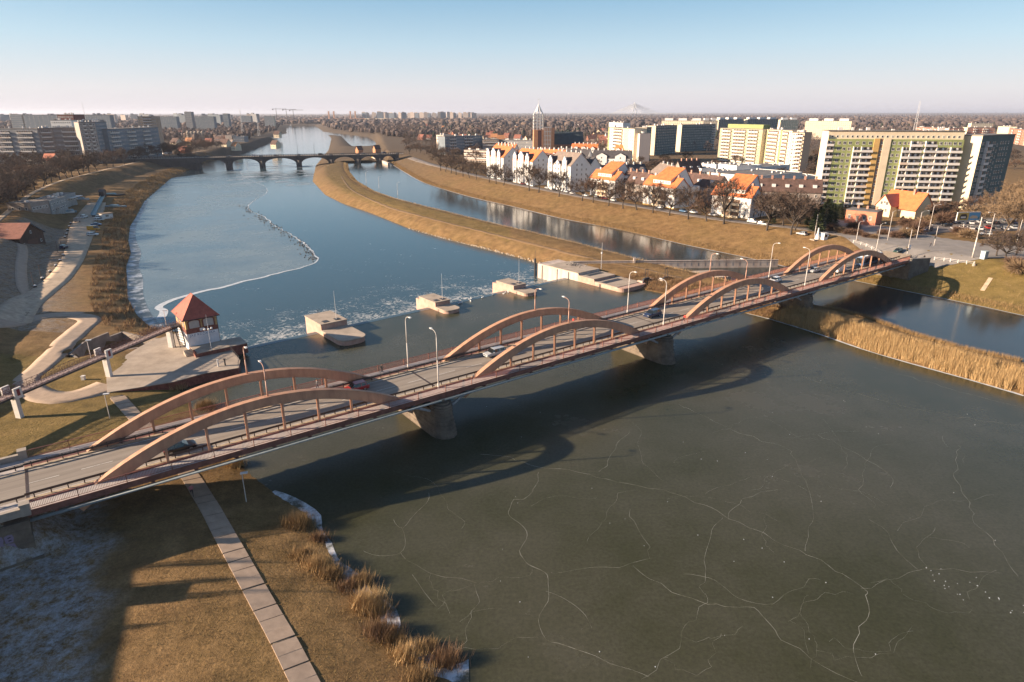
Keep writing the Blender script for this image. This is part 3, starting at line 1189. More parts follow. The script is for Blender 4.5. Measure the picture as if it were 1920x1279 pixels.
def make_lamp(name, label, h, reach, pm, group, base=True, arm=0.9, loc=(0, 0, 0), rz=0.0):
 t = thing(name, label, 'street lamp', loc, rz, group)
 mb = MB()
 mb.path([(0, 0, 0), (0, 0, h * 0.5), (0, 0, h - arm)], [0.13, 0.10, 0.075], 8)
 if base:
  mb.lathe([(0.2, 0.0), (0.2, 0.06), (0.15, 0.12), (0.15, 0.9), (0.13, 0.95)], 8)
 mb.build('pole', pm, t, smooth=True)
 mb = MB()
 pts = []
 for i in range(6):
  a = i / 5 * pi / 2 * 0.85
  pts.append((reach * 0.75 * (1 - cos(a)), 0, h - arm + arm * sin(a)))
 mb.path(pts, [0.075, 0.07, 0.062, 0.056, 0.05, 0.05], 6)
 mb.tube(pts[-1], (reach, 0, pts[-1][2] + 0.08), 0.05, n=6)
 mb.build('arm', pm, t, smooth=True)
 mb = MB()
 z = pts[-1][2] + 0.06
 mb.prof_y([(reach - 0.15, z - 0.04), (reach + 0.55, z + 0.02), (reach + 0.6, z + 0.07), (reach + 0.3, z + 0.17), (reach - 0.1, z + 0.12)], -0.15, 0.15)
 hd = mb.build('lamp_head', m_lum, t)
 mb = MB()
 mb.bx(reach + 0.02, reach + 0.5, -0.11, 0.11, z - 0.06, z - 0.03)
 mb.build('lens', m_lens, hd)
 return t


ORD = ['nearest the left bank', 'second along from the left bank', 'third along from the left bank', 'fourth along from the left bank', 'fifth along from the left bank', 'sixth along from the left bank', 'nearest the right bank']
for i, s_ in enumerate([-85.5, -57, -28.5, 0, 28.5, 57]):
 on_arch = i % 2 == 0
 for n_, sd in ((0.0, 'upstream'), (10.4, 'downstream')):
  rz = BANG + (pi / 2 if n_ == 0 else -pi / 2)
  if on_arch:
   p = bp(s_ + 0.8, n_ , Z_AP + 0.04)
   make_lamp('street_lamp', 'salmon lamp post on top of the %s bridge arch, %s' % (sd, ORD[i]), 4.7, 1.5, m_pole_p, 'lamps along the bridge', False, 0.8, p, rz)
  else:
   p = bp(s_, n_ - 0.2 if n_ == 0 else n_ + 0.2, 7.965)
   make_lamp('street_lamp', 'pale street lamp in the gap between arches, %s side, %s' % (sd, ORD[i]), 10.2, 1.5, m_pole, 'lamps along the bridge', True, 1.0, p, rz)
# ------------------------------------------------------------------ weir frame: x along the sill from the left bank, y downstream
WANG = atan2(weirR[1] - weirL[1], weirR[0] - weirL[0])
WC, WS = cos(WANG), sin(WANG)


def wp(x, y, z=0.0):
 return (weirL[0] + WC * x - WS * y, weirL[1] + WS * x + WC * y, z)


m_brick = mat('pink_brick_masonry', (0.40, 0.235, 0.18), 0.9, col2=(0.47, 0.33, 0.27), scale=0.8, bump=0.015, bscale=6)
m_brickd = mat('dark_red_brick', (0.20, 0.075, 0.055), 0.9, var=0.35, scale=1.4, bump=0.012, bscale=8)
m_conc = mat('pale_old_concrete', (0.40, 0.33, 0.265), 0.9, col2=(0.28, 0.23, 0.185), scale=0.35, bump=0.01, bscale=6)
m_concw = mat('whitish_stained_wall', (0.56, 0.48, 0.42), 0.9, col2=(0.40, 0.31, 0.26), scale=0.5, stretch=(1, 1, 0.25))
m_steel_d = mat('black_steelwork', (0.035, 0.035, 0.04), 0.5, var=0.3, scale=3)
m_steel_w = mat('light_steel_mast', (0.55, 0.55, 0.56), 0.4)
m_nappe = water_material('falling_water', (0.05, 0.08, 0.10), 0.12, 0.02, 3.0, (1, 1, 1))

# gates between the piers
for k, (x0, x1) in enumerate([(0.5, 20.4), (27.6, 53.9), (59.1, 82.4), (87.6, 108.0)]):
 t = thing('weir_gate', ['weir gate flap beside the gatehouse, water sheeting over it', 'weir gate flap between the large pier and the middle pier', 'weir gate flap between the middle pier and the far pier', 'weir gate flap between the far pier and the concrete fish pass'][k], 'weir gate', wp((x0 + x1) / 2, 0, 0), WANG, 'weir gates')
 h = (x1 - x0) / 2
 mb = MB()
 prof = [(-1.2, 0.015), (0.0, 0.0), (0.7, -0.12), (1.5, -0.6), (2.2, -1.4), (2.6, -2.6), (2.2, -2.6), (1.2, -1.0), (-1.2, -0.5)]
 mb.prof_x(prof, -h, h)
 mb.build('flap', m_steel_d, t)
 mb = MB()
 top = [(-1.6, 0.03), (0.0, 0.035), (0.72, -0.06), (1.55, -0.55), (2.3, -1.4), (2.75, -2.48)]
 for (a, b_) in zip(top[:-1], top[1:]):
  mb.face([(-h, a[0], a[1]), (h, a[0], a[1]), (h, b_[0], b_[1]), (-h, b_[0], b_[1])])
 mb.build('water_sheet', m_nappe, t)

# piers


def rnd_rect(x0, x1, y0, y1, r, k=5):
 """plan rounded at its upstream end (y0)"""
 pts = []
 for i in range(k + 1):
  a = pi + pi / 2 * i / k
  pts.append((x0 + r + r * cos(a), y0 + r + r * sin(a)))
 for i in range(k + 1):
  a = 1.5 * pi + pi / 2 * i / k
  pts.append((x1 - r + r * cos(a), y0 + r + r * sin(a)))
 return pts + [(x1, y1), (x0, y1)]


def weir_pier(x0, x1, y0, y1, ym, zf, zb, label, back=None):
 cx = (x0 + x1) / 2
 t = thing('weir_pier', label, 'weir pier', wp(cx, 0, 0), WANG, 'weir piers')
 h = (x1 - x0) / 2
 mb = MB()
 mb.prism(rnd_rect(-h, h, y0, ym + 1.0, h * 0.75), -3, zf - 0.3)
 mb.prism([(-h + 0.04, ym), (h - 0.04, ym), (h - 0.04, y1), (-h + 0.04, y1)], -3, zb - 0.25)
 mb.build('masonry', m_brick, t)
 mb = MB()
 mb.prism(rnd_rect(-h - 0.1, h + 0.1, y0 - 0.1, ym - 0.01, h * 0.75), zf - 0.298, zf)
 mb.prism([(-h - 0.08, ym - 0.12), (h + 0.08, ym - 0.12), (h + 0.08, y1 + 0.1), (-h - 0.08, y1 + 0.1)], zb - 0.248, zb)
 mb.build('coping', m_conc, t)
 if back:
  mb = MB()
  mb.bx(-h * 0.7, h * 0.7, y1 + 0.11, y1 + back, -3, zb - 1.3)
  mb.build('tail_block', m_brick, t)
 mb = MB()
 for xx in (-h * 0.45, h * 0.45):
  mb.bx(xx - 0.7, xx + 0.7, ym + 0.8, ym + 2.4, zb, zb + 0.09)
 mb.build('hatch', m_steel_d, t)
 mb = MB()
 for sx in (-1, 1):
  mb.tube((sx * 0.3, y1 - 0.5, zb), (sx * 0.3, y1 - 0.5, zb + 1.2), 0.03, n=4)
 for q in range(4):
  mb.tube((-0.3, y1 - 0.5, zb + 0.2 + 0.3 * q), (0.3, y1 - 0.5, zb + 0.2 + 0.3 * q), 0.02, n=4)
 mb.build('ladder', m_steel_d, t)
 mb = MB()
 mb.bx(-h - 0.03, -h + 0.2, ym - 1.6, ym - 1.3, -1.5, zf - 0.31)
 mb.build('gate_slot', m_steel_d, t)
 m_ = tag(MB().path([(0, 0, 0), (0, 0, 3.5), (0, 0, 7.4)], [0.07, 0.05, 0.03], 6).build('mast', m_steel_w, None, wp(cx + h * 0.4, ym + 1.6, zb)), label.replace('pier', 'steel mast on the pier', 1) if False else 'slim steel mast standing on the ' + label, 'mast', 'masts on the weir piers')
 return t


weir_pier(20.5, 27.5, -14.5, 6.5, -3.2, 1.35, 2.8, 'large brick weir pier nearest the gatehouse')
weir_pier(54.0, 59.0, -9.0, 5.0, -3.4, 1.05, 2.3, 'middle brick weir pier in the river', 3.0)
weir_pier(82.5, 87.5, -9.5, 5.0, -3.4, 1.05, 2.3, 'brick weir pier nearest the concrete fish pass', 3.0)

# fish pass and sluice works at the right end of the weir
t = thing('fish_pass', 'pale concrete fish pass with stained walls at the right end of the weir', 'fish pass', wp(112, 0, 0), WANG)
mb = MB()
mb.bx(-4, 6, -6.0, 14, -3.2, 2.6)
mb.build('upper_block', m_concw, t)
mb = MB()
mb.bx(-3.96, 6, -13, -6.02, -3.2, 1.9)
mb.prism(rnd_rect(-3.9, 8, -25, -13.02, 2.0), -3.2, 1.2)
mb.build('lower_block', m_brick, t)
mb = MB()
mb.bx(-4.1, 6.1, -5.9, 9, 2.602, 2.8)
mb.bx(-4.1, 6.1, -12.9, -6.1, 1.902, 2.06)
mb.bx(-3.8, 7.6, -22.5, -13.1, 1.202, 1.33)
mb.build('coping', m_conc, t)
mb = MB()
mb.bx(-2, 5, -9.2, -7.4, 2.062, 2.10)
mb.bx(-3, 5, -17.2, -15, 1.332, 1.37)
mb.build('basin_opening', m_steel_d, t)
for y in (14.2, 11.5, 4, -1.5, -15.5):
 mb = MB()
 mb.bx(-4.08, -4.0, y - 0.2, y + 0.2, -2.6, 2.3 if y > -6 else 1.0)
 mb.build('gate_slot', m_steel_d, t)
for k in range(8):
 mb = MB()
 x0 = -3.6 + 1.3 * k
 mb.tube((x0, 13.6, 2.6), (x0, 13.6, 3.7), 0.04, n=4)
 mb.tube((x0, 13.6, 3.66), (x0 + 1.3, 13.6, 3.66), 0.03, n=4)
 mb.tube((x0, 13.6, 3.15), (x0 + 1.3, 13.6, 3.15), 0.02, n=4)
 mb.build('railing', m_steel_d, t)
mb = MB()
mb.tube((-4.6, 14.6, -3), (-4.6, 14.6, 4.3), 0.35, n=8)
mb.tube((-4.6, 14.6, 4.3), (-4.6, 14.6, 7.2), 0.06, n=5)
mb.build('dolphin_post', m_steel_d, t)
# rubble of machinery on the upper deck
mb = MB()
for k in range(26):
 r_ = random.Random(k)
 x, y = 1.2 + 3.5 * r_.random(), -1 + 6 * r_.random()
 mb.tube((x, y, 2.8), (x + r_.uniform(-.9, .9), y + r_.uniform(-.9, .9), 2.9 + r_.random()), 0.07, n=4)
mb.build('machinery', m_steel_d, t)
# sluice gates
for k, x in enumerate((9.5, 15.5)):
 g = thing('sluice_gate', ['black sluice gate with lifting posts next to the fish pass', 'second black sluice gate, nearer the bridge'][k], 'sluice gate', wp(112 + x, -23.0 - 3.2 * k, 0), WANG, 'sluice gates')
 mb = MB()
 mb.prof_y([(-2, -1), (2, -1), (2, 1.4), (1.2, 2.3), (-1.2, 2.3), (-2, 1.4)], -0.3, 0.3)
 mb.build('gate_leaf', m_steel_d, g)
 for sx in (-2.5, 2.5):
  mb = MB()
  mb.bx(sx - 0.35, sx + 0.35, -0.8, 1.2, -2, 1.75)
  mb.build('gate_post', m_concw, g)
 mb = MB()
 for sx in (-0.6, 0.6):
  mb.tube((sx, 0, 2.2), (sx, 0, 5.2), 0.09, n=5)
 mb.tube((-0.6, 0, 5.1), (0.6, 0, 5.1), 0.12, n=5)
 mb.build('lifting_gear', m_steel_d, g)
# quay behind, sheet piles
t = thing('sheet_pile_wall', 'row of pale round piles lining the quay by the bridge', 'retaining wall', wp(0, 0, 0), WANG)
for k in range(22):
 mb = MB()
 mb.tube((131.0 + 0.75 * k, -27.6 - 0.42 * k, -1.5), (131.0 + 0.75 * k, -27.6 - 0.42 * k, 1.35), 0.36, n=8)
 mb.build('pile', m_concw, t)
mb = MB()
mb.prism([(130, -26.9), (148, -37.0), (152, -28), (132, -17)], -2, 1.2)
mb.build('quay_slab', m_conc, t)
t = thing('quay_wall', 'long pale retaining wall behind the fish pass on the island', 'retaining wall', wp(0, 0, 0), WANG)
for k in range(12):
 mb = MB()
 mb.bx(-3.1, 3.1, -0.2, 0.2, -1.5, 2.6)
 mb.bx(-3.14, 3.14, -0.3, 0.3, 2.602, 2.78)
 o = mb.build('wall_panel', m_concw, t, (121 + 4.9 * k, 6.5 - 3.8 * k, 0), atan2(-3.8, 4.9))
mb = MB()
for k in range(30):
 x, y = 121 + 1.96 * k, 5.9 - 1.52 * k
 mb.tube((x, y, 1.6), (x, y, 2.75), 0.03, n=4)
 mb.tube((x, y, 2.7), (x + 1.96, y - 1.52, 2.7), 0.03, n=4)
mb.build('handrail', m_steel_d, t)
mb = MB()
mb.prism([(117, 8), (119, 2), (140, -14), (136, -20), (116, -8)], -2, 1.4)
struct(mb.build('quay_apron', m_conc, None, (weirL[0], weirL[1], 0), WANG))
t = thing('mast', 'white mast with small lantern standing on the fish pass quay', 'mast', wp(121, -4, 1.4), 0)
MB().tube((0, 0, 0), (0, 0, 9.5), 0.09, 0.04, 6).build('pole', m_steel_w, t)
MB().lathe([(0.05, 5.6), (0.3, 5.7), (0.3, 6.2), (0.05, 6.3)], 8).build('lantern', m_steel_w, t)
tag(MB().bx(-0.35, 0.35, -0.35, 0.35, 0, 1.6).bx(-0.42, 0.42, -0.42, 0.42, 1.602, 1.75).build('marker_post', m_concw, None, gp(1189, 493, 2)), 'short white marker post on the island beside the canal', 'marker post')

# ------------------------------------------------------------------ gatehouse
GZ0 = 1.75
yard = A([(200, 690), (202, 737), (325, 717), (383, 701), (447, 691), (449.5, 677), (428, 652), (418, 640), (345, 622), (285, 640), (262, 652)], GZ0)[::-1]
P_ = np.asarray(yard)
if np.sum(P_[:, 0] * np.roll(P_[:, 1], -1) - np.roll(P_[:, 0], -1) * P_[:, 1]) < 0:
 yard = yard[::-1]
mb = MB()
mb.prism(yard, -3.0, GZ0 + 0.02)
struct(mb.build('yard_wall', m_brickd))
mb = MB()
mb.prism(grow(yard, 0.12), GZ0 + 0.024, GZ0 + 0.16)
struct(mb.build('yard_concrete', m_conc))
YZ = GZ0 + 0.16
gh0 = (-72.0, 134.0)
GA = radians(39.3)
gh = thing('gatehouse', 'small weir gatehouse with steep red hipped roof and yellow brick upper floor', 'gatehouse', (gh0[0], gh0[1], 0), GA)
m_wht = mat('white_render', (0.62, 0.62, 0.64), 0.85, var=0.08, scale=0.7)
m_yel = mat('yellow_brick', (0.44, 0.29, 0.13), 0.9, var=0.18, scale=2.0, bump=0.008, bscale=12)
m_rooft = mat('red_roof_tiles', (0.34, 0.085, 0.055), 0.75, var=0.2, scale=1.2, bump=0.02, bscale=7)
m_blind = mat('pale_grey_window_infill', (0.40, 0.37, 0.35), 0.7, var=0.08, scale=2)
m_blue = mat('blue_sign_letters', (0.05, 0.10, 0.24), 0.6)
W_, D_ = 6.6, 8.6
E_ = 9.1
mb = MB()
mb.bx(0, W_, 0, D_, 1.0, 5.8)
mb.build('ground_floor_wall', m_wht, gh)
mb = MB()
mb.bx(-0.06, W_ + 0.06, -0.06, D_ + 0.06, 5.802, 6.8)
mb.build('brick_band', m_brickd, gh)
mb = MB()
mb.bx(0.02, W_ - 0.02, 0.02, D_ - 0.02, 6.802, E_)
mb.build('upper_wall', m_yel, gh)
mb = MB()
o_ = 0.6
z0, z1 = E_ - 0.05, 13.6
A0 = [(-o_, -o_), (W_ + o_, -o_), (W_ + o_, D_ + o_), (-o_, D_ + o_)]
r0, r1 = (W_ / 2, D_ / 2 - 0.9), (W_ / 2, D_ / 2 + 0.9)
mb.face([(*A0[0], z0), (*A0[1], z0), (*r0, z1)])
mb.face([(*A0[1], z0), (*A0[2], z0), (*r1, z1), (*r0, z1)])
mb.face([(*A0[2], z0), (*A0[3], z0), (*r1, z1)])
mb.face([(*A0[3], z0), (*A0[0], z0), (*r0, z1), (*r1, z1)])
mb.face([(*A0[3], z0), (*A0[2], z0), (*A0[1], z0), (*A0[0], z0)])
rf = mb.build('roof', m_rooft, gh)
mb = MB()
for (p, q) in (((*A0[0], z0), (*r0, z1)), ((*A0[1], z0), (*r0, z1)), ((*A0[2], z0), (*r1, z1)), ((*A0[3], z0), (*r1, z1)), ((*r0, z1), (*r1, z1))):
 mb.tube(p, q, 0.09, n=5)
mb.build('ridge_tile', m_rooft, rf)
mb = MB()
for (p, q) in ((A0[0], A0[1]), (A0[1], A0[2]), (A0[2], A0[3]), (A0[3], A0[0])):
 mb.tube((*p, z0 - 0.02), (*q, z0 - 0.02), 0.09, n=5)
mb.build('gutter', m_steel_d, rf)


def arch_window(parent, x0, w, z0, h, y, face, frame=m_brickd):
 """segmental-headed window on the y=const ('y') or x=const ('x') wall"""
 def P3(a, b, out):
  return (a, y - out, b) if face == 'y' else (y - out, a, b)
 prof = [(x0, z0), (x0 + w, z0), (x0 + w, z0 + h * 0.82)] + [(x0 + w * (0.5 + 0.5 * cos(t)), z0 + h * (0.82 + 0.18 * sin(t))) for t in (0.6, 1.2, pi / 2, 1.94, 2.54)] + [(x0, z0 + h * 0.82)]
 cx, cz = x0 + w / 2, z0 + h / 2
 big = [(cx + (a - cx) * 1.28, cz + (b - cz) * 1.2) for a, b in prof]
 mb = MB()
 n = len(prof)
 for i in range(n):
  j = (i + 1) % n
  q = [P3(*big[i], 0.07), P3(*big[j], 0.07), P3(*prof[j], 0.07), P3(*prof[i], 0.07)]
  mb.face(q if face == 'y' else q[::-1])
  q = [P3(*big[i], -0.05), P3(*big[j], -0.05), P3(*big[j], 0.07), P3(*big[i], 0.07)]
  mb.face(q if face == 'y' else q[::-1])
 w_ = mb.build('window', frame, parent)
 mb = MB()
 q = [P3(a, b, 0.015) for a, b in prof]
 mb.face(q if face == 'y' else q[::-1])
 mb.build('pane', m_blind, w_)


arch_window(gh, 0.75, 2.1, 6.95, 1.75, 0.0, 'y')
arch_window(gh, 3.75, 2.1, 6.95, 1.75, 0.0, 'y')
for y_ in (1.2, 3.6, 6.0):
 arch_window(gh, y_, 0.8, 6.95, 1.7, 0.0, 'x')
# lettering JAZ ROZANKA on a white band
mb = MB()
mb.bx(0.25, W_ - 0.1, -0.05, -0.002, 5.0, 5.62)
sg = mb.build('name_board', mat('white_sign_band', (0.72, 0.72, 0.72), 0.7), gh)
fc = bpy.data.curves.new('lettering', 'FONT')
fc.body = 'JAZ R\u00d3\u017bANKA'
fc.size = 0.74
fc.extrude = 0.01
fc.space_character = 1.12
fc.materials.append(m_blue)
tmp = bpy.data.objects.new('lettering', fc)
COL.objects.link(tmp)
dg = bpy.context.evaluated_depsgraph_get()
me_l = bpy.data.meshes.new_from_object(tmp.evaluated_get(dg))
bpy.data.objects.remove(tmp)
lt = put('lettering', me_l, sg, (0.55, -0.065, 5.08))
lt.rotation_euler = (pi / 2, 0, 0)
bb_ = [v.co.x for v in me_l.vertices]
if bb_:
 lt.scale = ((W_ - 1.2) / (max(bb_) - min(bb_)), 1, 1)
mb = MB()
mb.bx(2.75, 3.75, -0.11, -0.07, 6.1, 6.7)
mb.build('notice_board', mat('white_notice', (0.66, 0.64, 0.62), 0.7), gh)
mb = MB()
mb.tube((W_ + 0.08, 0.1, 1.5), (W_ + 0.08, 0.1, E_), 0.06, n=6)
mb.build('downpipe', m_steel_d, gh)
# raised terrace in front, its steps
mb = MB()
mb.bx(0.2, W_ + 4.3, -5.4, -0.01, 0.5, 2.72)
tr = mb.build('terrace', m_brickd, gh)
mb = MB()
mb.bx(0.15, W_ + 4.35, -5.45, -0.012, 2.722, 2.86)
mb.build('terrace_slab', m_conc, tr)
for k in range(5):
 mb = MB()
 mb.bx(-1.6, 0.14, -3.6 + 0.42 * k, -3.18 + 0.42 * k, YZ, YZ + 0.19 * (k + 1))
 mb.build('step', m_conc, gh)
mb = MB()
mb.bx(-0.1, 0.18, -5.4, -3.7, YZ, 3.25)
mb.build('terrace_cheek', m_brickd, gh)
# outer stair tower with landing on the left side
mb = MB()
mb.bx(-2.0, -0.05, 4.4, 7.4, 6.55, 6.75)
mb.tube((-1.9, 4.5, YZ), (-1.9, 4.5, 6.55), 0.09, n=6)
mb.tube((-1.9, 7.3, YZ), (-1.9, 7.3, 6.55), 0.09, n=6)
mb.build('stair_landing', m_steel_d, gh)
for k in range(12):
 mb = MB()
 mb.bx(-1.5, -0.35, 1.2 + 0.27 * k, 1.5 + 0.27 * k, 3.0 + 0.3 * k, 3.06 + 0.3 * k)
 mb.build('stair_tread', m_steel_d, gh)
mb = MB()
for sx in (-1.52, -0.3):
 mb.tube((sx, 1.1, 2.75), (sx, 4.5, 6.55), 0.06, n=5)
 mb.tube((sx, 1.1, 3.75), (sx, 4.5, 7.55), 0.04, n=5)
 for k in range(5):
  mb.tube((sx, 1.2 + 0.8 * k, 2.9 + 0.9 * k), (sx, 1.2 + 0.8 * k, 3.9 + 0.9 * k), 0.03, n=4)
mb.build('stair_rail', m_steel_d, gh)
# mast with four lamps on the terrace
t = thing('floodlight_mast', 'slim mast with white floodlights on the gatehouse terrace', 'mast', at(397, 657, 2.86), GA)
MB().path([(0, 0, 0), (0, 0, 4), (0, 0, 8.2)], [0.07, 0.06, 0.03], 6).build('pole', m_steel_w, t)
mb = MB()
mb.tube((-0.7, 0, 5.0), (0.7, 0, 5.0), 0.035, n=4)
mb.tube((0, -0.5, 5.0), (0, 0.5, 5.0), 0.035, n=4)
mb.build('crossbar', m_steel_w, t)
for dx, dy in ((-0.7, 0), (0.7, 0), (0, -0.5)):
 MB().lathe([(0.05, 5.0), (0.2, 4.85), (0.24, 5.0), (0.2, 5.15), (0.06, 5.25)], 8, c=(dx, dy)).build('floodlight', m_lum, t)
# yard railings and bollards
mb = MB()
yl = A([(447, 690), (449, 677), (428, 653)], YZ)
for (a, b_) in zip(yl[:-1], yl[1:]):
 L = hypot(b_[0] - a[0], b_[1] - a[1])
 k = max(2, int(L / 1.6))
 for i in range(k + 1):
  x, y = a[0] + (b_[0] - a[0]) * i / k, a[1] + (b_[1] - a[1]) * i / k
  mb.tube((x, y, YZ), (x, y, YZ + 1.1), 0.03, n=4)
 for h in (0.55, 1.08):
  mb.tube((*a, YZ + h), (*b_, YZ + h), 0.03, n=4)
tag(mb.build('yard_railing', m_steel_d), 'thin dark railing round the corner of the gatehouse yard', 'railing')
for k, (u, v) in enumerate(((412, 703), (425, 701))):
 p = at(u, v, 0)
 tag(MB().tube((0, 0, -1), (0, 0, 3.3), 0.16, n=8).bx(-0.2, 0.2, -0.2, 0.2, 3.3, 3.42).build('mooring_pile', m_steel_d if k else m_steel_w, None, p), ['pale mooring pile standing in the water below the yard wall', 'dark mooring pile standing in the water below the yard wall'][k], 'pile')

# ------------------------------------------------------------------ footbridge to the gatehouse
f0, f1 = np.array([-86.5, 97.4]), np.array([-76.6, 139.4])
fL = float(np.linalg.norm(f1 - f0))
FA = atan2(f1[1] - f0[1], f1[0] - f0[0])
m_fb = mat('pinkish_footbridge_deck', (0.36, 0.27, 0.24), 0.85, var=0.15, scale=1.5)
m_fbr = mat('maroon_truss_rail', (0.20, 0.10, 0.09), 0.5, var=0.2, scale=3)
FZ = 6.55
fb = thing('footbridge', 'narrow footbridge with lattice railings leading to the gatehouse door', 'footbridge', (f0[0], f0[1], 0), FA)
mb = MB()
mb.bx(-24, fL, -1.0, 1.0, FZ - 0.45, FZ - 0.1)
mb.build('girder', m_steel_d, fb)
mb = MB()
k = 0
x = -24.0
while x < fL - 0.1:
 mb.bx(x + 0.03, min(x + 2.97, fL), -1.05, 1.05, FZ - 0.098, FZ + 0.004 * (k % 2))
 x += 3.0
 k += 1
mb.build('deck_slab', m_fb, fb)
mbt = MB()
for z in (0.05, 0.6, 1.15):
 mbt.tube((0, 0, z), (2.2, 0, z), 0.04, n=4)
for i in range(2):
 mbt.tube((1.1 * i, 0, 0), (1.1 * i, 0, 1.15), 0.04, n=4)
 mbt.tube((1.1 * i, 0, 0.05), (1.1 * i + 1.1, 0, 1.15), 0.025, n=4)
 mbt.tube((1.1 * i + 1.1, 0, 0.05), (1.1 * i, 0, 1.15), 0.025, n=4)
me_t = mbt.mesh('lattice_railing', m_fbr)
x = -24.0
while x < fL - 1.5:
 for y in (-0.98, 0.98):
  put('lattice_railing', me_t, fb, (x, y, FZ))
 x += 2.2
m_cw = mat('off_white_concrete', (0.58, 0.55, 0.52), 0.85, var=0.1, scale=1.0)
m_red = mat('dark_red_panel', (0.20, 0.03, 0.035), 0.5)
for k, xx in enumerate((-16.5, 3.3, 22.6, fL - 3.0)):
 c = f0 + (f1 - f0) / fL * xx
 zg = zt(c[0], c[1]) - 0.4
 mb = MB()
 mb.bx(xx - 0.35, xx + 0.35, -0.55, 0.55, zg, FZ - 0.75)
 mb.prof_x([(-0.6, FZ - 0.75), (0.6, FZ - 0.75), (1.25, FZ - 0.452), (-1.25, FZ - 0.452)], xx - 0.42, xx + 0.42)
 pr = mb.build('pillar', m_cw, fb)
 if k < 3:
  for sy in (-1.45, 1.1):
   mb = MB()
   mb.bx(xx - 0.9, xx + 0.5, sy, sy + 0.35, FZ - 0.6, FZ + 1.3)
   bx_ = mb.build('pylon_box', m_cw, pr)
   mb = MB()
   mb.bx(xx - 0.45, xx + 0.1, (sy - 0.012 if sy < 0 else sy + 0.352), (sy - 0.002 if sy < 0 else sy + 0.362), FZ - 0.1, FZ + 1.05)
   mb.build('sign', m_red, bx_)


def tee_lamp(p, rz, h, label, group):
 t = thing('path_lamp', label, 'lamp', p, rz, group)
 MB().tube((0, 0, 0), (0, 0, h), 0.07, 0.05, 6).build('pole', m_pole, t)
 mb = MB()
 mb.bx(-0.2, 0.75, -0.22, 0.22, h, h + 0.14)
 hd = mb.build('lamp_head', m_lum, t)
 MB().bx(0.0, 0.7, -0.17, 0.17, h - 0.025, h - 0.002).build('lens', m_lens, hd)
 return t


for k, (xx, lab) in enumerate(((1.2, 'flat-headed lamp over the footbridge at the left picture edge'), (20.6, 'flat-headed lamp at the middle pillar of the footbridge'), (fL - 2.0, 'flat-headed lamp where the footbridge meets the gatehouse'))):
 c = f0 + (f1 - f0) / fL * xx
 q = (c[0] - sin(FA) * 1.25, c[1] + cos(FA) * 1.25, FZ)
 tee_lamp(q, 0.2, 3.6, lab, 'footbridge lamps')
# ------------------------------------------------------------------ paths and roads draped on the ground
m_path = mat('tan_concrete_path', (0.35, 0.262, 0.195), 0.9, var=0.14, scale=0.8, bump=0.008, bscale=10)
m_track = mat('sandy_gravel_track', (0.42, 0.325, 0.235), 0.95, var=0.2, scale=0.6, bump=0.02, bscale=7)
m_tar = mat('worn_town_asphalt', (0.15, 0.13, 0.12), 0.9, var=0.2, scale=0.3, bump=0.01, bscale=12)


def resample(pts, step):
 P = [np.array(p[:2], float) for p in pts]
 # Catmull-Rom smoothing
 Q = []
 n = len(P)
 for i in range(n - 1):
  p0, p1, p2, p3 = P[max(i - 1, 0)], P[i], P[i + 1], P[min(i + 2, n - 1)]
  k = max(2, int(np.linalg.norm(p2 - p1) / step))
  for j in range(k):
   t = j / k
   Q.append(0.5 * ((2 * p1) + (-p0 + p2) * t + (2 * p0 - 5 * p1 + 4 * p2 - p3) * t * t + (-p0 + 3 * p1 - 3 * p2 + p3) * t ** 3))
 Q.append(P[-1])
 return np.array(Q)


def ribbon(name, pts, w, m, dz=0.06, step=1.6, cross=5, edge=True, zfix=None):
 Q = resample(pts, step)
 T = np.gradient(Q, axis=0)
 T /= np.linalg.norm(T, axis=1)[:, None] + 1e-9
 N = np.stack([-T[:, 1], T[:, 0]], -1)
 ws = np.interp(np.arange(len(Q)), np.linspace(0, len(Q) - 1, len(w)), w) if isinstance(w, (list, tuple)) else np.full(len(Q), float(w))
 cols = []
 for j in range(cross):
  f = (j / (cross - 1) - 0.5)
  cols.append(Q + N * (f * ws)[:, None])
 G = np.stack(cols, 1)
 Z = terrain(G[..., 0], G[..., 1]) if zfix is None else np.full(G.shape[:2], zfix)
 if zfix is None:
  Z = Z + dz
 V = np.concatenate([G, Z[..., None]], -1)
 n, c = V.shape[:2]
 if edge and zfix is None:
  lo = V[:, [0, -1]].copy()
  lo[..., 2] -= 0.3
  V = np.concatenate([lo[:, :1], V, lo[:, 1:]], 1)
  c += 2
 idx_ = np.arange(n * c).reshape(n, c)
 F_ = np.stack([idx_[:-1, :-1], idx_[:-1, 1:], idx_[1:, 1:], idx_[1:, :-1]], -1).reshape(-1, 4)[:, ::-1]
 return put(name, np_mesh(name, V.reshape(-1, 3), F_, m))


def GPS(l, z=2.0):
 return [gp(u, v, z)[:2] for u, v in l]


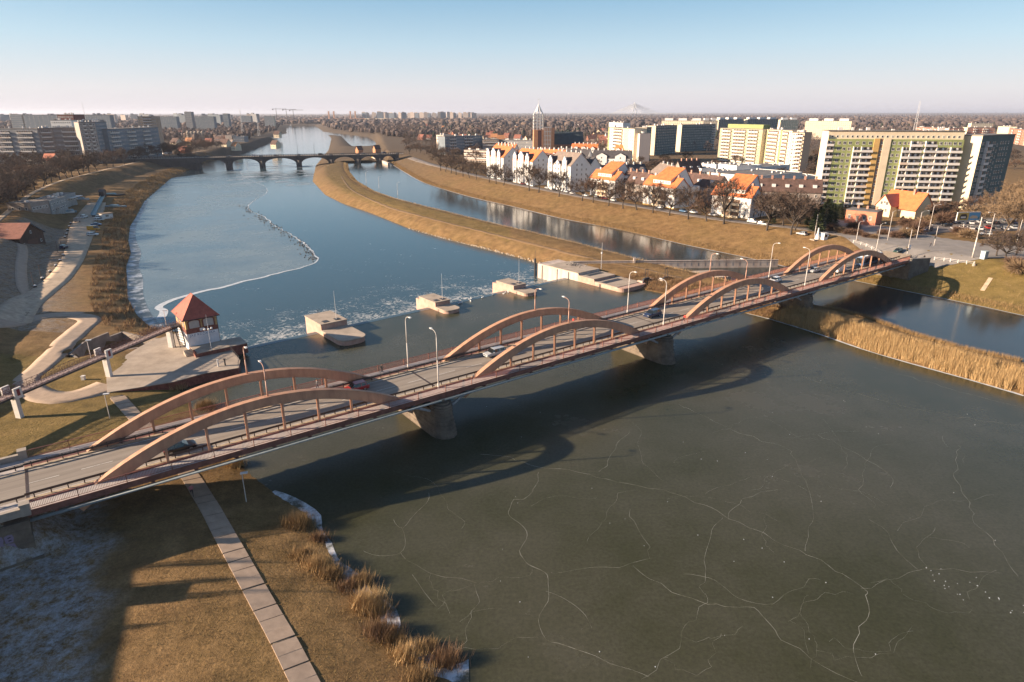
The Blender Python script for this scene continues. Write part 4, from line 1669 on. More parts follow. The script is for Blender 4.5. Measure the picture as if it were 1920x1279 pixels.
# the riverside footpath in slabs
fp_c = GPS([(598, 1330), (566, 1268), (520, 1180), (470, 1091), (424, 1008), (386, 940), (340, 872)]) + GPS([(262, 790), (218, 742)])
ped = resample(fp_c, 0.25)
seg = np.concatenate([[0], np.cumsum(np.linalg.norm(np.diff(ped, axis=0), axis=1))])
footpath = struct(ribbon('footpath', fp_c, 2.1, mat('path_bedding', (0.10, 0.08, 0.06), 0.95), dz=0.02))
mb = MB()
mb.bx(-0.94, 0.94, -1.25, 1.25, -0.28, 0.0)
mb.v = [(x * (0.99 if z == 0 else 1), y * (0.99 if z == 0 else 1), z) for x, y, z in mb.v]
me_slab = mb.mesh('paving_slab', m_path)
d = 1.0
k = 0
while d < seg[-1] - 1:
 i = int(np.searchsorted(seg, d))
 c = ped[i]
 tg = ped[min(i + 4, len(ped) - 1)] - ped[max(i - 4, 0)]
 a = atan2(tg[1], tg[0])
 L = np.array([cos(a), sin(a)])
 z0 = zt(*(c - L)); z1 = zt(*(c + L)); zc = zt(*c)
 o = put('paving_slab', me_slab, footpath, (c[0], c[1], max(zc, (z0 + z1) / 2) + 0.07 + 0.004 * (k % 3)), 0)
 Nn = np.array([-L[1], L[0]])
 o.rotation_euler = (atan2(zt(*(c + Nn * 1.2)) - zt(*(c - Nn * 1.2)), 2.4), -atan2(z1 - z0, 2.0), a)
 d += 1.95
 k += 1
struct(ribbon('yard_path', GPS([(206, 722), (160, 738), (110, 746), (70, 738), (48, 714), (75, 690), (112, 654), (145, 622), (168, 600), (140, 592)]), [7, 5.5, 4.6, 4.6, 5.2, 5.0, 5.0, 5.2, 5.5, 5], m_path))
struct(ribbon('bank_road', GPS([(-90, 612), (0, 607), (60, 598), (120, 590), (150, 590)]), 5.0, m_path, dz=0.075))
struct(ribbon('gravel_track', GPS([(20, 602), (45, 573), (78, 548), (112, 520), (136, 487), (148, 455), (156, 428), (166, 408), (182, 380)]), [8, 7.5, 7, 7.5, 9, 11, 12, 11, 9], m_track, dz=0.09))
struct(ribbon('ramp_path', GPS([(62, 560), (46, 545), (40, 522), (40, 495), (43, 470), (40, 458)]), 3.0, m_path, dz=0.11))
struct(ribbon('crest_path', [(x - 6.0, y - 3.0) for x, y in CREST[1:9]], 3.0, m_track, dz=0.06))
# riverside road on the right bank, between bank and houses
rr = [gp(u, v, 6)[:2] for u, v in [(760, 300), (800, 313), (880, 331), (960, 349), (1040, 365), (1120, 380), (1200, 395), (1290, 411), (1380, 424), (1450, 432), (1530, 442), (1590, 455)]]
riverside_road = struct(ribbon('riverside_road', [(x + 4.5, y + 9.0) for x, y in rr], 7.0, m_tar, dz=0.07, step=4))
# island track
struct(ribbon('island_track', [gp(u, v, 2)[:2] for u, v in [(640, 330), (660, 356), (720, 385), (800, 408), (880, 428), (960, 448), (1040, 468), (1120, 487), (1200, 503), (1280, 522)]], 1.3, mat('trodden_track', (0.15, 0.095, 0.05), 0.95, var=0.2, scale=1), dz=0.05, step=3))
# junction at the right bridge head
jz = 7.86
mb = MB()
J = [bp(114, 0.98), bp(122, -3), bp(150, -28), bp(210, -62), bp(225, -50), bp(168, -12), bp(165, 5), bp(178, 30), bp(185, 60), bp(170, 64), bp(140, 34), bp(124, 13), bp(114, 9.42)]
Q = [(x, y) for x, y, z in J]
junction = None
PJ = np.asarray(Q)
xs_ = np.arange(PJ[:, 0].min(), PJ[:, 0].max(), 2.0)
ys_ = np.arange(PJ[:, 1].min(), PJ[:, 1].max(), 2.0)
GXJ, GYJ = np.meshgrid(xs_, ys_)
inn = sdist(Q, GXJ, GYJ) < 1.0
ZJ = np.maximum(terrain(GXJ, GYJ) + 0.09, np.where(sdist(Q, GXJ, GYJ) < 0, 0, 0))
nyj, nxj = GXJ.shape
VJ = np.stack([GXJ, GYJ, ZJ], -1).reshape(-1, 3)
ij = np.arange(nxj * nyj).reshape(nyj, nxj)
FJ = np.stack([ij[:-1, :-1], ij[:-1, 1:], ij[1:, 1:], ij[1:, :-1]], -1).reshape(-1, 4)
keep = (inn[:-1, :-1] & inn[1:, 1:] & inn[:-1, 1:] & inn[1:, :-1]).ravel()
struct(put('junction_road', np_mesh('junction_road', VJ, FJ[keep], mat('pale_worn_asphalt', (0.22, 0.20, 0.185), 0.9, var=0.15, scale=0.25, bump=0.008, bscale=12))))
struct(ribbon('car_park', [gp(u, v, 7)[:2] for u, v in [(1700, 436), (1740, 428), (1800, 424), (1870, 420), (1960, 420)]], [14, 22, 30, 34, 34], m_tar, dz=0.06, step=3))

# ------------------------------------------------------------------ ice: sheets, rims and cracks
m_ice_b = water_material('river_ice_pale', (0.085, 0.118, 0.138), 0.18, 0.006, 0.6, (1, 1, 1), tint2=(0.15, 0.19, 0.21), rough2=0.32)
m_rim = mat('white_frozen_rim', (0.55, 0.58, 0.62), 0.7, col2=(0.36, 0.41, 0.46), scale=0.8)


def frost_material(name, base, white, thr, sc=0.5):
 m = bpy.data.materials.new(name)
 m.use_nodes = True
 nt = m.node_tree
 b = nt.nodes['Principled BSDF']
 geo = nod(nt, 'ShaderNodeNewGeometry')
 nz = nod(nt, 'ShaderNodeTexNoise')
 nz.inputs['Scale'].default_value = sc
 nz.inputs['Detail'].default_value = 10
 nz.inputs['Roughness'].default_value = 0.68
 nt.links.new(geo.outputs['Position'], nz.inputs['Vector'])
 rp = nod(nt, 'ShaderNodeValToRGB')
 rp.color_ramp.elements[0].position = thr
 rp.color_ramp.elements[1].position = thr + 0.16
 rp.color_ramp.elements[0].color = (*base, 1)
 rp.color_ramp.elements[1].color = (*white, 1)
 nt.links.new(nz.outputs['Fac'], rp.inputs['Fac'])
 nt.links.new(rp.outputs['Color'], b.inputs['Base Color'])
 b.inputs['Roughness'].default_value = 0.45
 bpn = nod(nt, 'ShaderNodeBump')
 bpn.inputs['Distance'].default_value = 0.05
 nt.links.new(nz.outputs['Fac'], bpn.inputs['Height'])
 nt.links.new(bpn.outputs['Normal'], b.inputs['Normal'])
 return m


m_shore = frost_material('frosted_shore_ice', (0.055, 0.055, 0.038), (0.58, 0.61, 0.66), 0.45, 0.32)
zi = LOW + 0.03
edge_px = [(300, 597), (304, 583), (300, 572), (330, 560), (375, 548), (410, 540), (440, 532), (480, 523), (520, 513), (560, 503), (596, 490), (586, 474), (578, 462), (560, 450), (548, 441), (528, 430), (512, 421), (500, 410), (488, 403), (470, 396), (466, 386), (482, 372), (500, 362), (497, 350), (470, 338), (452, 326), (455, 316)]
ice_e = A(edge_px, zi)
ice_e = [tuple(p) for p in resample(ice_e, 3.0)]
r_ = random.Random(5)
ice_e = [(x + r_.uniform(-.5, .5), y + r_.uniform(-.5, .5)) for x, y in ice_e]
shore = low_left[1:15]
ice_poly = ice_e + [(x - 2.5, y) for x, y in shore[::-1][1:]]
mb = MB()
mb.face([(x, y, zi) for x, y in ice_poly])
mb_n = np.asarray(ice_poly)
if np.sum(mb_n[:, 0] * np.roll(mb_n[:, 1], -1) - np.roll(mb_n[:, 0], -1) * mb_n[:, 1]) < 0:
 mb.f[0] = mb.f[0][::-1]
river_ice = struct(mb.build('river_ice', m_ice_b))
o = ribbon('ice_rim', ice_e[:-8], [2.4, 1.6, 0.5, 0.9, 0.3, 0.6, 0.3, 0.5, 0.15, 0.4, 0.1, 0.3, 0.15, 0.3, 0.1, 0.2], m_rim, step=2.0, cross=2, zfix=zi + 0.012)
o.parent = river_ice
# drifting thin ice below the far bridge
mb = MB()
for k in range(46):
 r_ = random.Random(100 + k)
 u, v = r_.uniform(445, 585), r_.uniform(302, 352)
 c = at2(u, v, zi)
 n_ = 9
 rx, ry = r_.uniform(4, 16), r_.uniform(1.5, 5)
 a0 = r_.uniform(0.3, 1.0)
 pts = []
 for i in range(n_):
  a = 2 * pi * i / n_
  q = r_.uniform(0.6, 1.1)
  x, y = rx * q * cos(a), ry * q * sin(a)
  pts.append((c[0] + x * cos(a0) - y * sin(a0), c[1] + x * sin(a0) + y * cos(a0), zi + 0.01 + 0.0006 * k))
 mb.face(pts)
o = mb.build('drift_ice', mat('thin_drift_ice', (0.42, 0.45, 0.47), 0.4, col2=(0.13, 0.17, 0.20), scale=0.15))
o.parent = river_ice
o['kind'] = 'stuff'
# rims of frozen spray along the shores
for nm, line, w, zz, off in (('canal_rim', can_right, [0.7, 0.3, 0.8, 0.4, 0.6, 0.9, 0.3, 0.7, 0.5], 0.03, 0.3), ('island_rim', isl_left[4:], [0.3, 0.8, 0.4, 0.9, 0.3, 0.7, 0.5, 0.9], 0.03, 0.0)):
 struct(ribbon('shore_ice', line, w, m_rim, step=3, cross=2, zfix=zz))
sh_ = resample(up_left[6:15], 4.0)
struct(ribbon('shore_ice', [(x - 0.9 + 0.9 * sin(0.9 * q_), y + 0.5 * cos(1.1 * q_)) for q_, (x, y) in enumerate(sh_)], [1.0, 2.0, 3.2, 2.4, 3.8, 3.0, 4.6, 3.2, 4.4, 5.0, 4.0, 5.6, 4.4, 6.0], m_shore, step=1.5, cross=7, zfix=0.035))
struct(ribbon('shore_ice', [(x + 1.5, y) for x, y in low_left[2:12]], [3, 6, 7, 5, 4, 3, 2.5, 2, 2, 2], frost_material('frosted_river_margin', (0.06, 0.08, 0.095), (0.45, 0.49, 0.54), 0.47, 0.28), step=2.5, cross=4, zfix=zi + 0.02))
# pool cracks
ZC = 1.882
CR = [
 [(0, 210), (100, 222), (220, 255), (350, 275), (520, 315), (680, 350), (830, 415), (1000, 490), (1150, 565), (1280, 635), (1350, 690), (1375, 740), (1340, 850), (1330, 930), (1350, 1000)],
 [(700, 35), (830, 95), (930, 140), (1070, 185), (1130, 265), (1165, 360), (1165, 470), (1145, 550)],
 [(1190, 140), (1330, 210), (1440, 280), (1455, 330)],
 [(1350, 430), (1455, 490), (1470, 550), (1550, 615)],
 [(1690, 180), (1690, 300), (1740, 430), (1820, 530), (1900, 640)],
 [(210, 270), (180, 350), (125, 375), (100, 415), (165, 480), (150, 550), (180, 600), (245, 635), (240, 690), (225, 780), (235, 855), (400, 915), (575, 1000)],
 [(245, 635), (390, 617), (530, 600), (600, 585)],
 [(540, 605), (680, 695), (800, 735), (870, 745), (980, 750), (1040, 830), (1180, 930), (1320, 1010)],
 [(865, 430), (800, 530), (800, 640), (785, 680), (805, 735), (740, 810), (690, 890), (580, 995)],
 [(725, 635), (800, 645), (880, 690), (980, 750), (1080, 715), (1200, 650)],
 [(240, 690), (330, 740), (390, 820)],
 [(1350, 690), (1540, 620), (1840, 625)],
 [(420, 275), (500, 165), (530, 130)], [(860, 430), (930, 370), (1050, 330)], [(525, 400), (560, 480), (600, 580)],
]
ZL = 2.914
CL = [
 [(1190, 240), (1130, 350), (1030, 435), (980, 400)], [(1030, 435), (1010, 575), (820, 572)],
 [(1010, 575), (1130, 640), (1240, 700), (1430, 735)], [(1430, 735), (1430, 850), (1390, 950), (1380, 1050), (1310, 1100)],
 [(1090, 700), (1150, 780), (1210, 870)],
]
lines = [[(900 + x / ZC, 740 + y / ZC) for x, y in l] for l in CR] + [[(400 + x / ZL, 840 + y / ZL) for x, y in l] for l in CL]
lines += [[(1500, 705), (1580, 730), (1660, 752), (1760, 775), (1920, 800)], [(1640, 690), (1700, 705), (1800, 735), (1920, 765)]]
m_crack = mat('white_ice_crack', (0.30, 0.30, 0.26), 0.6, col2=(0.09, 0.085, 0.05), scale=0.5, lo=0.42, hi=0.60)
pool_o = bpy.data.objects['pool_ice']
for k in range(34):
 r_ = random.Random(900 + k)
 u, v, a_ = r_.uniform(760, 1880), r_.uniform(760, 1240), r_.uniform(0, 6.28)
 l = [(u, v)]
 for q in range(r_.randint(3, 7)):
  a_ += r_.gauss(0, 0.45)
  l.append((l[-1][0] + 34 * cos(a_), l[-1][1] + 20 * sin(a_)))
 lines.append([p_ for p_ in l if p_[0] < 1930 and p_[1] > 740 - 0.28 * (p_[0] - 1200) and p_[0] > 700 + (p_[1] - 760) * 0.3])
lines = [l for l in lines if len(l) > 2]
for k, l in enumerate(lines):
 pts = resample(A(l, 0.0), 1.4)
 r_ = np.random.default_rng(k)
 pts = pts + r_.normal(0, 0.24, pts.shape)
 w_ = 0.05 if k in (0, 5, 7) else 0.034 if k < 22 else 0.017
 o = ribbon('ice_crack', [tuple(p) for p in pts], [w_ * q for q in r_.uniform(0.35, 1.25, max(4, len(pts)))], m_crack, step=5, cross=2, zfix=0.006 + 0.0007 * k)
 o.parent = pool_o
mb = MB()
for k in range(70):
 r_ = random.Random(k)
 if k < 26:
  t = r_.random()
  u, v = 1725 + 175 * t + r_.gauss(0, 16), 1075 + 75 * t + r_.gauss(0, 13)
 else:
  u, v = r_.uniform(900, 1900), r_.uniform(700, 1260)
 c = at2(u, v, 0)
 s_ = r_.uniform(0.025, 0.06)
 mb.prism([(c[0] + s_ * cos(a), c[1] + s_ * sin(a)) for a in (0.2, 1.5, 2.7, 4.0, 5.2)], 0.0, 0.05)
stuff(mb.build('ice_chips', m_rim), 'small white chips of ice strewn on the dark frozen pool', 'ice')
# ------------------------------------------------------------------ vegetation
def island_ramp(name, cols, rough=0.9, trans=0.0):
 """colour that differs from blade to blade"""
 if name in MATS:
  return MATS[name]
 m = bpy.data.materials.new(name)
 m.use_nodes = True
 nt = m.node_tree
 b = nt.nodes['Principled BSDF']
 b.inputs['Roughness'].default_value = rough
 b.inputs['Specular IOR Level'].default_value = 0.2
 geo = nod(nt, 'ShaderNodeNewGeometry')
 rp = nod(nt, 'ShaderNodeValToRGB')
 e = rp.color_ramp.elements
 e[0].position, e[0].color = 0.0, (*cols[0], 1)
 e[1].position, e[1].color = 1.0, (*cols[-1], 1)
 for i, c in enumerate(cols[1:-1]):
  k = e.new((i + 1) / (len(cols) - 1))
  k.color = (*c, 1)
 nt.links.new(geo.outputs['Random Per Island'], rp.inputs['Fac'])
 nt.links.new(rp.outputs['Color'], b.inputs['Base Color'])
 MATS[name] = m
 return m


m_reed = island_ramp('golden_reeds', [(0.34, 0.22, 0.10), (0.45, 0.31, 0.15), (0.53, 0.38, 0.20), (0.40, 0.26, 0.12), (0.30, 0.18, 0.085)])
m_dry = island_ramp('dry_brown_grass', [(0.16, 0.10, 0.05), (0.30, 0.20, 0.095), (0.24, 0.15, 0.07), (0.38, 0.26, 0.13)])
m_scrub = island_ramp('brown_scrub_twigs', [(0.10, 0.065, 0.045), (0.18, 0.115, 0.07), (0.26, 0.15, 0.075), (0.13, 0.085, 0.06)])


def blades(P, hmin, hmax, width, lean, seed, base=None):
 """P (n,3) feet; each blade one thin leaning triangle"""
 r = np.random.default_rng(seed)
 n = len(P)
 a = r.uniform(0, 2 * pi, n)
 h = r.uniform(hmin, hmax, n)
 L = h * r.uniform(0.2, 1.0, n) * lean
 d = np.stack([np.cos(a), np.sin(a)], -1)
 wd = np.stack([-d[:, 1], d[:, 0]], -1) * width
 V = np.zeros((n, 3, 3))
 V[:, 0, :2] = P[:, :2] - wd
 V[:, 1, :2] = P[:, :2] + wd
 V[:, 0, 2] = V[:, 1, 2] = P[:, 2] - 0.05
 V[:, 2, :2] = P[:, :2] + d * L[:, None]
 V[:, 2, 2] = P[:, 2] + h
 return V.reshape(-1, 3), np.arange(3 * n).reshape(-1, 3)


def along(line, n, d0, d1, seed, side=1):
 """random points beside a polyline, d0..d1 metres to its left (side=1) or right (-1)"""
 r = np.random.default_rng(seed)
 Q = resample(line, 2.0)
 sg = np.linalg.norm(np.diff(Q, axis=0), axis=1)
 cs = np.concatenate([[0], np.cumsum(sg)])
 t = r.uniform(0, cs[-1], n)
 i = np.clip(np.searchsorted(cs, t) - 1, 0, len(Q) - 2)
 f = (t - cs[i]) / (sg[i] + 1e-9)
 p = Q[i] + (Q[i + 1] - Q[i]) * f[:, None]
 T = (Q[i + 1] - Q[i]) / (sg[i] + 1e-9)[:, None]
 N = np.stack([-T[:, 1], T[:, 0]], -1) * side
 dd = d0 + (d1 - d0) * r.random(n)
 return p + N * dd[:, None], dd


def zadd(p):
 return np.concatenate([p, terrain(p[:, 0], p[:, 1])[:, None]], -1)


def clumpy(p, sc, seed, keep=0.5):
 v = noise2(p[:, 0], p[:, 1], sc, seed) + 0.6 * noise2(p[:, 0], p[:, 1], sc * 0.37, seed + 1)
 return p[v > np.quantile(v, 1 - keep)]


# reed belt on the island upstream of the bridge
line = isl_left[5:] + isl_ext
p, _ = along(line, 90000, 0.3, 9.0, 1, 1)
p = p[p[:, 0] < 190]
p = clumpy(p, 7, 2, 0.9)
V, F_ = blades(zadd(p), 1.3, 2.6, 0.035, 0.38, 3)
stuff(put('reed_belt', np_mesh('reed_belt', V, F_, m_reed)), 'dense golden reeds covering the tip of the island', 'reeds')
line = can_isl_near[0:5]
p, _ = along(line, 9000, 0.3, 4.5, 4, 1)
p2, _ = along(line, 1500, 0.3, 4.5, 5, -1)
p = np.concatenate([p, p2])
zz = zadd(p)
zz = zz[(zz[:, 2] > 0.1)]
V, F_ = blades(zz, 0.5, 1.3, 0.025, 0.5, 6)
stuff(put('canal_reeds', np_mesh('canal_reeds', V, F_, m_dry)), 'brown reeds along the canal edge of the island', 'reeds')
# island slopes below the weir
p, _ = along(low_right[10:-1], 70000, -0.5, 12.0, 7, -1)
zz = zadd(p)
zz = zz[(zz[:, 2] > LOW + 0.15)]
zz = np.concatenate([zz[zz[:, 2] < 0.2], zz[zz[:, 2] >= 0.2][::2]])
zz = zz[noise2(zz[:, 0], zz[:, 1], 5, 91) + 0.7 * noise2(zz[:, 0], zz[:, 1], 2.3, 92) > -0.15]
V, F_ = blades(zz, 0.3, 1.25, 0.05, 0.8, 8)
stuff(put('island_grass', np_mesh('island_grass', V, F_, m_dry)), 'rough dry grass on the river slope of the long island', 'grass')
p, _ = along(can_isl_near[5:], 20000, -1.0, 4.5, 9, 1)
p2, _ = along(can_isl_near[5:], 20000, -1.0, 4.5, 9, -1)
zz = zadd(np.concatenate([p, p2]))
dcc = sdist(CANAL, zz[:, 0], zz[:, 1])
zz = zz[(dcc > 0.2) & (dcc < 5)]
V, F_ = blades(zz, 0.3, 1.1, 0.03, 0.7, 10)
stuff(put('island_fringe', np_mesh('island_fringe', V, F_, m_reed)), 'pale reed fringe where the island meets the canal', 'reeds')
# right bank of the canal
p, _ = along(can_right, 34000, 0.2, 5.0, 11, 1)
p2, _ = along(can_right, 34000, 0.2, 5.0, 11, -1)
zz = zadd(np.concatenate([p, p2]))
dcc = sdist(CANAL, zz[:, 0], zz[:, 1])
zz = zz[(dcc > 0.3) & (dcc < 5.5)]
V, F_ = blades(zz, 0.35, 1.3, 0.035, 0.7, 12)
stuff(put('bank_reeds', np_mesh('bank_reeds', V, F_, m_dry)), 'brown reeds at the foot of the right bank', 'reeds')
# stone revetment on the island shore
p, dd = along(low_right[18:22], 1500, -0.3, 4.2, 71, -1)
r_ = np.random.default_rng(72)
q = zadd(p)
cub = np.array([(-1, -1, -.7), (1, -1, -.7), (1, 1, -.7), (-1, 1, -.7), (-.7, -.7, .7), (.7, -.7, .8), (.6, .7, .7), (-.7, .6, .6)])
cf = np.array([(3, 2, 1, 0), (4, 5, 6, 7), (0, 1, 5, 4), (1, 2, 6, 5), (2, 3, 7, 6), (3, 0, 4, 7)])
V = (cub[None] + r_.normal(0, 0.18, (len(q), 8, 3))) * r_.uniform(0.15, 0.42, (len(q), 1, 1)) + q[:, None, :]
stuff(put('stone_revetment', np_mesh('stone_revetment', V.reshape(-1, 3), (cf[None] + (np.arange(len(q)) * 8)[:, None, None]).reshape(-1, 4), island_ramp('pale_rubble', [(0.30, 0.24, 0.18), (0.46, 0.38, 0.30), (0.38, 0.31, 0.24)]))), 'pale rubble stones armouring the island shore by the weir', 'stones')
# under the bridge on the island
p, _ = along(isl_left[2:6], 16000, 0.3, 13.0, 13, 1)
zz = zadd(clumpy(p, 6, 14, 0.7))
V, F_ = blades(zz, 0.3, 1.3, 0.035, 0.8, 15)
stuff(put('island_scrub', np_mesh('island_scrub', V, F_, m_scrub)), 'brown dead scrub on the island around the bridge pier', 'scrub')
# left river margin: scrub thicket
line = low_left[1:12]
p, dd = along(line, 60000, 0.0, 13.0, 16, 1)
p2, dd2 = along(line, 60000, 0.0, 13.0, 16, -1)
pp = np.concatenate([p, p2])
dlx = sdist(LOWP, pp[:, 0], pp[:, 1])
pp = pp[(dlx > 0.2) & (dlx < 10)]
pp = clumpy(pp, 7, 17, 0.42)
k = len(pp) // 4
V, F_ = blades(zadd(pp[:k]), 0.4, 1.5, 0.05, 0.9, 58)
stuff(put('river_reeds', np_mesh('river_reeds', V, F_, m_reed)), 'golden reed patches in the scrub along the left river margin', 'reeds')
V, F_ = blades(zadd(pp[k:]), 0.4, 1.5, 0.045, 0.9, 18)
stuff(put('river_scrub', np_mesh('river_scrub', V, F_, m_scrub)), 'rusty brown scrub along the left river margin', 'scrub')
pp = np.concatenate([along(low_left[9:17], 26000, 0.0, 16.0, 19, 1)[0], along(low_left[9:17], 26000, 0.0, 16.0, 19, -1)[0]])
dlx = sdist(LOWP, pp[:, 0], pp[:, 1])
pp = clumpy(pp[(dlx > 0.2) & (dlx < 16)], 12, 20, 0.6)
V, F_ = blades(zadd(pp), 0.4, 1.6, 0.1, 0.9, 21)
stuff(put('far_river_scrub', np_mesh('far_river_scrub', V, F_, m_dry)), 'tawny dry growth along the left shore towards the far bridge', 'scrub')

r_ = np.random.default_rng(55)
pp = np.concatenate([along(can_right, 26000, 4.0, 25.0, 56, 1)[0], along(can_right, 26000, 4.0, 25.0, 56, -1)[0], along(can_isl_near[4:], 14000, 2.0, 20.0, 57, 1)[0], along(can_isl_near[4:], 14000, 2.0, 20.0, 57, -1)[0]])
pp = pp[(sdist(CANAL, pp[:, 0], pp[:, 1]) > 3) & (sdist(LOWP, pp[:, 0], pp[:, 1]) > 1) & (sdist(POOL, pp[:, 0], pp[:, 1]) > 1)]
pp = clumpy(pp, 6, 58, 0.6)
V, F_ = blades(zadd(pp), 0.12, 0.5, 0.06, 1.2, 59)
stuff(put('bank_grass', np_mesh('bank_grass', V, F_, m_dry)), 'tufted dry grass on the canal banks', 'grass')
# reed clumps along the near left shore, each a plant of its own
clump_px = [(440, 872, 2.0, 380), (560, 985, 2.6, 520), (600, 1012, 1.5, 200), (575, 1045, 2.0, 380), (598, 1062, 2.2, 420), (622, 1080, 2.0, 340), (655, 1104, 1.6, 260), (676, 1098, 1.8, 300), (690, 1135, 2.6, 520), (705, 1150, 2.0, 340), (722, 1190, 2.4, 460), (742, 1205, 1.6, 240), (768, 1232, 2.0, 360), (800, 1225, 1.6, 220), (835, 1250, 2.2, 420), (790, 1275, 2.0, 380), (330, 728, 2.2, 380), (387, 770, 2.4, 420), (365, 790, 1.6, 220)]
where = ['small reed clump at the waterline just under the bridge', 'tall golden reed clump at the top of the near left shore', 'narrow upright reed clump standing out on the white shore ice', 'rusty reed clump just inland of the narrow upright one', 'broad pale reed clump spilling toward the shore ice', 'reed clump right below the broad pale clump', 'low brown reed clump on the bank halfway down the near shore', 'upright dark reed clump surrounded by shore ice', 'largest reed clump halfway along the near left shore', 'reed clump leaning over the ice beside the largest clump', 'brown reed clump low on the near shore', 'small tuft of reeds between brown clumps low on the near shore', 'reed clump in a gap of white ice near the bottom', 'olive tuft on the white ice near the bottom edge', 'wide olive reed clump at the water near the bottom edge', 'golden reed clump closest to the bottom edge', 'golden reed tuft under the brick yard wall', 'golden reed clump seen between the first bridge arches', 'thin reed tuft beside the reeds between the first arches']
for k, (u, v, hh, nb) in enumerate(clump_px):
 c = gp(u, v, 0.3)
 r_ = np.random.default_rng(300 + k)
 rad = 0.5 + 0.35 * hh
 nb *= 5
 pp = r_.normal(0, rad * 0.5, (nb, 2))
 pp = pp[noise2(pp[:, 0], pp[:, 1], 0.9, k) > -0.15] * np.array([1.2, 0.9])
 zg = terrain(pp[:, 0] + c[0], pp[:, 1] + c[1])
 zg = np.maximum(zg, 0.0) - max(c[2], 0)
 V, F_ = blades(np.concatenate([pp, zg[:, None]], -1), 0.5 * hh * 0.6, hh * 0.8, 0.022, 0.75, 400 + k)
 o = put('reed_clump', np_mesh('reed_clump', V, F_, [m_reed, m_dry, m_scrub, m_dry][k % 4]), None, (c[0], c[1], max(c[2], 0)))
 tag(o, where[k], 'reeds', 'reed clumps on the near left shore')
# tufts in the meadow
r_ = np.random.default_rng(77)
q = np.stack([r_.uniform(-72, 0, 60000), r_.uniform(40, 95, 60000)], -1)
dpx = sdist(POOL, q[:, 0], q[:, 1])
keep = dpx > 0.6
# not on the footpath
dpt, _s = pdist([tuple(x) for x in ped[::12]], q[:, 0], q[:, 1])
keep &= dpt > 1.5
q = q[keep]
q = clumpy(q, 4.5, 78, 0.75)
V, F_ = blades(zadd(q), 0.05, 0.26, 0.025, 1.3, 79)
m_meadow = island_ramp('meadow_grass', [(0.10, 0.075, 0.03), (0.20, 0.14, 0.06), (0.16, 0.125, 0.04), (0.30, 0.20, 0.09), (0.22, 0.15, 0.065)])
stuff(put('meadow_grass', np_mesh('meadow_grass', V, F_, m_meadow)), 'short brown winter grass of the near meadow beside the footpath', 'grass')


# ------------------------------------------------------------------ bare trees
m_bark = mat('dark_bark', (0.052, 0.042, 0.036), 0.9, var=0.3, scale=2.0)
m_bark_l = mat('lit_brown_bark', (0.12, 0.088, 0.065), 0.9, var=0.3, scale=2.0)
m_twig = island_ramp('bare_twigs', [(0.060, 0.046, 0.040), (0.10, 0.072, 0.058), (0.135, 0.094, 0.072), (0.08, 0.058, 0.05)])
m_twig_r = island_ramp('reddish_bare_twigs', [(0.085, 0.055, 0.045), (0.14, 0.085, 0.06), (0.18, 0.11, 0.07)])
m_twig_y = island_ramp('tawny_bare_twigs', [(0.16, 0.115, 0.075), (0.22, 0.15, 0.09), (0.28, 0.19, 0.11)])


def tube_np(Vl, Fl, a, b, r0, r1, n):
 d = b - a
 L = np.linalg.norm(d) + 1e-9
 d = d / L
 h = np.array([1.0, 0, 0]) if abs(d[2]) > 0.9 else np.array([0, 0, 1.0])
 p = np.cross(d, h)
 p /= np.linalg.norm(p)
 q = np.cross(d, p)
 t = np.arange(n) * 2 * pi / n
 ring = np.cos(t)[:, None] * p + np.sin(t)[:, None] * q
 k = sum(len(v) for v in Vl)
 Vl.append(np.concatenate([a + ring * r0, b + ring * r1]))
 i = np.arange(n)
 j = (i + 1) % n
 Fl.append(np.concatenate([np.stack([k + i, k + j, k + n + j], -1), np.stack([k + i, k + n + j, k + n + i], -1)]))


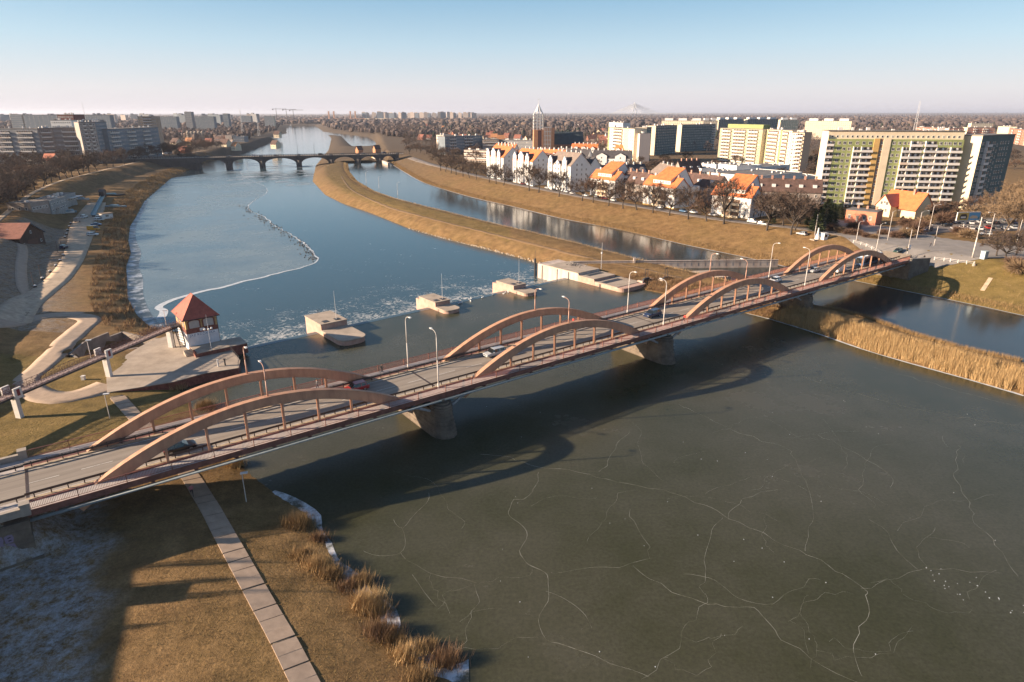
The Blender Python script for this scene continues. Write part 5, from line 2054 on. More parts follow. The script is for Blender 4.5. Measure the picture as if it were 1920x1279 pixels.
def bare_tree(seed, h=12.0, spread=0.9, trunk=0.28, fork=0.28, limbs=7, upright=0.35, twigs=6, twl=0.9, tw=0.035):
 """returns (trunk V,F), (twig V,F)"""
 r = np.random.default_rng(seed)
 Vl, Fl = [], []
 TV = []

 def grow_branch(p, d, L, rad, lev):
  nseg = 2 if lev < 3 else 1
  tips = []
  for s_ in range(nseg):
   d2 = d + r.normal(0, 0.13, 3) + np.array([0, 0, 0.05])
   d2 /= np.linalg.norm(d2)
   e = p + d2 * (L / nseg)
   tube_np(Vl, Fl, p, e, rad * (1 - 0.3 * s_), rad * (0.7 - 0.25 * s_), 5 if lev < 2 else 3)
   tips.append((e, d2))
   p, d = e, d2
  if lev >= 3:
   for (e, d2) in tips:
    for _ in range(twigs):
     dd_ = d2 * 0.6 + r.normal(0, 0.55, 3)
     dd_ /= np.linalg.norm(dd_)
     st = e - d2 * L * r.uniform(0, 0.9)
     en = st + dd_ * twl * r.uniform(0.5, 1.3)
     w = np.cross(dd_, r.normal(0, 1, 3))
     w = w / (np.linalg.norm(w) + 1e-9) * tw
     TV.append(np.stack([st - w, st + w, en]))
   return
  nchild = [limbs, 5, 4][lev] if lev < 3 else 0
  for c in range(nchild):
   f = r.uniform(0.25, 1.0) if lev > 0 else r.uniform(0.45, 1.0)
   base = tips[0][0] * (1 - f) + tips[-1][0] * f if lev > 0 else tips[-1][0] - tips[-1][1] * (1 - f) * L * 0.5
   a = 2 * pi * (c + r.uniform(-0.3, 0.3)) / nchild
   if lev == 0:
    up = upright + r.uniform(0, 0.55)
    nd = np.array([cos(a) * spread, sin(a) * spread, up])
   else:
    side_ = r.normal(0, 1, 3)
    side_ -= d * side_.dot(d)
    side_ /= np.linalg.norm(side_) + 1e-9
    nd = d * 0.75 + side_ * 0.7 + np.array([0, 0, 0.12])
   nd /= np.linalg.norm(nd)
   grow_branch(base, nd, L * ([1.25, 0.62, 0.55][lev]) * r.uniform(0.75, 1.15), rad * [0.55, 0.5, 0.5][lev], lev + 1)

 T = h * fork
 grow_branch(np.zeros(3), np.array([0, 0, 1.0]), T, trunk, 0)
 # leader
 V = np.concatenate(Vl)
 F_ = np.concatenate(Fl)
 TW = np.concatenate(TV)
 TF = np.arange(len(TW)).reshape(-1, 3)
 zmax = max(V[:, 2].max(), TW[:, 2].max())
 k = h / zmax
 return (V * k, F_), (TW * k, TF)


TREES = []
for i, (sd, hh, sp, up, lb) in enumerate([(1, 12, 0.95, 0.45, 8), (2, 12, 0.85, 0.6, 8), (3, 12, 1.05, 0.4, 9), (4, 12, 0.7, 0.75, 8)]):
 (V, F_), (TV, TF) = bare_tree(sd, hh, sp, limbs=lb, upright=up, twigs=13, twl=1.2, tw=0.038)
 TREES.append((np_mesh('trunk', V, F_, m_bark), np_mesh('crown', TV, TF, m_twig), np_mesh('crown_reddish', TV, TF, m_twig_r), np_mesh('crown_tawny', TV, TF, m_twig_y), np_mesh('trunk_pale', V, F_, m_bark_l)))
BUSH = []
for i, sd in enumerate((21, 22, 23)):
 (V, F_), (TV, TF) = bare_tree(sd, 3.0, 1.0, trunk=0.10, fork=0.10, limbs=9, upright=0.5, twigs=8, twl=0.8, tw=0.03)
 BUSH.append((np_mesh('stem', V, F_, m_bark_l), np_mesh('foliage_twigs', TV, TF, m_twig_r), np_mesh('foliage_twigs_tawny', TV, TF, m_twig_y)))


def place_tree(p, h, k, label, group=None, crown=1, rz=None, pale=False, wide=1.0, name='bare_tree'):
 t = thing(name, label, 'tree', (p[0], p[1], p[2] - 0.1), random.uniform(0, 6.28) if rz is None else rz, group)
 s_ = h / 12.0
 m_ = TREES[k % len(TREES)]
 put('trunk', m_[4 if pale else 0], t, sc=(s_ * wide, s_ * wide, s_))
 put('crown', m_[crown], t, sc=(s_ * wide, s_ * wide, s_))
 return t


def place_bush(p, h, k, label, group=None, tawny=False, wide=1.0):
 t = thing('bare_bush', label, 'bush', (p[0], p[1], p[2] - 0.1), random.uniform(0, 6.28), group)
 s_ = h / 3.0
 m_ = BUSH[k % 3]
 put('stem', m_[0], t, sc=(s_ * wide, s_ * wide, s_))
 put('twigs', m_[2 if tawny else 1], t, sc=(s_ * wide, s_ * wide, s_))
 return t


def ordinal(n):
 ones = ['', 'first', 'second', 'third', 'fourth', 'fifth', 'sixth', 'seventh', 'eighth', 'ninth', 'tenth', 'eleventh', 'twelfth', 'thirteenth', 'fourteenth', 'fifteenth', 'sixteenth', 'seventeenth', 'eighteenth', 'nineteenth']
 n += 1
 if n < 20:
  return ones[n]
 t, o = divmod(n, 10)
 tens = ['', '', 'twent', 'thirt', 'fort', 'fift', 'sixt', 'sevent', 'eight', 'ninet'][t]
 return tens + 'ieth' if o == 0 else tens + 'y-' + ones[o]


# row along the right bank; (u, v base, v top)
row = [(1483, 440, 352), (1438, 432, 350), (1357, 420, 330), (1325, 415, 352), (1290, 411, 345), (1255, 404, 345), (1224, 399, 340), (1194, 394, 335), (1168, 391, 332), (1141, 386, 336), (1112, 380, 332), (1091, 377, 325), (1048, 369, 318), (1010, 361, 310), (992, 358, 305), (944, 348, 308), (930, 345, 305), (917, 342, 305), (893, 337, 300), (881, 334, 298), (868, 331, 294), (855, 328, 290), (846, 325, 286), (835, 322, 284), (826, 320, 280)]
for k, (u, v, vt) in enumerate(row):
 p = gp(u, v, 6)
 h = max(9.0, z_over(p, u, vt) - p[2])
 place_tree(p, h * 1.08, k * 3 + 1, 'bare tree of the right bank row, %s counting from the bridge' % ordinal(k), 'bare trees along the right bank', 2 if k in (7, 10, 3) else 1)
# ------------------------------------------------------------------ buildings: helpers
m_glass = rand_tint(glass('window_glass', (0.035, 0.042, 0.05), 0.12), [(0.0, (0.03, 0.036, 0.045)), (0.35, (0.06, 0.06, 0.065)), (0.62, (0.02, 0.025, 0.03)), (0.8, (0.22, 0.20, 0.18)), (0.92, (0.36, 0.33, 0.29))])
m_frame = mat('white_window_frame', (0.62, 0.60, 0.57), 0.6)
m_white = mat('white_render_wall', (0.63, 0.62, 0.61), 0.85, var=0.07, scale=0.25)
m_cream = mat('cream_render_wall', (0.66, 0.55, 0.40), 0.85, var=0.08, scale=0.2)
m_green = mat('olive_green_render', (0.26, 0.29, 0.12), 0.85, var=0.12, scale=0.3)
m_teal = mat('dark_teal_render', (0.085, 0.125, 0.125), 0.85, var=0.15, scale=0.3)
m_ochre = mat('ochre_render', (0.52, 0.33, 0.12), 0.85, var=0.1, scale=0.3)
m_bitumen = mat('bitumen_roof', (0.13, 0.12, 0.115), 0.9, var=0.25, scale=0.3)
m_orange = mat('orange_clay_tiles', (0.52, 0.15, 0.048), 0.8, var=0.25, scale=0.6, bump=0.03, bscale=3)
m_brownr = mat('dark_brown_tiles', (0.095, 0.055, 0.045), 0.85, var=0.3, scale=0.6, bump=0.03, bscale=3)
m_greyr = mat('grey_brown_tiles', (0.20, 0.155, 0.13), 0.85, var=0.2, scale=0.6, bump=0.03, bscale=3)
m_slate = mat('dark_slate_tiles', (0.055, 0.05, 0.055), 0.8, var=0.25, scale=0.6)
m_chim = mat('brick_chimney', (0.40, 0.22, 0.16), 0.9, var=0.2, scale=1.5)
m_chimw = mat('white_chimney', (0.62, 0.58, 0.55), 0.9)
m_redbr = mat('red_brick_wall', (0.40, 0.17, 0.11), 0.9, var=0.15, scale=0.6)
m_coral = mat('coral_render', (0.56, 0.20, 0.12), 0.85, var=0.1, scale=0.4)


class Bld:
 """a building with front corners A (left) and B (right) as one looks at it; local x along the front, y away"""

 def __init__(s, name, label, cat, A_, B_, zb, group=None):
  s.A, s.B = A_, B_
  s.W = hypot(B_[0] - A_[0], B_[1] - A_[1])
  s.ang = atan2(B_[1] - A_[1], B_[0] - A_[0])
  s.zb = zb
  s.t = thing(name, label, cat, (A_[0], A_[1], zb), s.ang, group)

 def part(s, name, mb, m, parent=None, **k):
  return mb.build(name, m, parent or s.t, **k)

 def box(s, name, m, x0, x1, y0, y1, z0, z1, parent=None):
  return MB().bx(x0, x1, y0, y1, z0, z1).build(name, m, parent or s.t)

 def gable(s, name, m, x0, x1, y0, y1, ze, zr, axis='x', oh=0.4, wall=None, th=0.22, ridge=0.5, parent=None):
  """pitched roof as two slabs; optional gable-wall infill"""
  mb = MB()
  if axis == 'x':
   yr = y0 + (y1 - y0) * ridge
   k0 = (zr - ze) / (yr - y0)
   k1 = (zr - ze) / (y1 - yr)
   prof = [(y0 - oh, ze - oh * k0), (yr, zr), (y1 + oh, ze - oh * k1), (y1 + oh, ze - oh * k1 + th), (yr, zr + th), (y0 - oh, ze - oh * k0 + th)]
   mb.prof_x(prof, x0 - oh, x1 + oh)
   if wall:
    w_ = MB().prof_x([(y0, ze - 0.02), (y1, ze - 0.02), (yr, zr - 0.02)], x0, x1)
  else:
   xr_ = x0 + (x1 - x0) * ridge
   k0 = (zr - ze) / (xr_ - x0)
   k1 = (zr - ze) / (x1 - xr_)
   prof = [(x0 - oh, ze - oh * k0), (xr_, zr), (x1 + oh, ze - oh * k1), (x1 + oh, ze - oh * k1 + th), (xr_, zr + th), (x0 - oh, ze - oh * k0 + th)]
   mb.prof_y(prof, y0 - oh, y1 + oh)
   if wall:
    w_ = MB().prof_y([(x0, ze - 0.02), (x1, ze - 0.02), (xr_, zr - 0.02)], y0, y1)
  r = mb.build(name, m, parent or s.t)
  if wall:
   w_.build('gable_wall', wall, parent or s.t)
  return r


_wm = {}


def win_mesh(w, h, fm=None, lit=False):
 k = (round(w, 2), round(h, 2), fm.name if fm else '')
 if k not in _wm:
  mb = MB()
  mb.bx(-w / 2, w / 2, -0.05, 0.03, 0, h, 0, 'k')
  mid = 0.05
  mb.bx(-w / 2 + 0.1, -mid, -0.058, -0.049, 0.1, h - 0.1, 1, 'k')
  mb.bx(mid, w / 2 - 0.1, -0.058, -0.049, 0.1, h - 0.1, 1, 'k')
  mb.bx(-w / 2 - 0.06, w / 2 + 0.06, -0.12, -0.051, -0.08, 0.0, 0, 'k')
  _wm[k] = mb.mesh('window', [fm or m_frame, m_glass])
 return _wm[k]


def face_xf(b, face, D=0):
 if face == 'front':
  return lambda a: (a, 0.0), 0.0
 if face == 'right':
  return lambda a: (b.W, a), pi / 2
 if face == 'left':
  return lambda a: (0.0, a), -pi / 2


def windows(b, face, xs, zs, w, h, fm=None, parent=None, off=0.0, skip=None):
 f, rz = face_xf(b, face)
 me = win_mesh(w, h, fm)
 for i, a in enumerate(xs):
  for j, z in enumerate(zs):
   if skip and skip(i, j):
    continue
   x, y = f(a)
   if face == 'front':
    y += off
   elif face == 'right':
    x += off
   else:
    x += off
   put('window', me, parent or b.t, (x, y, z), rz)


def windows_joined(b, face, xs, zs, w, h, fm=None, off=0.0, name='windows', skip=None):
 f, rz = face_xf(b, face)
 mb = MB()
 c, s_ = cos(rz), sin(rz)
 for i, a in enumerate(xs):
  for j, z in enumerate(zs):
   if skip and skip(i, j):
    continue
   x0, y0 = f(a)
   k = len(mb.v)
   mb.bx(-w / 2, w / 2, -0.06, 0.03, 0, h, 0, 'k')
   mb.bx(-w / 2 + w * 0.17, w / 2 - w * 0.17, -0.075, -0.059, h * 0.14, h * 0.86, 1, 'k')
   mb.xf(lambda x, y, z_: (x0 + (off if face != 'front' else 0) + c * x - s_ * y, y0 + (off if face == 'front' else 0) + s_ * x + c * y, z + z_), k)
 o = mb.build(name, [fm or m_frame, m_glass], b.t)
 o['kind'] = 'stuff'
 return o


def spread(n, a, b_):
 return [a + (b_ - a) * (i + 0.5) / n for i in range(n)]


ZG = 6.0
# ------------------------------------------------------------------ three white gabled houses
WH = [
 (((912.7, 331.5), (944, 337.5)), 295.5, 277.5, m_orange, 'white gabled apartment house farthest left of the riverside three, orange roof'),
 (((961.5, 341), (998, 348)), 303.5, 284.5, m_orange, 'white gabled apartment house in the middle of the riverside three, orange roof'),
 (((1026.5, 353.5), (1068.7, 361)), 311.5, 291.5, m_greyr, 'white gabled apartment house with grey-brown roof, nearest of the riverside three'),
]
for k, (px_, ve, vr, mr, lab) in enumerate(WH):
 A_, B_ = at2(*px_[0], ZG), at2(*px_[1], ZG)
 b = Bld('gabled_house', lab, 'apartment house', A_, B_, ZG, 'white gabled houses')
 W = b.W
 ze = z_over(B_, px_[1][0], ve) - ZG
 D = 15.0
 zr = ze + 7.2
 b.box('wall', m_white, 0, W, 0, D, -1, ze)
 b.gable('roof', mr, 0, W, 0, D, ze, zr, 'x', 0.35, m_white)
 # three projecting bays with pointed gables
 for q, (f0_, f1_, top) in enumerate(((0.07, 0.24, 5.2), (0.35, 0.60, 6.0 if k < 2 else 2.6), (0.70, 0.86, 5.2))):
  x0, x1 = W * f0_, W * f1_
  mb = MB()
  xm = (x0 + x1) / 2
  mb.prof_y([(x0, -1), (x1, -1), (x1, ze + top - 2.2), (x1 - (x1 - x0) * 0.12, ze + top - 2.0), (xm + 0.35, ze + top), (xm - 0.35, ze + top), (x0 + (x1 - x0) * 0.12, ze + top - 2.0), (x0, ze + top - 2.2)], -0.9, -0.001)
  bay = mb.build('bay', m_white, b.t)
  mb = MB()
  kk = (zr - ze) / (D / 2)
  yb = (top - 2.2) / kk
  mb.face([(x0, -0.4, ze + top - 2.3), (xm, -0.4, ze + top - 0.3), (xm, (top - 0.3) / kk, ze + top - 0.3), (x0, yb, ze + top - 2.3)])
  mb.face([(xm, -0.4, ze + top - 0.3), (x1, -0.4, ze + top - 2.3), (x1, yb, ze + top - 2.3), (xm, (top - 0.3) / kk, ze + top - 0.3)])
  mb.face([(x1, -0.4, ze - 0.2), (x1, yb, ze + top - 2.3), (x1, -0.4, ze + top - 2.3)])
  mb.build('dormer_roof', m_slate, bay)
  fl = int(ze // 2.9)
  n_ = 2 if q == 1 else 1
  for i in range(n_):
   for j in range(fl + 1):
    put('window', win_mesh(1.3 if n_ == 2 else 1.5, 1.5), bay, (x0 + (x1 - x0) * (i + 0.5) / n_, -0.9, 1.0 + 2.9 * j))
 fl = int(ze // 2.9)
 windows(b, 'front', [W * 0.295, W * 0.65, W * 0.93], [1.0 + 2.9 * j for j in range(fl)], 0.9, 1.5)
 windows(b, 'right', [4.6, 8.2, 11.5], [1.0 + 2.9 * j for j in range(fl + 1)], 0.95, 1.45, skip=lambda i, j: j >= fl and i == 2)
 for q in range(5):
  b.box('chimney', m_chimw, W * (0.12 + 0.2 * q), W * (0.12 + 0.2 * q) + 0.8, D * 0.55, D * 0.55 + 0.8, zr - 1.0, zr + 1.5)
 # rear wing with its own roof
 b.box('rear_wing', m_white, W * 0.05, W * 0.9, D + 0.02, D + 10, -1, ze - 1.5)
 b.gable('rear_roof', m_slate if k == 2 else m_brownr, W * 0.05, W * 0.9, D + 0.3, D + 10, ze - 1.5, ze + 4.2, 'x', 0.3, m_white)

# ------------------------------------------------------------------ three houses with orange roofs
OH = [
 (((1106, 367), (1151.5, 374)), 337.4, 307, 'white house with stepped orange roof, farthest from the bridge of the orange three'),
 (((1205, 382.6), (1263, 392.5)), 352, 318, 'white house with stepped orange roof, middle of the orange three'),
 (((1332, 404), (1404, 413)), 369.7, 331.8, 'white house with stepped orange roof, nearest the bridge of the orange three'),
]
for k, (px_, ve, vr, lab) in enumerate(OH):
 A_, B_ = at2(*px_[0], ZG), at2(*px_[1], ZG)
 b = Bld('orange_roof_house', lab, 'apartment house', A_, B_, ZG, 'houses with orange roofs')
 W = b.W
 ze = z_over(B_, px_[1][0], ve) - ZG
 D = 17.0
 b.box('wall', m_white, 0, W, 0, D, -1, ze)
 zr = ze + 4.2
 b.gable('roof', m_orange, 0, W, 0, D * 0.55, ze, zr, 'x', 0.6, m_white)
 # tall central block with shed window band
 xa, xb = W * 0.26, W * 0.80
 z2 = ze + 3.0
 zr2 = ze + 8.6
 mb = MB()
 mb.prof_x([(0.9, ze + 0.6), (D, ze - 0.02), (D * 0.62, zr2), (0.9, z2)], xa, xb)
 core = mb.build('upper_block', m_white, b.t)
 mb = MB()
 kx = (zr2 - z2) / (D * 0.62 - 0.9)
 mb.prof_x([(0.5, z2 + 0.04 - 0.4 * kx), (D * 0.62, zr2 + 0.04), (D + 0.3, ze + 0.1), (D + 0.3, ze + 0.34), (D * 0.62, zr2 + 0.3), (0.5, z2 + 0.3 - 0.4 * kx)], xa - 0.25, xb + 0.25)
 mb.build('upper_roof', m_orange, core)
 for i in range(6):
  put('window', win_mesh(0.95, 1.2), core, (xa + (xb - xa) * (i + 0.5) / 6, 0.88, ze + 1.3))
 fl = max(3, int(ze // 2.8))
 windows(b, 'front', [W * 0.10, W * 0.88], [1.0 + 2.8 * j for j in range(fl)], 1.1, 1.4)
 windows(b, 'right', [4.0, 8.5, 13.0], [1.0 + 2.8 * j for j in range(fl)], 1.0, 1.4)
 # loggias
 for i in range(2):
  x0, x1 = W * (0.30 + 0.24 * i), W * (0.30 + 0.24 * i) + W * 0.19
  for j in range(fl):
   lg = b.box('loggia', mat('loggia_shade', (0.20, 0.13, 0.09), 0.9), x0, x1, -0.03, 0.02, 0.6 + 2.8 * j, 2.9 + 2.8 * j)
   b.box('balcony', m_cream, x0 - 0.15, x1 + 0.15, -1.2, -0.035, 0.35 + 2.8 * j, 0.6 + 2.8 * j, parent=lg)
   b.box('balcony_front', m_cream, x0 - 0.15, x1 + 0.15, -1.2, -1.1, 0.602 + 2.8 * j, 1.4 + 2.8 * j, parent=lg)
 b.box('loggia_pier', m_cream, W * 0.505, W * 0.53, -1.0, -0.01, -0.5, ze - 0.2)
 b.box('plinth', m_ochre, -0.05, W + 0.05, -0.05, D + 0.05, -1, 0.5)
 b.box('chimney', m_chimw, W * 0.12, W * 0.12 + 0.9, D * 0.28, D * 0.28 + 0.9, zr - 0.8, zr + 1.3)
 b.box('chimney', m_chim, W * 0.84, W * 0.84 + 0.9, D * 0.28, D * 0.28 + 0.9, zr - 0.8, zr + 1.3)


# ------------------------------------------------------------------ terraces behind
def terrace(name, label, A_, B_, D, ze, zr, wall, roof, chim, ndorm=0, dm=None, group='terraces behind the riverside houses', nwin=10, rows=3):
 b = Bld(name, label, 'terrace', A_, B_, ZG, group)
 W = b.W
 b.box('wall', wall, 0, W, 0, D, -1, ze)
 b.gable('roof', roof, 0, W, 0, D, ze, zr, 'x', 0.4, wall)
 for i in range(chim):
  x = W * (i + 0.6) / (chim + 0.2)
  b.box('chimney', m_chim if roof is m_brownr else m_chimw, x, x + 0.9, D * 0.5 - 0.45, D * 0.5 + 0.45, zr - 0.5, zr + 1.6)
 for i in range(ndorm):
  x = W * (i + 0.5) / ndorm
  w2 = W / ndorm * 0.28
  mb = MB()
  mb.prof_y([(x - w2, 0), (x + w2, 0), (x + w2, ze + 1.8), (x, ze + 4.0), (x - w2, ze + 1.8)], -0.8, -0.001)
  gb = mb.build('gable_bay', dm or wall, b.t)
  mb = MB()
  kk = (zr - ze) / (D / 2)
  mb.face([(x - w2 - 0.3, -1.0, ze + 1.6), (x, -1.0, ze + 4.1), (x, 4.1 / kk, ze + 4.1), (x - w2 - 0.3, 1.6 / kk, ze + 1.6)])
  mb.face([(x, -1.0, ze + 4.1), (x + w2 + 0.3, -1.0, ze + 1.6), (x + w2 + 0.3, 1.6 / kk, ze + 1.6), (x, 4.1 / kk, ze + 4.1)])
  mb.build('bay_roof', roof, gb)
  put('window', win_mesh(1.2, 1.4), gb, (x, -0.8, ze - 0.6))
  put('window', win_mesh(1.2, 1.4), gb, (x, -0.8, ze - 3.6))
 windows_joined(b, 'front', spread(nwin, 0.5, W - 0.5), [1.2 + 2.9 * j for j in range(rows)], 1.1, 1.4)
 windows_joined(b, 'right', spread(3, 1, D - 1), [1.2 + 2.9 * j for j in range(rows)], 1.0, 1.4, name='side_windows')
 return b


m_bluew = mat('bluish_white_wall', (0.50, 0.52, 0.56), 0.85, var=0.06, scale=0.3)
terrace('terrace_row', 'bluish white terrace with pointed bays behind the orange-roofed houses', at2(1092, 357, ZG), at2(1213, 352, ZG), 11, 9.0, 14.5, m_bluew, m_slate, 9, 6, m_bluew, nwin=14)
terrace('terrace_row', 'bluish white end house with brown roof beside the school', at2(1213, 354, ZG), at2(1237, 363, ZG), 16, 9.5, 16.0, m_bluew, m_greyr, 3, 0, nwin=4)
for k, (u0, v0, u1, v1, D, ze, zr, roof, lab) in enumerate([
 (1000, 318, 1052, 322, 11, 11, 17, m_orange, 'orange roof terrace just behind the middle white house'),
 (925, 306, 962, 308, 11, 12, 18, m_orange, 'orange roof terrace behind the leftmost white house'),
 (1040, 314, 1100, 317, 11, 10, 16.5, m_slate, 'dark roof terrace with many white chimneys behind the nearest white house'),
 (1070, 303, 1118, 304, 11, 11, 17, m_orange, 'orange roof terrace below the dark church roof'),
 (1110, 318, 1180, 320, 11, 10, 16, m_slate, 'long dark roof terrace left of the pale school'),
 (1150, 305, 1200, 307, 11, 10, 16.5, m_orange, 'orange roof terrace below the first pale apartment block'),
]):
 terrace('terrace_row', lab, at2(u0, v0, ZG), at2(u1, v1, ZG), D, ze, zr, m_white, roof, 6, 3 if k % 2 else 2, m_white, nwin=8)
m_grubby = mat('grey_brown_render', (0.30, 0.25, 0.22), 0.9, var=0.15, scale=0.4)
for k, (u0, v0, u1, v1, D, ze, zr, lab) in enumerate([
 (1160, 372, 1206, 379, 11, 9.5, 15.0, 'dark brown roofed terrace between the first two orange-roofed houses'),
 (1268, 376, 1338, 387, 11, 9.5, 15.0, 'dark brown roofed terrace between the nearest two orange-roofed houses'),
 (1276, 352, 1316, 350, 10, 10, 16.5, 'dark brown roof with dormers in front of the school'),
 (1408, 393, 1535, 398, 11, 9.5, 15.0, 'long dark brown roofed terrace reaching toward the green tower block'),
]):
 b = terrace('terrace_row', lab, at2(u0, v0, ZG), at2(u1, v1, ZG), D, ze, zr, m_grubby, m_brownr, 4 + 2 * (k == 3), 0, None, nwin=8)
 for q in range(3 + (k == 3) * 2):
  x = b.W * (q + 0.5) / (3 + (k == 3) * 2)
  b.box('dormer', m_white, x - 0.9, x + 0.9, 1.6, 3.6, ze + 1.2, ze + 3.2)

# ------------------------------------------------------------------ the school: flat white blocks


def flat(name, label, cat, A_, B_, D, H, wall, n, rows, w=1.8, h=1.8, z0=1.2, fh=3.4, roof=None, group=None, side=3, zb=ZG, vents=4):
 b = Bld(name, label, cat, A_, B_, zb, group)
 W = b.W
 b.box('wall', wall, 0, W, 0, D, -2, H)
 rf = b.box('roof', roof or m_bitumen, 0.3, W - 0.3, 0.3, D - 0.3, H + 0.002, H + 0.12)
 mb = MB()
 for (x0, x1, y0, y1) in ((-0.1, W + 0.1, -0.1, 0.28), (-0.1, W + 0.1, D - 0.28, D + 0.1), (-0.1, 0.28, 0.282, D - 0.282), (W - 0.28, W + 0.1, 0.282, D - 0.282)):
  mb.bx(x0, x1, y0, y1, H + 0.003, H + 0.45)
 mb.build('parapet', wall, b.t)
 if n:
  windows_joined(b, 'front', spread(n, 0.6, W - 0.6), [z0 + fh * j for j in range(rows)], w, h)
 if side:
  windows_joined(b, 'left', spread(side, 0.8, D - 0.8), [z0 + fh * j for j in range(rows)], w, h, name='side_windows')
 r_ = random.Random(hash(label) % 9999 if False else len(label) * 31)
 for i in range(vents):
  x, y = r_.uniform(1.5, W - 3), r_.uniform(1.5, max(2, D - 3))
  b.box('roof_vent', m_chimw, x, x + r_.uniform(0.8, 2.2), y, y + 0.9, H + 0.121, H + r_.uniform(0.8, 1.5), parent=rf)
 return b


for k, (u0, v0, u1, v1, D, H, n, rows, lab) in enumerate([
 (1238, 346, 1287, 350, 14, 11, 9, 3, 'white flat-roofed school wing on the left, many roof vents'),
 (1312, 351, 1336, 350, 16, 11.5, 5, 3, 'pale grey flat-roofed school stair block with square windows'),
 (1336, 348, 1378, 346, 14, 9, 10, 2, 'low white school link with tall narrow windows'),
 (1340, 336, 1372, 333, 20, 10, 9, 2, 'white flat-roofed school wing at the back left'),
 (1378, 344, 1424, 342, 20, 11.5, 14, 2, 'white flat-roofed school wing with a row of narrow windows'),
 (1424, 342, 1478, 336, 18, 10, 12, 2, 'grey-topped school wing at the back right'),
 (1408, 362, 1500, 352, 34, 9.5, 16, 1, 'white sports hall with a broad dark flat roof'),
 (1498, 352, 1542, 351, 26, 6.5, 8, 1, 'low dark-roofed hall beside the green tower block'),
]):
 flat('school_building', lab, 'school', at2(u0, v0, ZG), at2(u1, v1, ZG), D, H, m_white, n, rows, 1.7 if k not in (2, 4) else 1.0, 2.0, vents=8, group='school buildings')
# ------------------------------------------------------------------ apartment blocks
m_panel = rand_tint(mat('white_balcony_panel', (0.66, 0.61, 0.58), 0.7), [(0.0, (0.64, 0.60, 0.57)), (0.4, (0.58, 0.55, 0.53)), (0.6, (0.66, 0.60, 0.52)), (0.82, (0.50, 0.49, 0.49)), (0.94, (0.56, 0.44, 0.36))])
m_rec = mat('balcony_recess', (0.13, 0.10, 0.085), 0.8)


def bal_mesh(w, key=''):
 mb = MB()
 mb.bx(-w / 2, w / 2, -1.3, -0.01, -0.02, 0.14, 0)
 mb.bx(-w / 2, w / 2, -1.3, -1.22, 0.142, 1.12, 0)
 mb.bx(-w / 2, -w / 2 + 0.09, -1.219, -0.01, 0.142, 2.72, 0)
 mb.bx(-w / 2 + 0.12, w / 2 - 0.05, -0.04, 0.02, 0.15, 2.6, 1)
 for i in range(4):
  x = -w / 2 + 0.3 + (w - 0.6) * (i + 0.5) / 4
  mb.bx(x - w * 0.085, x + w * 0.085, -0.07, -0.041, 0.95, 2.4, 2 if i % 2 else 3)
 return mb.mesh('balcony', [m_panel, m_rec, m_glass, m_frame])


big = Bld('tower_block', 'large olive and white slab tower block with balconies above the riverside junction', 'apartment block', (159.5, 338.0), (221.5, 328.0), 4.5, 'tower blocks')
W, D, FL, FH = big.W, 12.0, 12, 2.88
H = 37.4
big.box('wall', m_green, 0.02, W - 0.02, 0.0, D, -1, H - 2.2)
big.box('end_wall', m_cream, -0.12, 0.018, -0.02, D + 0.05, -1, H)
big.box('attic', m_cream, 0.02, W - 0.02, 1.3, D, H - 2.198, H + 1.6)
for (a, c) in ((0.0, 25.0), (28.0, W)):
 for i in range(int((c - a) / 2.6)):
  pass
windows_joined(big, 'front', spread(26, 1, W - 1), [H - 1.6], 1.1, 1.2, off=1.3, name='attic_windows')
rf = big.box('roof', m_bitumen, -0.3, W + 0.3, 0.9, D + 0.3, H + 1.602, H + 1.9)
r_ = random.Random(4)
for i in range(9):
 x, y = r_.uniform(2, W - 4), r_.uniform(4, D - 3)
 big.box('roof_vent', m_chimw, x, x + r_.uniform(0.8, 2.0), y, y + 1, H + 1.902, H + r_.uniform(2.4, 3.4), parent=rf)
x_och, x_slot, x_strip = 21.6, 24.2, 26.0
big.box('ochre_stripe', m_ochre, x_och, x_slot, -0.5, -0.002, -1, H - 1.9)
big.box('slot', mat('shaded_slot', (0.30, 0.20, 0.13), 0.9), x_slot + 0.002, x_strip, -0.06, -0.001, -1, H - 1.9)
big.box('white_stripe', m_cream, x_strip + 0.002, x_strip + 3.4, -0.35, -0.002, -1, H - 1.9)
zs = [1.0 + FH * j for j in range(FL)]
windows(big, 'front', [x_slot + 1.2], zs, 1.0, 1.2, off=-0.06)
m54, m36 = bal_mesh(5.4), bal_mesh(3.4)
# west part: single windows left, paired balconies right
for j, z in enumerate(zs):
 for i, x in enumerate((2.6, 5.4, 8.0, 10.6)):
  put('window', win_mesh(1.5, 1.4), big.t, (x, 0, z))
 if j < FL - 1:
  put('balcony', m36, big.t, (14.0, 0, z - 0.9))
  put('balcony', m54, big.t, (18.8, 0, z - 0.9))
 else:
  for x in (14.0, 17.0, 20.0):
   put('window', win_mesh(1.5, 1.4), big.t, (x, 0, z))
 # end balconies peeping past the left corner
 put('balcony', m36, big.t, (1.0, -0.02, z - 0.9))
x0 = x_strip + 3.4
for j, z in enumerate(zs):
 for x in (1.7, 4.2):
  put('window', win_mesh(1.4, 1.4), big.t, (x0 + x, 0, z))
 for x, me in ((7.4, m36), (11.9, m54), (18.6, m54), (24.0, m54), (30.4, m54)):
  if j == FL - 1 and x in (7.4, 24.0, 30.4):
   put('window', win_mesh(1.4, 1.4), big.t, (x0 + x - 0.9, 0, z))
   put('window', win_mesh(1.4, 1.4), big.t, (x0 + x + 1.3, 0, z))
  else:
   put('balcony', me, big.t, (x0 + x, 0, z - 0.9))
 for x in (15.2, 27.2):
  put('window', win_mesh(1.5, 1.4), big.t, (x0 + x, 0, z))

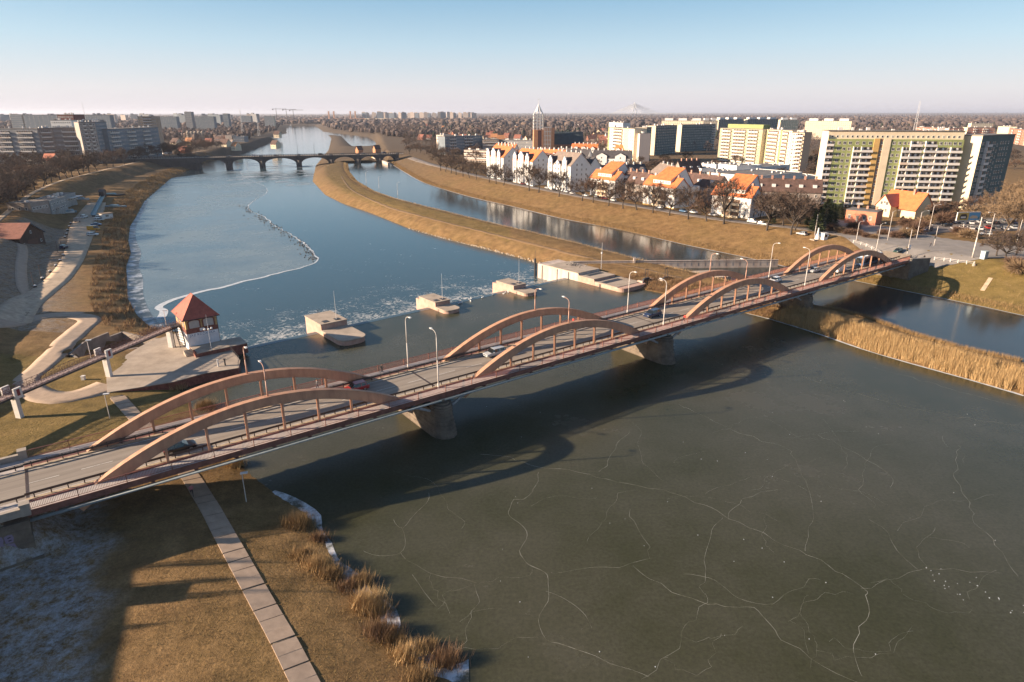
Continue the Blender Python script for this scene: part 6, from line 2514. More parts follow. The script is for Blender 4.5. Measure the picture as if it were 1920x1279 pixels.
dk = Bld('tower_block', 'dark teal tower block in shade right of the olive slab block', 'apartment block', (228.6, 326.0), (260.0, 347.0), 4.5, 'tower blocks')
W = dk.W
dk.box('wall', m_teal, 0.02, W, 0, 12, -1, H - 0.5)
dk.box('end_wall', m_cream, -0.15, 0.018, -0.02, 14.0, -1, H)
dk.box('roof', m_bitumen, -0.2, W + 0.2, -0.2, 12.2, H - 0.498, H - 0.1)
for j, z in enumerate(zs):
 for x in (1.8, 3.6, 13.5, 15.6, 22.5, 25.0, 28.0, 31.5):
  put('window', win_mesh(1.2, 1.4), dk.t, (x, 0, z))
 put('balcony', m54, dk.t, (7.6, 0, z - 0.9))
 put('window', win_mesh(1.0, 1.3), dk.t, (18.6, 0, z - 1.0))


def slab(label, A_, B_, D, H, wall, floors, cols, endm=None, bal=(), group='apartment blocks of the estate', zb=5.0, roofm=None, face_r=0, strips=()):
 b = Bld('apartment_block', label, 'apartment block', A_, B_, zb, group)
 W = b.W
 b.box('wall', wall, 0, W, 0, D, -1, H)
 rf = b.box('roof', roofm or m_bitumen, -0.15, W + 0.15, -0.15, D + 0.15, H + 0.002, H + 0.5)
 if endm:
  b.box('end_wall', endm, -0.2, -0.002, -0.05, D, -1, H + 0.3)
  b.box('end_wall', endm, W + 0.002, W + 0.2, -0.05, D, -1, H + 0.3)
 fh = H / floors
 zs_ = [0.9 + fh * j for j in range(floors)]
 xs_ = spread(cols, 0.5, W - 0.5)
 balc = [i for i in range(cols) if any(a <= (i + 0.5) / cols < c for a, c in bal)]
 windows_joined(b, 'front', [x for i, x in enumerate(xs_) if i not in balc], zs_, min(1.7, W / cols * 0.62), 1.4)
 if balc:
  mb = MB()
  w = W / cols * 0.9
  for i in balc:
   for z in zs_:
    x = xs_[i]
    mb.bx(x - w / 2, x + w / 2, -1.2, -0.01, z - 0.85, z - 0.7, 0)
    mb.bx(x - w / 2, x + w / 2, -1.2, -1.1, z - 0.698, z + 0.3, 0)
    mb.bx(x - w / 2, x + w / 2, -0.06, 0.02, z - 0.6, z + 1.5, 1)
    mb.bx(x - w / 2, x - w / 2 + 0.1, -1.099, -0.061, z - 0.698, z + 1.6, 0)
  o = mb.build('balconies', [m_panel, m_rec], b.t)
  o['kind'] = 'stuff'
 for (a, c, sm) in strips:
  b.box('stripe', sm, W * a, W * c, -0.05, -0.001, -1, H)
 if face_r:
  windows_joined(b, 'right', spread(face_r, 0.8, D - 0.8), zs_, 1.3, 1.3, name='side_windows')
 r_ = random.Random(len(label))
 for i in range(5):
  x = r_.uniform(1, W - 3)
  b.box('roof_vent', m_chimw, x, x + r_.uniform(1, 2.5), D * 0.3, D * 0.3 + 1.5, H + 0.502, H + r_.uniform(1.2, 2.4), parent=rf)
 return b


def ptop(u, v, z):
 return at2(u, v, z)


ZTOP = 38.0
HB = ZTOP - 5.0
slab('pale green and cream block with white balconies right of the church', ptop(1141, 239, ZTOP), ptop(1190, 242, ZTOP), 12, HB, m_cream, 11, 12, m_cream, [(0.28, 0.55)], strips=[(0.0, 0.06, m_green), (0.62, 0.8, mat('pale_green_render', (0.47, 0.50, 0.30), 0.85))])
slab('lower cream stair wing in front of the pale green block', ptop(1189, 249.5, 34), ptop(1200, 251, 34), 10, 29, m_panel, 10, 3, mat('mauve_grey_render', (0.36, 0.32, 0.31), 0.85), [(0.0, 0.66)])
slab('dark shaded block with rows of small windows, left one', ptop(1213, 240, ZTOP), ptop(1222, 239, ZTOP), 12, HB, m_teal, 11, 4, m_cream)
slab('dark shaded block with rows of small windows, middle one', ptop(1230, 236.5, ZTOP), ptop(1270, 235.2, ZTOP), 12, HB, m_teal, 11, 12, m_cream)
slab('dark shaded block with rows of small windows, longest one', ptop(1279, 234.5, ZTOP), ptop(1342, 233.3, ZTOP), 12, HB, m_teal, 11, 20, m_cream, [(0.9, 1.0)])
gb_ = slab('grey and white balcony block half in shade behind the school', ptop(1351, 240.5, ZTOP), ptop(1430, 243, ZTOP), 12, HB, mat('drab_olive_render', (0.32, 0.31, 0.20), 0.85), 11, 14, m_cream, [(0.05, 0.3), (0.38, 0.66), (0.75, 0.92)])
gb_.box('attic', m_green, gb_.W * 0.12, gb_.W * 0.95, 3, 11, HB + 0.502, HB + 4.0)
slab('sunlit cream balcony block behind the school', ptop(1430, 242.5, ZTOP), ptop(1486, 245.5, ZTOP), 12, HB, m_cream, 11, 12, m_cream, [(0.0, 0.16), (0.28, 0.62), (0.72, 0.95)], strips=[(0.18, 0.24, m_green), (0.64, 0.7, m_green)])
slab('sunlit cream end block with a blank beige side behind the school', ptop(1486, 246.5, ZTOP), ptop(1509, 247, ZTOP), 12, HB - 1, m_cream, 11, 4, mat('beige_end_wall', (0.46, 0.34, 0.24), 0.85), [(0.4, 0.99)])
for (u0, v0, u1, v1, wl, lab, cols) in [
 (1241, 226.5, 1319, 226.8, m_cream, 'far sunlit long block left of the shaded far blocks', 22),
 (1319, 226.5, 1346, 226.5, m_cream, 'far sunlit short block beside the long one', 8),
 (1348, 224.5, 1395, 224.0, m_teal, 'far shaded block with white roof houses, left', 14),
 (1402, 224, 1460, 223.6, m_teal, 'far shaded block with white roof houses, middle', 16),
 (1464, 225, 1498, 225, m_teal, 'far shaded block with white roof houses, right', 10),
 (1511, 227, 1597, 227.5, m_cream, 'far sunlit block with three roof houses behind the olive tower', 22),
]:
 b = slab(lab, ptop(u0, v0, ZTOP), ptop(u1, v1, ZTOP), 12, HB, wl, 11, cols, m_cream, group='far blocks of the estate')
 n_ = 3 if b.W > 60 else 2
 for i in range(n_):
  x = b.W * (i + 0.2) / n_
  b.box('roof_house', m_white, x, x + b.W / n_ * 0.6, 2, 10, HB + 0.502, HB + 4.5)
# red brick blocks on the right
for (u0, v0, u1, v1, z, wl, lab, cols) in [
 (1718, 239, 1751, 239.5, 27, m_redbr, 'red brick block with a cream end, leftmost of the brick blocks', 10),
 (1751, 240, 1770, 240.5, 27, m_redbr, 'red brick block with white balconies behind the olive tower roof', 6),
 (1780, 241, 1808, 241, 27, m_redbr, 'red brick block behind a white gallery roof', 8),
 (1815, 239.5, 1865, 239.5, 28, m_redbr, 'red brick block with white balcony bays right of centre', 14),
 (1872, 237, 1893, 238, 28, m_cream, 'cream and ochre block among the red brick blocks', 5),
 (1893, 241, 1925, 244, 28, m_redbr, 'red brick block with white balconies at the right edge', 10),
 (1822, 231.5, 1862, 231.5, 28, m_cream, 'far cream block above the red brick blocks', 10),
]:
 slab(lab, ptop(u0, v0, z), ptop(u1, v1, z), 12, z - 5, wl, 6, cols, m_cream, [(0.2, 0.35), (0.6, 0.8)] if wl is m_redbr else [], group='red brick blocks')
b = flat('gallery_building', 'low white gallery building in front of the red brick blocks', 'building', ptop(1768, 248.5, 22), ptop(1811, 249, 22), 14, 17, m_white, 14, 3, zb=5)

# ------------------------------------------------------------------ church
cy = 735.0


def cz(v):
 return CAM_H - (v - 212.0) * (cy * CP + 10) / FPX * 1.06


def cx(u, Y=cy):
 return (u - 960) * (Y * CP + 8) / FPX


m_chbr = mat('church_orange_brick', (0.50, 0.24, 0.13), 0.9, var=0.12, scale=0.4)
m_chroof = mat('church_dark_roof', (0.035, 0.05, 0.06), 0.7, var=0.2, scale=0.3)
ch = thing('church', 'brick church with a tall white lattice spire and a long dark roof', 'church', (cx(1001), cy, 5.0), radians(4))
tw = 10.6
th = cz(240) - 5
mb = MB()
mb.bx(0, tw, 0, tw, -1, th)
tower = mb.build('tower', m_chbr, ch)
mb = MB()
mb.bx(tw * 0.42, tw * 0.78, -0.06, 0.0, 4, th - 0.5)
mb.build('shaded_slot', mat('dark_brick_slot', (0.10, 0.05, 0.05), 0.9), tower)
zt2 = cz(213.5) - 5
mb = MB()
n_ = 3
for i in range(n_ + 1):
 for (x, y) in ((i / n_, 0), (i / n_, 1), (0, i / n_), (1, i / n_)):
  X, Y = 0.3 + x * (tw - 0.6), 0.3 + y * (tw - 0.6)
  mb.bx(X - 0.42, X + 0.42, Y - 0.42, Y + 0.42, th + 0.002, zt2)
for j in range(5):
 z = th + (zt2 - th) * (j + 1) / 5
 for (x0, x1, y0, y1) in ((0, tw, 0, 0.6), (0, tw, tw - 0.6, tw), (0, 0.6, 0.601, tw - 0.601), (tw - 0.6, tw, 0.601, tw - 0.601)):
  mb.bx(x0 - 0.02, x1 + 0.02, y0 - 0.02, y1 + 0.02, z - 0.8, z)
mb.build('lattice_stage', m_white, tower)
ztip = cz(192) - 5
mb = MB()
c_ = tw / 2
for i in range(8):
 a = 2 * pi * i / 8 + pi / 8
 mb.tube((c_ + 5.4 * cos(a), c_ + 5.4 * sin(a), zt2), (c_, c_, ztip - 3), 0.30, 0.12, 5)
mb.build('spire_rib', m_white, tower)
mb = MB()
for i in range(8):
 a0, a1 = 2 * pi * i / 8 + pi / 8, 2 * pi * (i + 1) / 8 + pi / 8
 f = 0.55
 zz = zt2 + (ztip - 3 - zt2) * 0.22
 r_1 = 5.4 * 0.76
 mb.face([(c_ + r_1 * cos(a0), c_ + r_1 * sin(a0), zz), (c_ + r_1 * cos(a1), c_ + r_1 * sin(a1), zz), (c_, c_, ztip - 2.5)])
mb.build('spire_cap', m_white, tower)
mb = MB()
mb.tube((c_, c_, ztip - 3), (c_, c_, ztip + 3), 0.16, 0.1, 5)
mb.bx(c_ - 0.9, c_ + 0.9, c_ - 0.1, c_ + 0.1, ztip + 1.4, ztip + 1.7)
mb.build('cross', m_white, tower)
# second lattice front
x1 = cx(1021.5) - cx(1002)
x2 = cx(1034) - cx(1002)
zf = cz(236) - 5
mb = MB()
mb.bx(x1, x2 + 4, 0.5, 12, -1, zf - 0.4)
fr_ = mb.build('west_front', m_chbr, ch)
mb = MB()
for i in range(5):
 x = x1 + (x2 - x1) * i / 4
 mb.bx(x - 0.22, x + 0.22, -0.1, 0.498, 4, zf)
for j in range(7):
 z = 6 + (zf - 6) * j / 6
 mb.bx(x1 - 0.2, x2 + 0.2, -0.14, 0.496, z - 0.22, z + 0.22)
mb.build('lattice_front', m_white, fr_)
# nave
xn0, xn1 = cx(1041) - cx(1002), cx(1104) - cx(1002)
zr_, ze_ = cz(243.5) - 5, cz(265) - 5
mb = MB()
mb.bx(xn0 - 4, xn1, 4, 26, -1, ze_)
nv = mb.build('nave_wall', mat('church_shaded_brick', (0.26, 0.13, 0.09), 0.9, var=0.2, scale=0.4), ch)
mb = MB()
mb.prof_x([(3, ze_), (15, zr_), (27, ze_)], xn0 - 3, xn1 - 3)
mb.build('nave_roof', m_chroof, ch)
mb = MB()
for i in range(14):
 x = xn0 + (xn1 - xn0) * (i + 0.5) / 14
 mb.bx(x - 0.5, x + 0.5, 3.9, 3.99, 4, ze_ - 1.5)
o = mb.build('nave_windows', m_glass, ch)
o['kind'] = 'stuff'

# ------------------------------------------------------------------ houses at the bridge head
b = Bld('villa', 'cream villa with a big orange-red tiled roof at the bridge head', 'house', at2(1640, 400, 7), at2(1667, 404, 7), 7.0)
W = b.W
zev = z_over(b.A, 1640, 382) - 7
b.box('wall', mat('pale_yellow_render', (0.66, 0.56, 0.36), 0.85, var=0.06), 0, W, 0, 13, -1, zev)
b.gable('front_gable_roof', m_coral, 0, W, 0, 9, zev, zev + 4.6, 'y', 0.5, mat('pale_yellow_render', (0.66, 0.56, 0.36)))
mt = mat('orange_red_tiles', (0.56, 0.15, 0.05), 0.8, var=0.18, scale=0.7, bump=0.03, bscale=3)
b.gable('main_roof', mt, -1.0, W + 9.0, 4.5, 17, zev - 1.0, zev + 6.0, 'x', 0.5, mat('pale_yellow_render', (0.66, 0.56, 0.36)))
b.box('side_wall', mat('pale_yellow_render', (0.66, 0.56, 0.36)), W + 0.02, W + 8.6, 5.5, 16, -1, zev - 1.02)
windows(b, 'front', [W * 0.35, W * 0.72], [1.2, 4.4], 1.2, 1.7)
windows(b, 'front', [W * 0.55], [zev + 0.6], 1.0, 1.3)
b.box('chimney', m_chim, W + 3, W + 3.9, 9.5, 10.4, zev + 3.5, zev + 7.4)
b.box('roof_window', m_glass, W + 4.2, W + 7.0, 7.0, 7.8, zev + 1.1, zev + 1.55)
b = Bld('coral_building', 'coral red flat-roofed building with small white windows beside the villa', 'building', at2(1583, 418, 7), at2(1640, 424, 7), 7.0)
W = b.W
hh = z_over(b.A, 1583, 393) - 7
b.box('wall', m_coral, 0, W, 0, 9, -1, hh)
b.box('roof', m_bitumen, -0.2, W + 0.2, -0.2, 9.2, hh + 0.002, hh + 0.3)
b.box('door', m_glass, W * 0.35, W * 0.35 + 1.1, -0.05, 0.0, hh - 4.6, hh - 2.0)
windows(b, 'front', [W * 0.13, W * 0.62, W * 0.82], [hh - 3.4], 1.1, 1.5)
for q in range(3):
 b.box('chimney', m_chim, W * (0.2 + 0.3 * q), W * (0.2 + 0.3 * q) + 0.8, 6, 6.8, hh + 0.302, hh + 1.6)
# ------------------------------------------------------------------ vehicles
m_tyre = mat('tyre_rubber', (0.015, 0.015, 0.015), 0.9)
m_rim = mat('alloy_rim', (0.35, 0.35, 0.36), 0.35, metal=0.8)
m_cglass = glass('car_glass', (0.012, 0.015, 0.018), 0.05)
m_hl = glass('headlight_glass', (0.55, 0.55, 0.52), 0.1)
m_tl = glass('tail_light_red', (0.30, 0.01, 0.01), 0.15)
m_plast = mat('black_plastic', (0.02, 0.02, 0.02), 0.6)


def paint(name, c):
 if name in MATS:
  return MATS[name]
 m = mat(name, c, 0.28)
 m.node_tree.nodes['Principled BSDF'].inputs['Coat Weight'].default_value = 0.6
 return m


PAINT = {'black': paint('car_black', (0.012, 0.012, 0.014)), 'white': paint('car_white', (0.62, 0.62, 0.62)), 'silver': paint('car_silver', (0.40, 0.42, 0.44)), 'red': paint('car_red', (0.28, 0.02, 0.02)), 'navy': paint('car_navy', (0.02, 0.03, 0.07)), 'grey': paint('car_grey', (0.13, 0.135, 0.14)), 'green': paint('car_green', (0.02, 0.05, 0.04)), 'blue': paint('car_blue', (0.06, 0.14, 0.26)), 'yellow': paint('car_yellow', (0.55, 0.28, 0.02))}
_car = {}


def loft(stations, sec):
 mb = MB()
 rings = []
 for st in stations:
  k = len(mb.v)
  pts = sec(*st)
  mb.v += pts
  rings.append((k, len(pts)))
 for (a, n), (b_, _) in zip(rings[:-1], rings[1:]):
  for i in range(n):
   j = (i + 1) % n
   mb.f.append((a + i, a + j, b_ + j, b_ + i))
   mb.m.append(0)
 a, n = rings[0]
 mb.f.append(tuple(a + n - 1 - i for i in range(n)))
 a, n = rings[-1]
 mb.f.append(tuple(a + i for i in range(n)))
 mb.m += [0, 0]
 return mb


def car_meshes(kind, col):
 key = (kind, col)
 if key in _car:
  return _car[key]
 L, Wd, H_, cab = {'hatch': (4.2, 1.78, 1.48, 0.95), 'estate': (4.7, 1.82, 1.5, 1.0), 'suv': (4.6, 1.9, 1.72, 1.0), 'sedan': (4.6, 1.8, 1.44, 0.6), 'van': (5.2, 2.0, 2.1, 1.0)}[kind]
 hw, l = Wd / 2, L / 2
 zs_ = 0.92 if kind != 'suv' else 1.06
 if kind == 'van':
  zs_ = 1.15
 pm = PAINT[col]

 def sec(x, zt_, w):
  zl = 0.30
  return [(x, -w * 0.96, zl), (x, -w, 0.55), (x, -w * 0.985, zt_ - 0.14), (x, -w * 0.9, zt_), (x, w * 0.9, zt_), (x, w * 0.985, zt_ - 0.14), (x, w, 0.55), (x, w * 0.96, zl)]
 body = loft([(-l, zs_ * 0.72, hw * 0.82), (-l + 0.12, zs_ * 0.80, hw * 0.93), (-l + 0.5, zs_ * 0.88, hw), (-l + 1.15, zs_, hw), (l - 0.7, zs_ + 0.04, hw), (l - 0.2, zs_ + 0.02, hw * 0.97), (l, zs_ * 0.86, hw * 0.86)], sec).mesh('body', pm)
 x0, x1 = -l + 1.05, (l - 0.15 if cab >= 0.95 else l - 0.75)
 xa, xb = x0 + 0.75, (x1 - 0.35 if cab >= 0.95 else x1 - 0.75)
 if kind == 'van':
  x0, xa = -l + 0.55, -l + 1.25
  x1, xb = l - 0.05, l - 0.12

 def csec(x, zt_, w, wt):
  return [(x, -w, zs_ - 0.03), (x, -wt, zt_), (x, wt, zt_), (x, w, zs_ - 0.03)]
 cabn = loft([(x0, zs_ + 0.02, hw * 0.9, hw * 0.88), (xa, H_ - 0.06, hw * 0.93, hw * 0.74), ((xa + xb) / 2, H_ - 0.03, hw * 0.93, hw * 0.75), (xb, H_ - 0.07, hw * 0.93, hw * 0.74), (x1, zs_ + 0.06, hw * 0.9, hw * 0.84)], csec).mesh('glasshouse', m_cglass)
 rm = MB()
 k = hw * 0.745
 rm.face([(xa - 0.05, -k, H_ - 0.045), (xb + 0.05, -k, H_ - 0.05), (xb + 0.05, k, H_ - 0.05), (xa - 0.05, k, H_ - 0.045)][::1])
 rm.bx(xa, xb, -k + 0.02, k - 0.02, H_ - 0.044, H_ - 0.012)
 for sy in (-1, 1):
  for xx in ((xa + xb) / 2 - 0.05, xb - 0.15):
   rm.face([(xx, sy * hw * 0.945, zs_), (xx + 0.12, sy * hw * 0.945, zs_), (xx + 0.1, sy * (hw * 0.755 + 0.01), H_ - 0.05), (xx, sy * (hw * 0.755 + 0.01), H_ - 0.05)])
 if kind == 'van':
  for sy in (-1, 1):
   rm.bx(xa + 0.9, xb, sy * hw * 0.86 - 0.06, sy * hw * 0.86 + 0.09, zs_ - 0.02, H_ - 0.05)
 roof = rm.mesh('roof', pm)
 wm = MB()
 for i in range(1):
  wm.tube((0, -0.11, 0), (0, 0.11, 0), 0.33, n=14)
 wheel = wm.mesh('tyre', m_tyre)
 rimm = MB().tube((0, -0.12, 0), (0, 0.12, 0), 0.21, n=10).mesh('rim', m_rim)
 hl = MB().bx(-0.06, 0.1, -0.2, 0.2, -0.07, 0.07).mesh('headlight', m_hl)
 tl = MB().bx(-0.1, 0.06, -0.16, 0.16, -0.09, 0.09).mesh('tail_light', m_tl)
 gr_ = MB().bx(-0.03, 0.05, -0.5, 0.5, -0.09, 0.09).mesh('grille', m_plast)
 mir = MB().bx(-0.08, 0.08, -0.1, 0.1, -0.06, 0.07).mesh('mirror', pm)
 _car[key] = (L, Wd, zs_, body, cabn, roof, wheel, rimm, hl, tl, gr_, mir)
 return _car[key]


def car(p, head, kind, col, label, group, simple=False):
 """head: direction of travel; the car's nose is at local -x"""
 L, Wd, zs_, body, cabn, roof, wheel, rimm, hl, tl, gr_, mir = car_meshes(kind, col)
 t = thing('car' if kind != 'van' else 'van', label, 'car' if kind != 'van' else 'van', p, head + pi, group)
 put('body', body, t)
 put('glasshouse', cabn, t)
 put('roof', roof, t)
 for sx in (-L / 2 + 0.82, L / 2 - 0.85):
  for sy in (-1, 1):
   w = put('wheel', wheel, t, (sx, sy * (Wd / 2 - 0.13), 0.33))
   if not simple:
    put('rim', rimm, w)
 for sy in (-1, 1):
  put('headlight', hl, t, (-L / 2 + 0.1, sy * Wd * 0.34, zs_ * 0.72))
  put('tail_light', tl, t, (L / 2 - 0.07, sy * Wd * 0.36, zs_ * 0.82))
  if not simple:
   put('mirror', mir, t, (-L / 2 + 1.5, sy * (Wd / 2 + 0.08), zs_ + 0.06))
 if not simple:
  put('grille', gr_, t, (-L / 2 + 0.03, 0, 0.55))
 return t


RZ = 7.872


def onroad(u, v):
 return at(u, v, RZ)


def lane(u, n):
 """point of the carriageway at offset n lying in column u of the photo"""
 lo, hi = -118.0, 130.0
 for _ in range(50):
  m_ = (lo + hi) / 2
  x, y, z = bp(m_, n, RZ)
  d_ = y * CP - (z - CAM_H) * SP
  if 960 + FPX * x / d_ < u:
   lo = m_
  else:
   hi = m_
 return bp(lo, n, RZ)


car(lane(338, 2.9), BANG, 'hatch', 'black', 'black hatchback under the nearest bridge arches', 'traffic on the bridge')
car(lane(668, 7.4), BANG + pi, 'hatch', 'red', 'dark red car at the shaded end of the first bridge arches', 'traffic on the bridge')
car(lane(928, 7.2), BANG + pi, 'estate', 'silver', 'silver estate car under the second pair of bridge arches', 'traffic on the bridge')
car(lane(1223, 5.9), BANG + pi, 'suv', 'navy', 'dark sport utility car in the gap before the third arches', 'traffic on the bridge')
car(lane(1453, 7.3), BANG + pi, 'hatch', 'white', 'pale car emerging behind the third bridge arches', 'traffic on the bridge')
car(lane(1527, 7.3), BANG + pi, 'sedan', 'silver', 'silver saloon entering the fourth pair of bridge arches', 'traffic on the bridge')
car(lane(1574, 3.0), BANG, 'van', 'white', 'white van behind the bus under the last bridge arches', 'traffic on the bridge')

# bus
p = lane(1628, 3.0)
bus = thing('bus', 'long blue and dark city bus under the last bridge arches', 'bus', p, BANG)
mb = MB()
mb.prof_y([(-6, 0.35), (6, 0.35), (6, 2.7), (5.85, 3.0), (-5.85, 3.0), (-6, 2.7)], -1.27, 1.27)
mb.build('body', paint('bus_blue', (0.10, 0.16, 0.26)), bus)
mb = MB()
mb.bx(-5.7, 5.7, -1.29, 1.29, 1.15, 2.5)
mb.bx(-6.02, -5.7, -1.1, 1.1, 1.0, 2.6)
mb.bx(5.7, 6.02, -1.1, 1.1, 1.0, 2.6)
mb.build('window_band', m_cglass, bus)
for i in range(6):
 MB().bx(-5.0 + 1.9 * i, -4.85 + 1.9 * i, -1.31, 1.31, 1.1, 2.55).build('window_pillar', paint('bus_blue', (0.10, 0.16, 0.26)), bus)
MB().bx(-5.6, 5.6, -1.1, 1.1, 3.002, 3.12).build('roof', mat('bus_roof_pale', (0.45, 0.52, 0.58), 0.5), bus)
MB().bx(-3, 1, -0.8, 0.8, 3.122, 3.42).build('roof_unit', mat('bus_roof_unit', (0.5, 0.5, 0.5), 0.5), bus)
for sx in (-3.8, 3.6):
 for sy in (-1.15, 1.15):
  w = MB().tube((0, -0.14, 0), (0, 0.14, 0), 0.48, n=14).build('wheel', m_tyre, bus, (sx, sy, 0.48))
  MB().tube((0, -0.15, 0), (0, 0.15, 0), 0.28, n=10).build('rim', m_rim, w)

# junction
for (u, v, hd, kind, col, lab) in [
 (1683, 474, BANG + pi, 'hatch', 'green', 'dark green car waiting at the bridge head junction'),
 (1541, 444, radians(-20), 'estate', 'blue', 'blue car on the riverside road by the white monument'),
 (1738, 434, radians(200), 'suv', 'navy', 'dark car with lit nose by the car park entrance'),
 (1775, 425, radians(185), 'hatch', 'black', 'black car on the lane below the tower block'),
 (1848, 441, radians(170), 'hatch', 'white', 'white car parked alone at the edge of the car park'),
]:
 p = gp(u, v, 7.5)
 car((p[0], p[1], p[2] + 0.1), hd, kind, col, lab, 'cars at the junction', True)
cols_ = ['white', 'silver', 'grey', 'white', 'red', 'silver', 'white', 'navy', 'white', 'grey', 'white', 'black', 'silver', 'white']
for k in range(16):
 u = 1788 + (k % 8) * 16
 v = 418 + (k // 8) * 11 + (k % 3)
 p = gp(u, v, 7)
 c_ = cols_[(k * 5) % 14]
 car((p[0], p[1], p[2] + 0.08), radians(70), ['hatch', 'estate', 'sedan'][k % 3], c_, '%s car in the %s row of the car park, %s from the billboard' % (c_, ['back', 'front'][k // 8], ordinal(k % 8)), 'cars in the car park', True)
# parked along the riverside road
road = resample([(x + 4.5, y + 9.0) for x, y in rr], 1.0)
rl = np.concatenate([[0], np.cumsum(np.linalg.norm(np.diff(road, axis=0), axis=1))])
spots = []
for k, (u, v, c_, kind) in enumerate([(1503, 441, 'silver', 'hatch'), (1430, 422, 'white', 'hatch'), (1411, 418, 'white', 'suv'), (1336, 405, 'white', 'sedan'), (1300, 400, 'white', 'estate'), (1281, 398, 'blue', 'hatch'), (1236, 391, 'white', 'hatch'), (1149, 377, 'white', 'sedan'), (1134, 374, 'red', 'hatch'), (1118, 371, 'grey', 'hatch'), (1098, 368, 'white', 'estate'), (1073, 364, 'white', 'sedan'), (1062, 361, 'white', 'hatch'), (1040, 358, 'black', 'hatch'), (1026, 354, 'silver', 'hatch'), (998, 350, 'white', 'hatch'), (980, 346, 'red', 'hatch'), (963, 341, 'black', 'estate'), (954, 340, 'black', 'hatch'), (938, 337, 'white', 'hatch'), (925, 335, 'white', 'estate')]):
 p = gp(u, v, 6)
 i = int(np.argmin(np.hypot(road[:, 0] - p[0], road[:, 1] - p[1])))
 tg = road[min(i + 2, len(road) - 1)] - road[max(i - 2, 0)]
 q = (p[0], p[1], zt(p[0], p[1]) + 0.08)
 car(q, atan2(tg[1], tg[0]) + (pi if k % 3 == 0 else 0), kind, c_, '%s %s parked on the riverside road, %s counting from the bridge' % (c_, {'hatch': 'hatchback', 'suv': 'utility car', 'sedan': 'saloon', 'estate': 'estate car'}[kind], ordinal(k)), 'cars parked along the riverside road', True)
# left bank
for (u, v, hd, kind, col, lab) in [
 (174, 442, radians(5), 'estate', 'white', 'white estate car nearest on the left bank gravel'),
 (181, 423, radians(8), 'sedan', 'blue', 'blue and white car parked behind the yellow van on the gravel'),
 (186, 414, radians(8), 'estate', 'white', 'white car parked below the jetty on the gravel'),
 (187, 410, radians(8), 'hatch', 'silver', 'silver car farthest along the gravel parking row'),
 (158, 409, radians(95), 'suv', 'white', 'white car facing the camera on the left bank gravel'),
 (120, 466, radians(100), 'hatch', 'navy', 'dark car in the shade beside the boathouse'),
]:
 p = gp(u, v, 0.6)
 car((p[0], p[1], p[2] + 0.1), hd, kind, col, lab, 'cars on the left bank', True)
p = gp(176, 432, 0.6)
car((p[0], p[1], p[2] + 0.1), radians(5), 'van', 'yellow', 'yellow van on the left bank gravel', 'cars on the left bank', True)
p = gp(146, 417, 0.6)
t = thing('trailer', 'small grey box trailer standing on the left bank gravel', 'trailer', (p[0], p[1], p[2] + 0.1), radians(95))
MB().prof_y([(-1.6, 0.6), (1.6, 0.6), (1.6, 2.1), (1.4, 2.3), (-1.4, 2.3), (-1.6, 2.1)], -0.95, 0.95).build('box', mat('trailer_grey', (0.30, 0.26, 0.24), 0.6), t)
MB().tube((-1.6, 0, 0.55), (-2.8, 0, 0.5), 0.06, n=5).build('drawbar', m_plast, t)
for sy in (-1.0, 1.0):
 MB().tube((0, sy - 0.1, 0.33), (0, sy + 0.1, 0.33), 0.33, n=12).build('wheel', m_tyre, t)


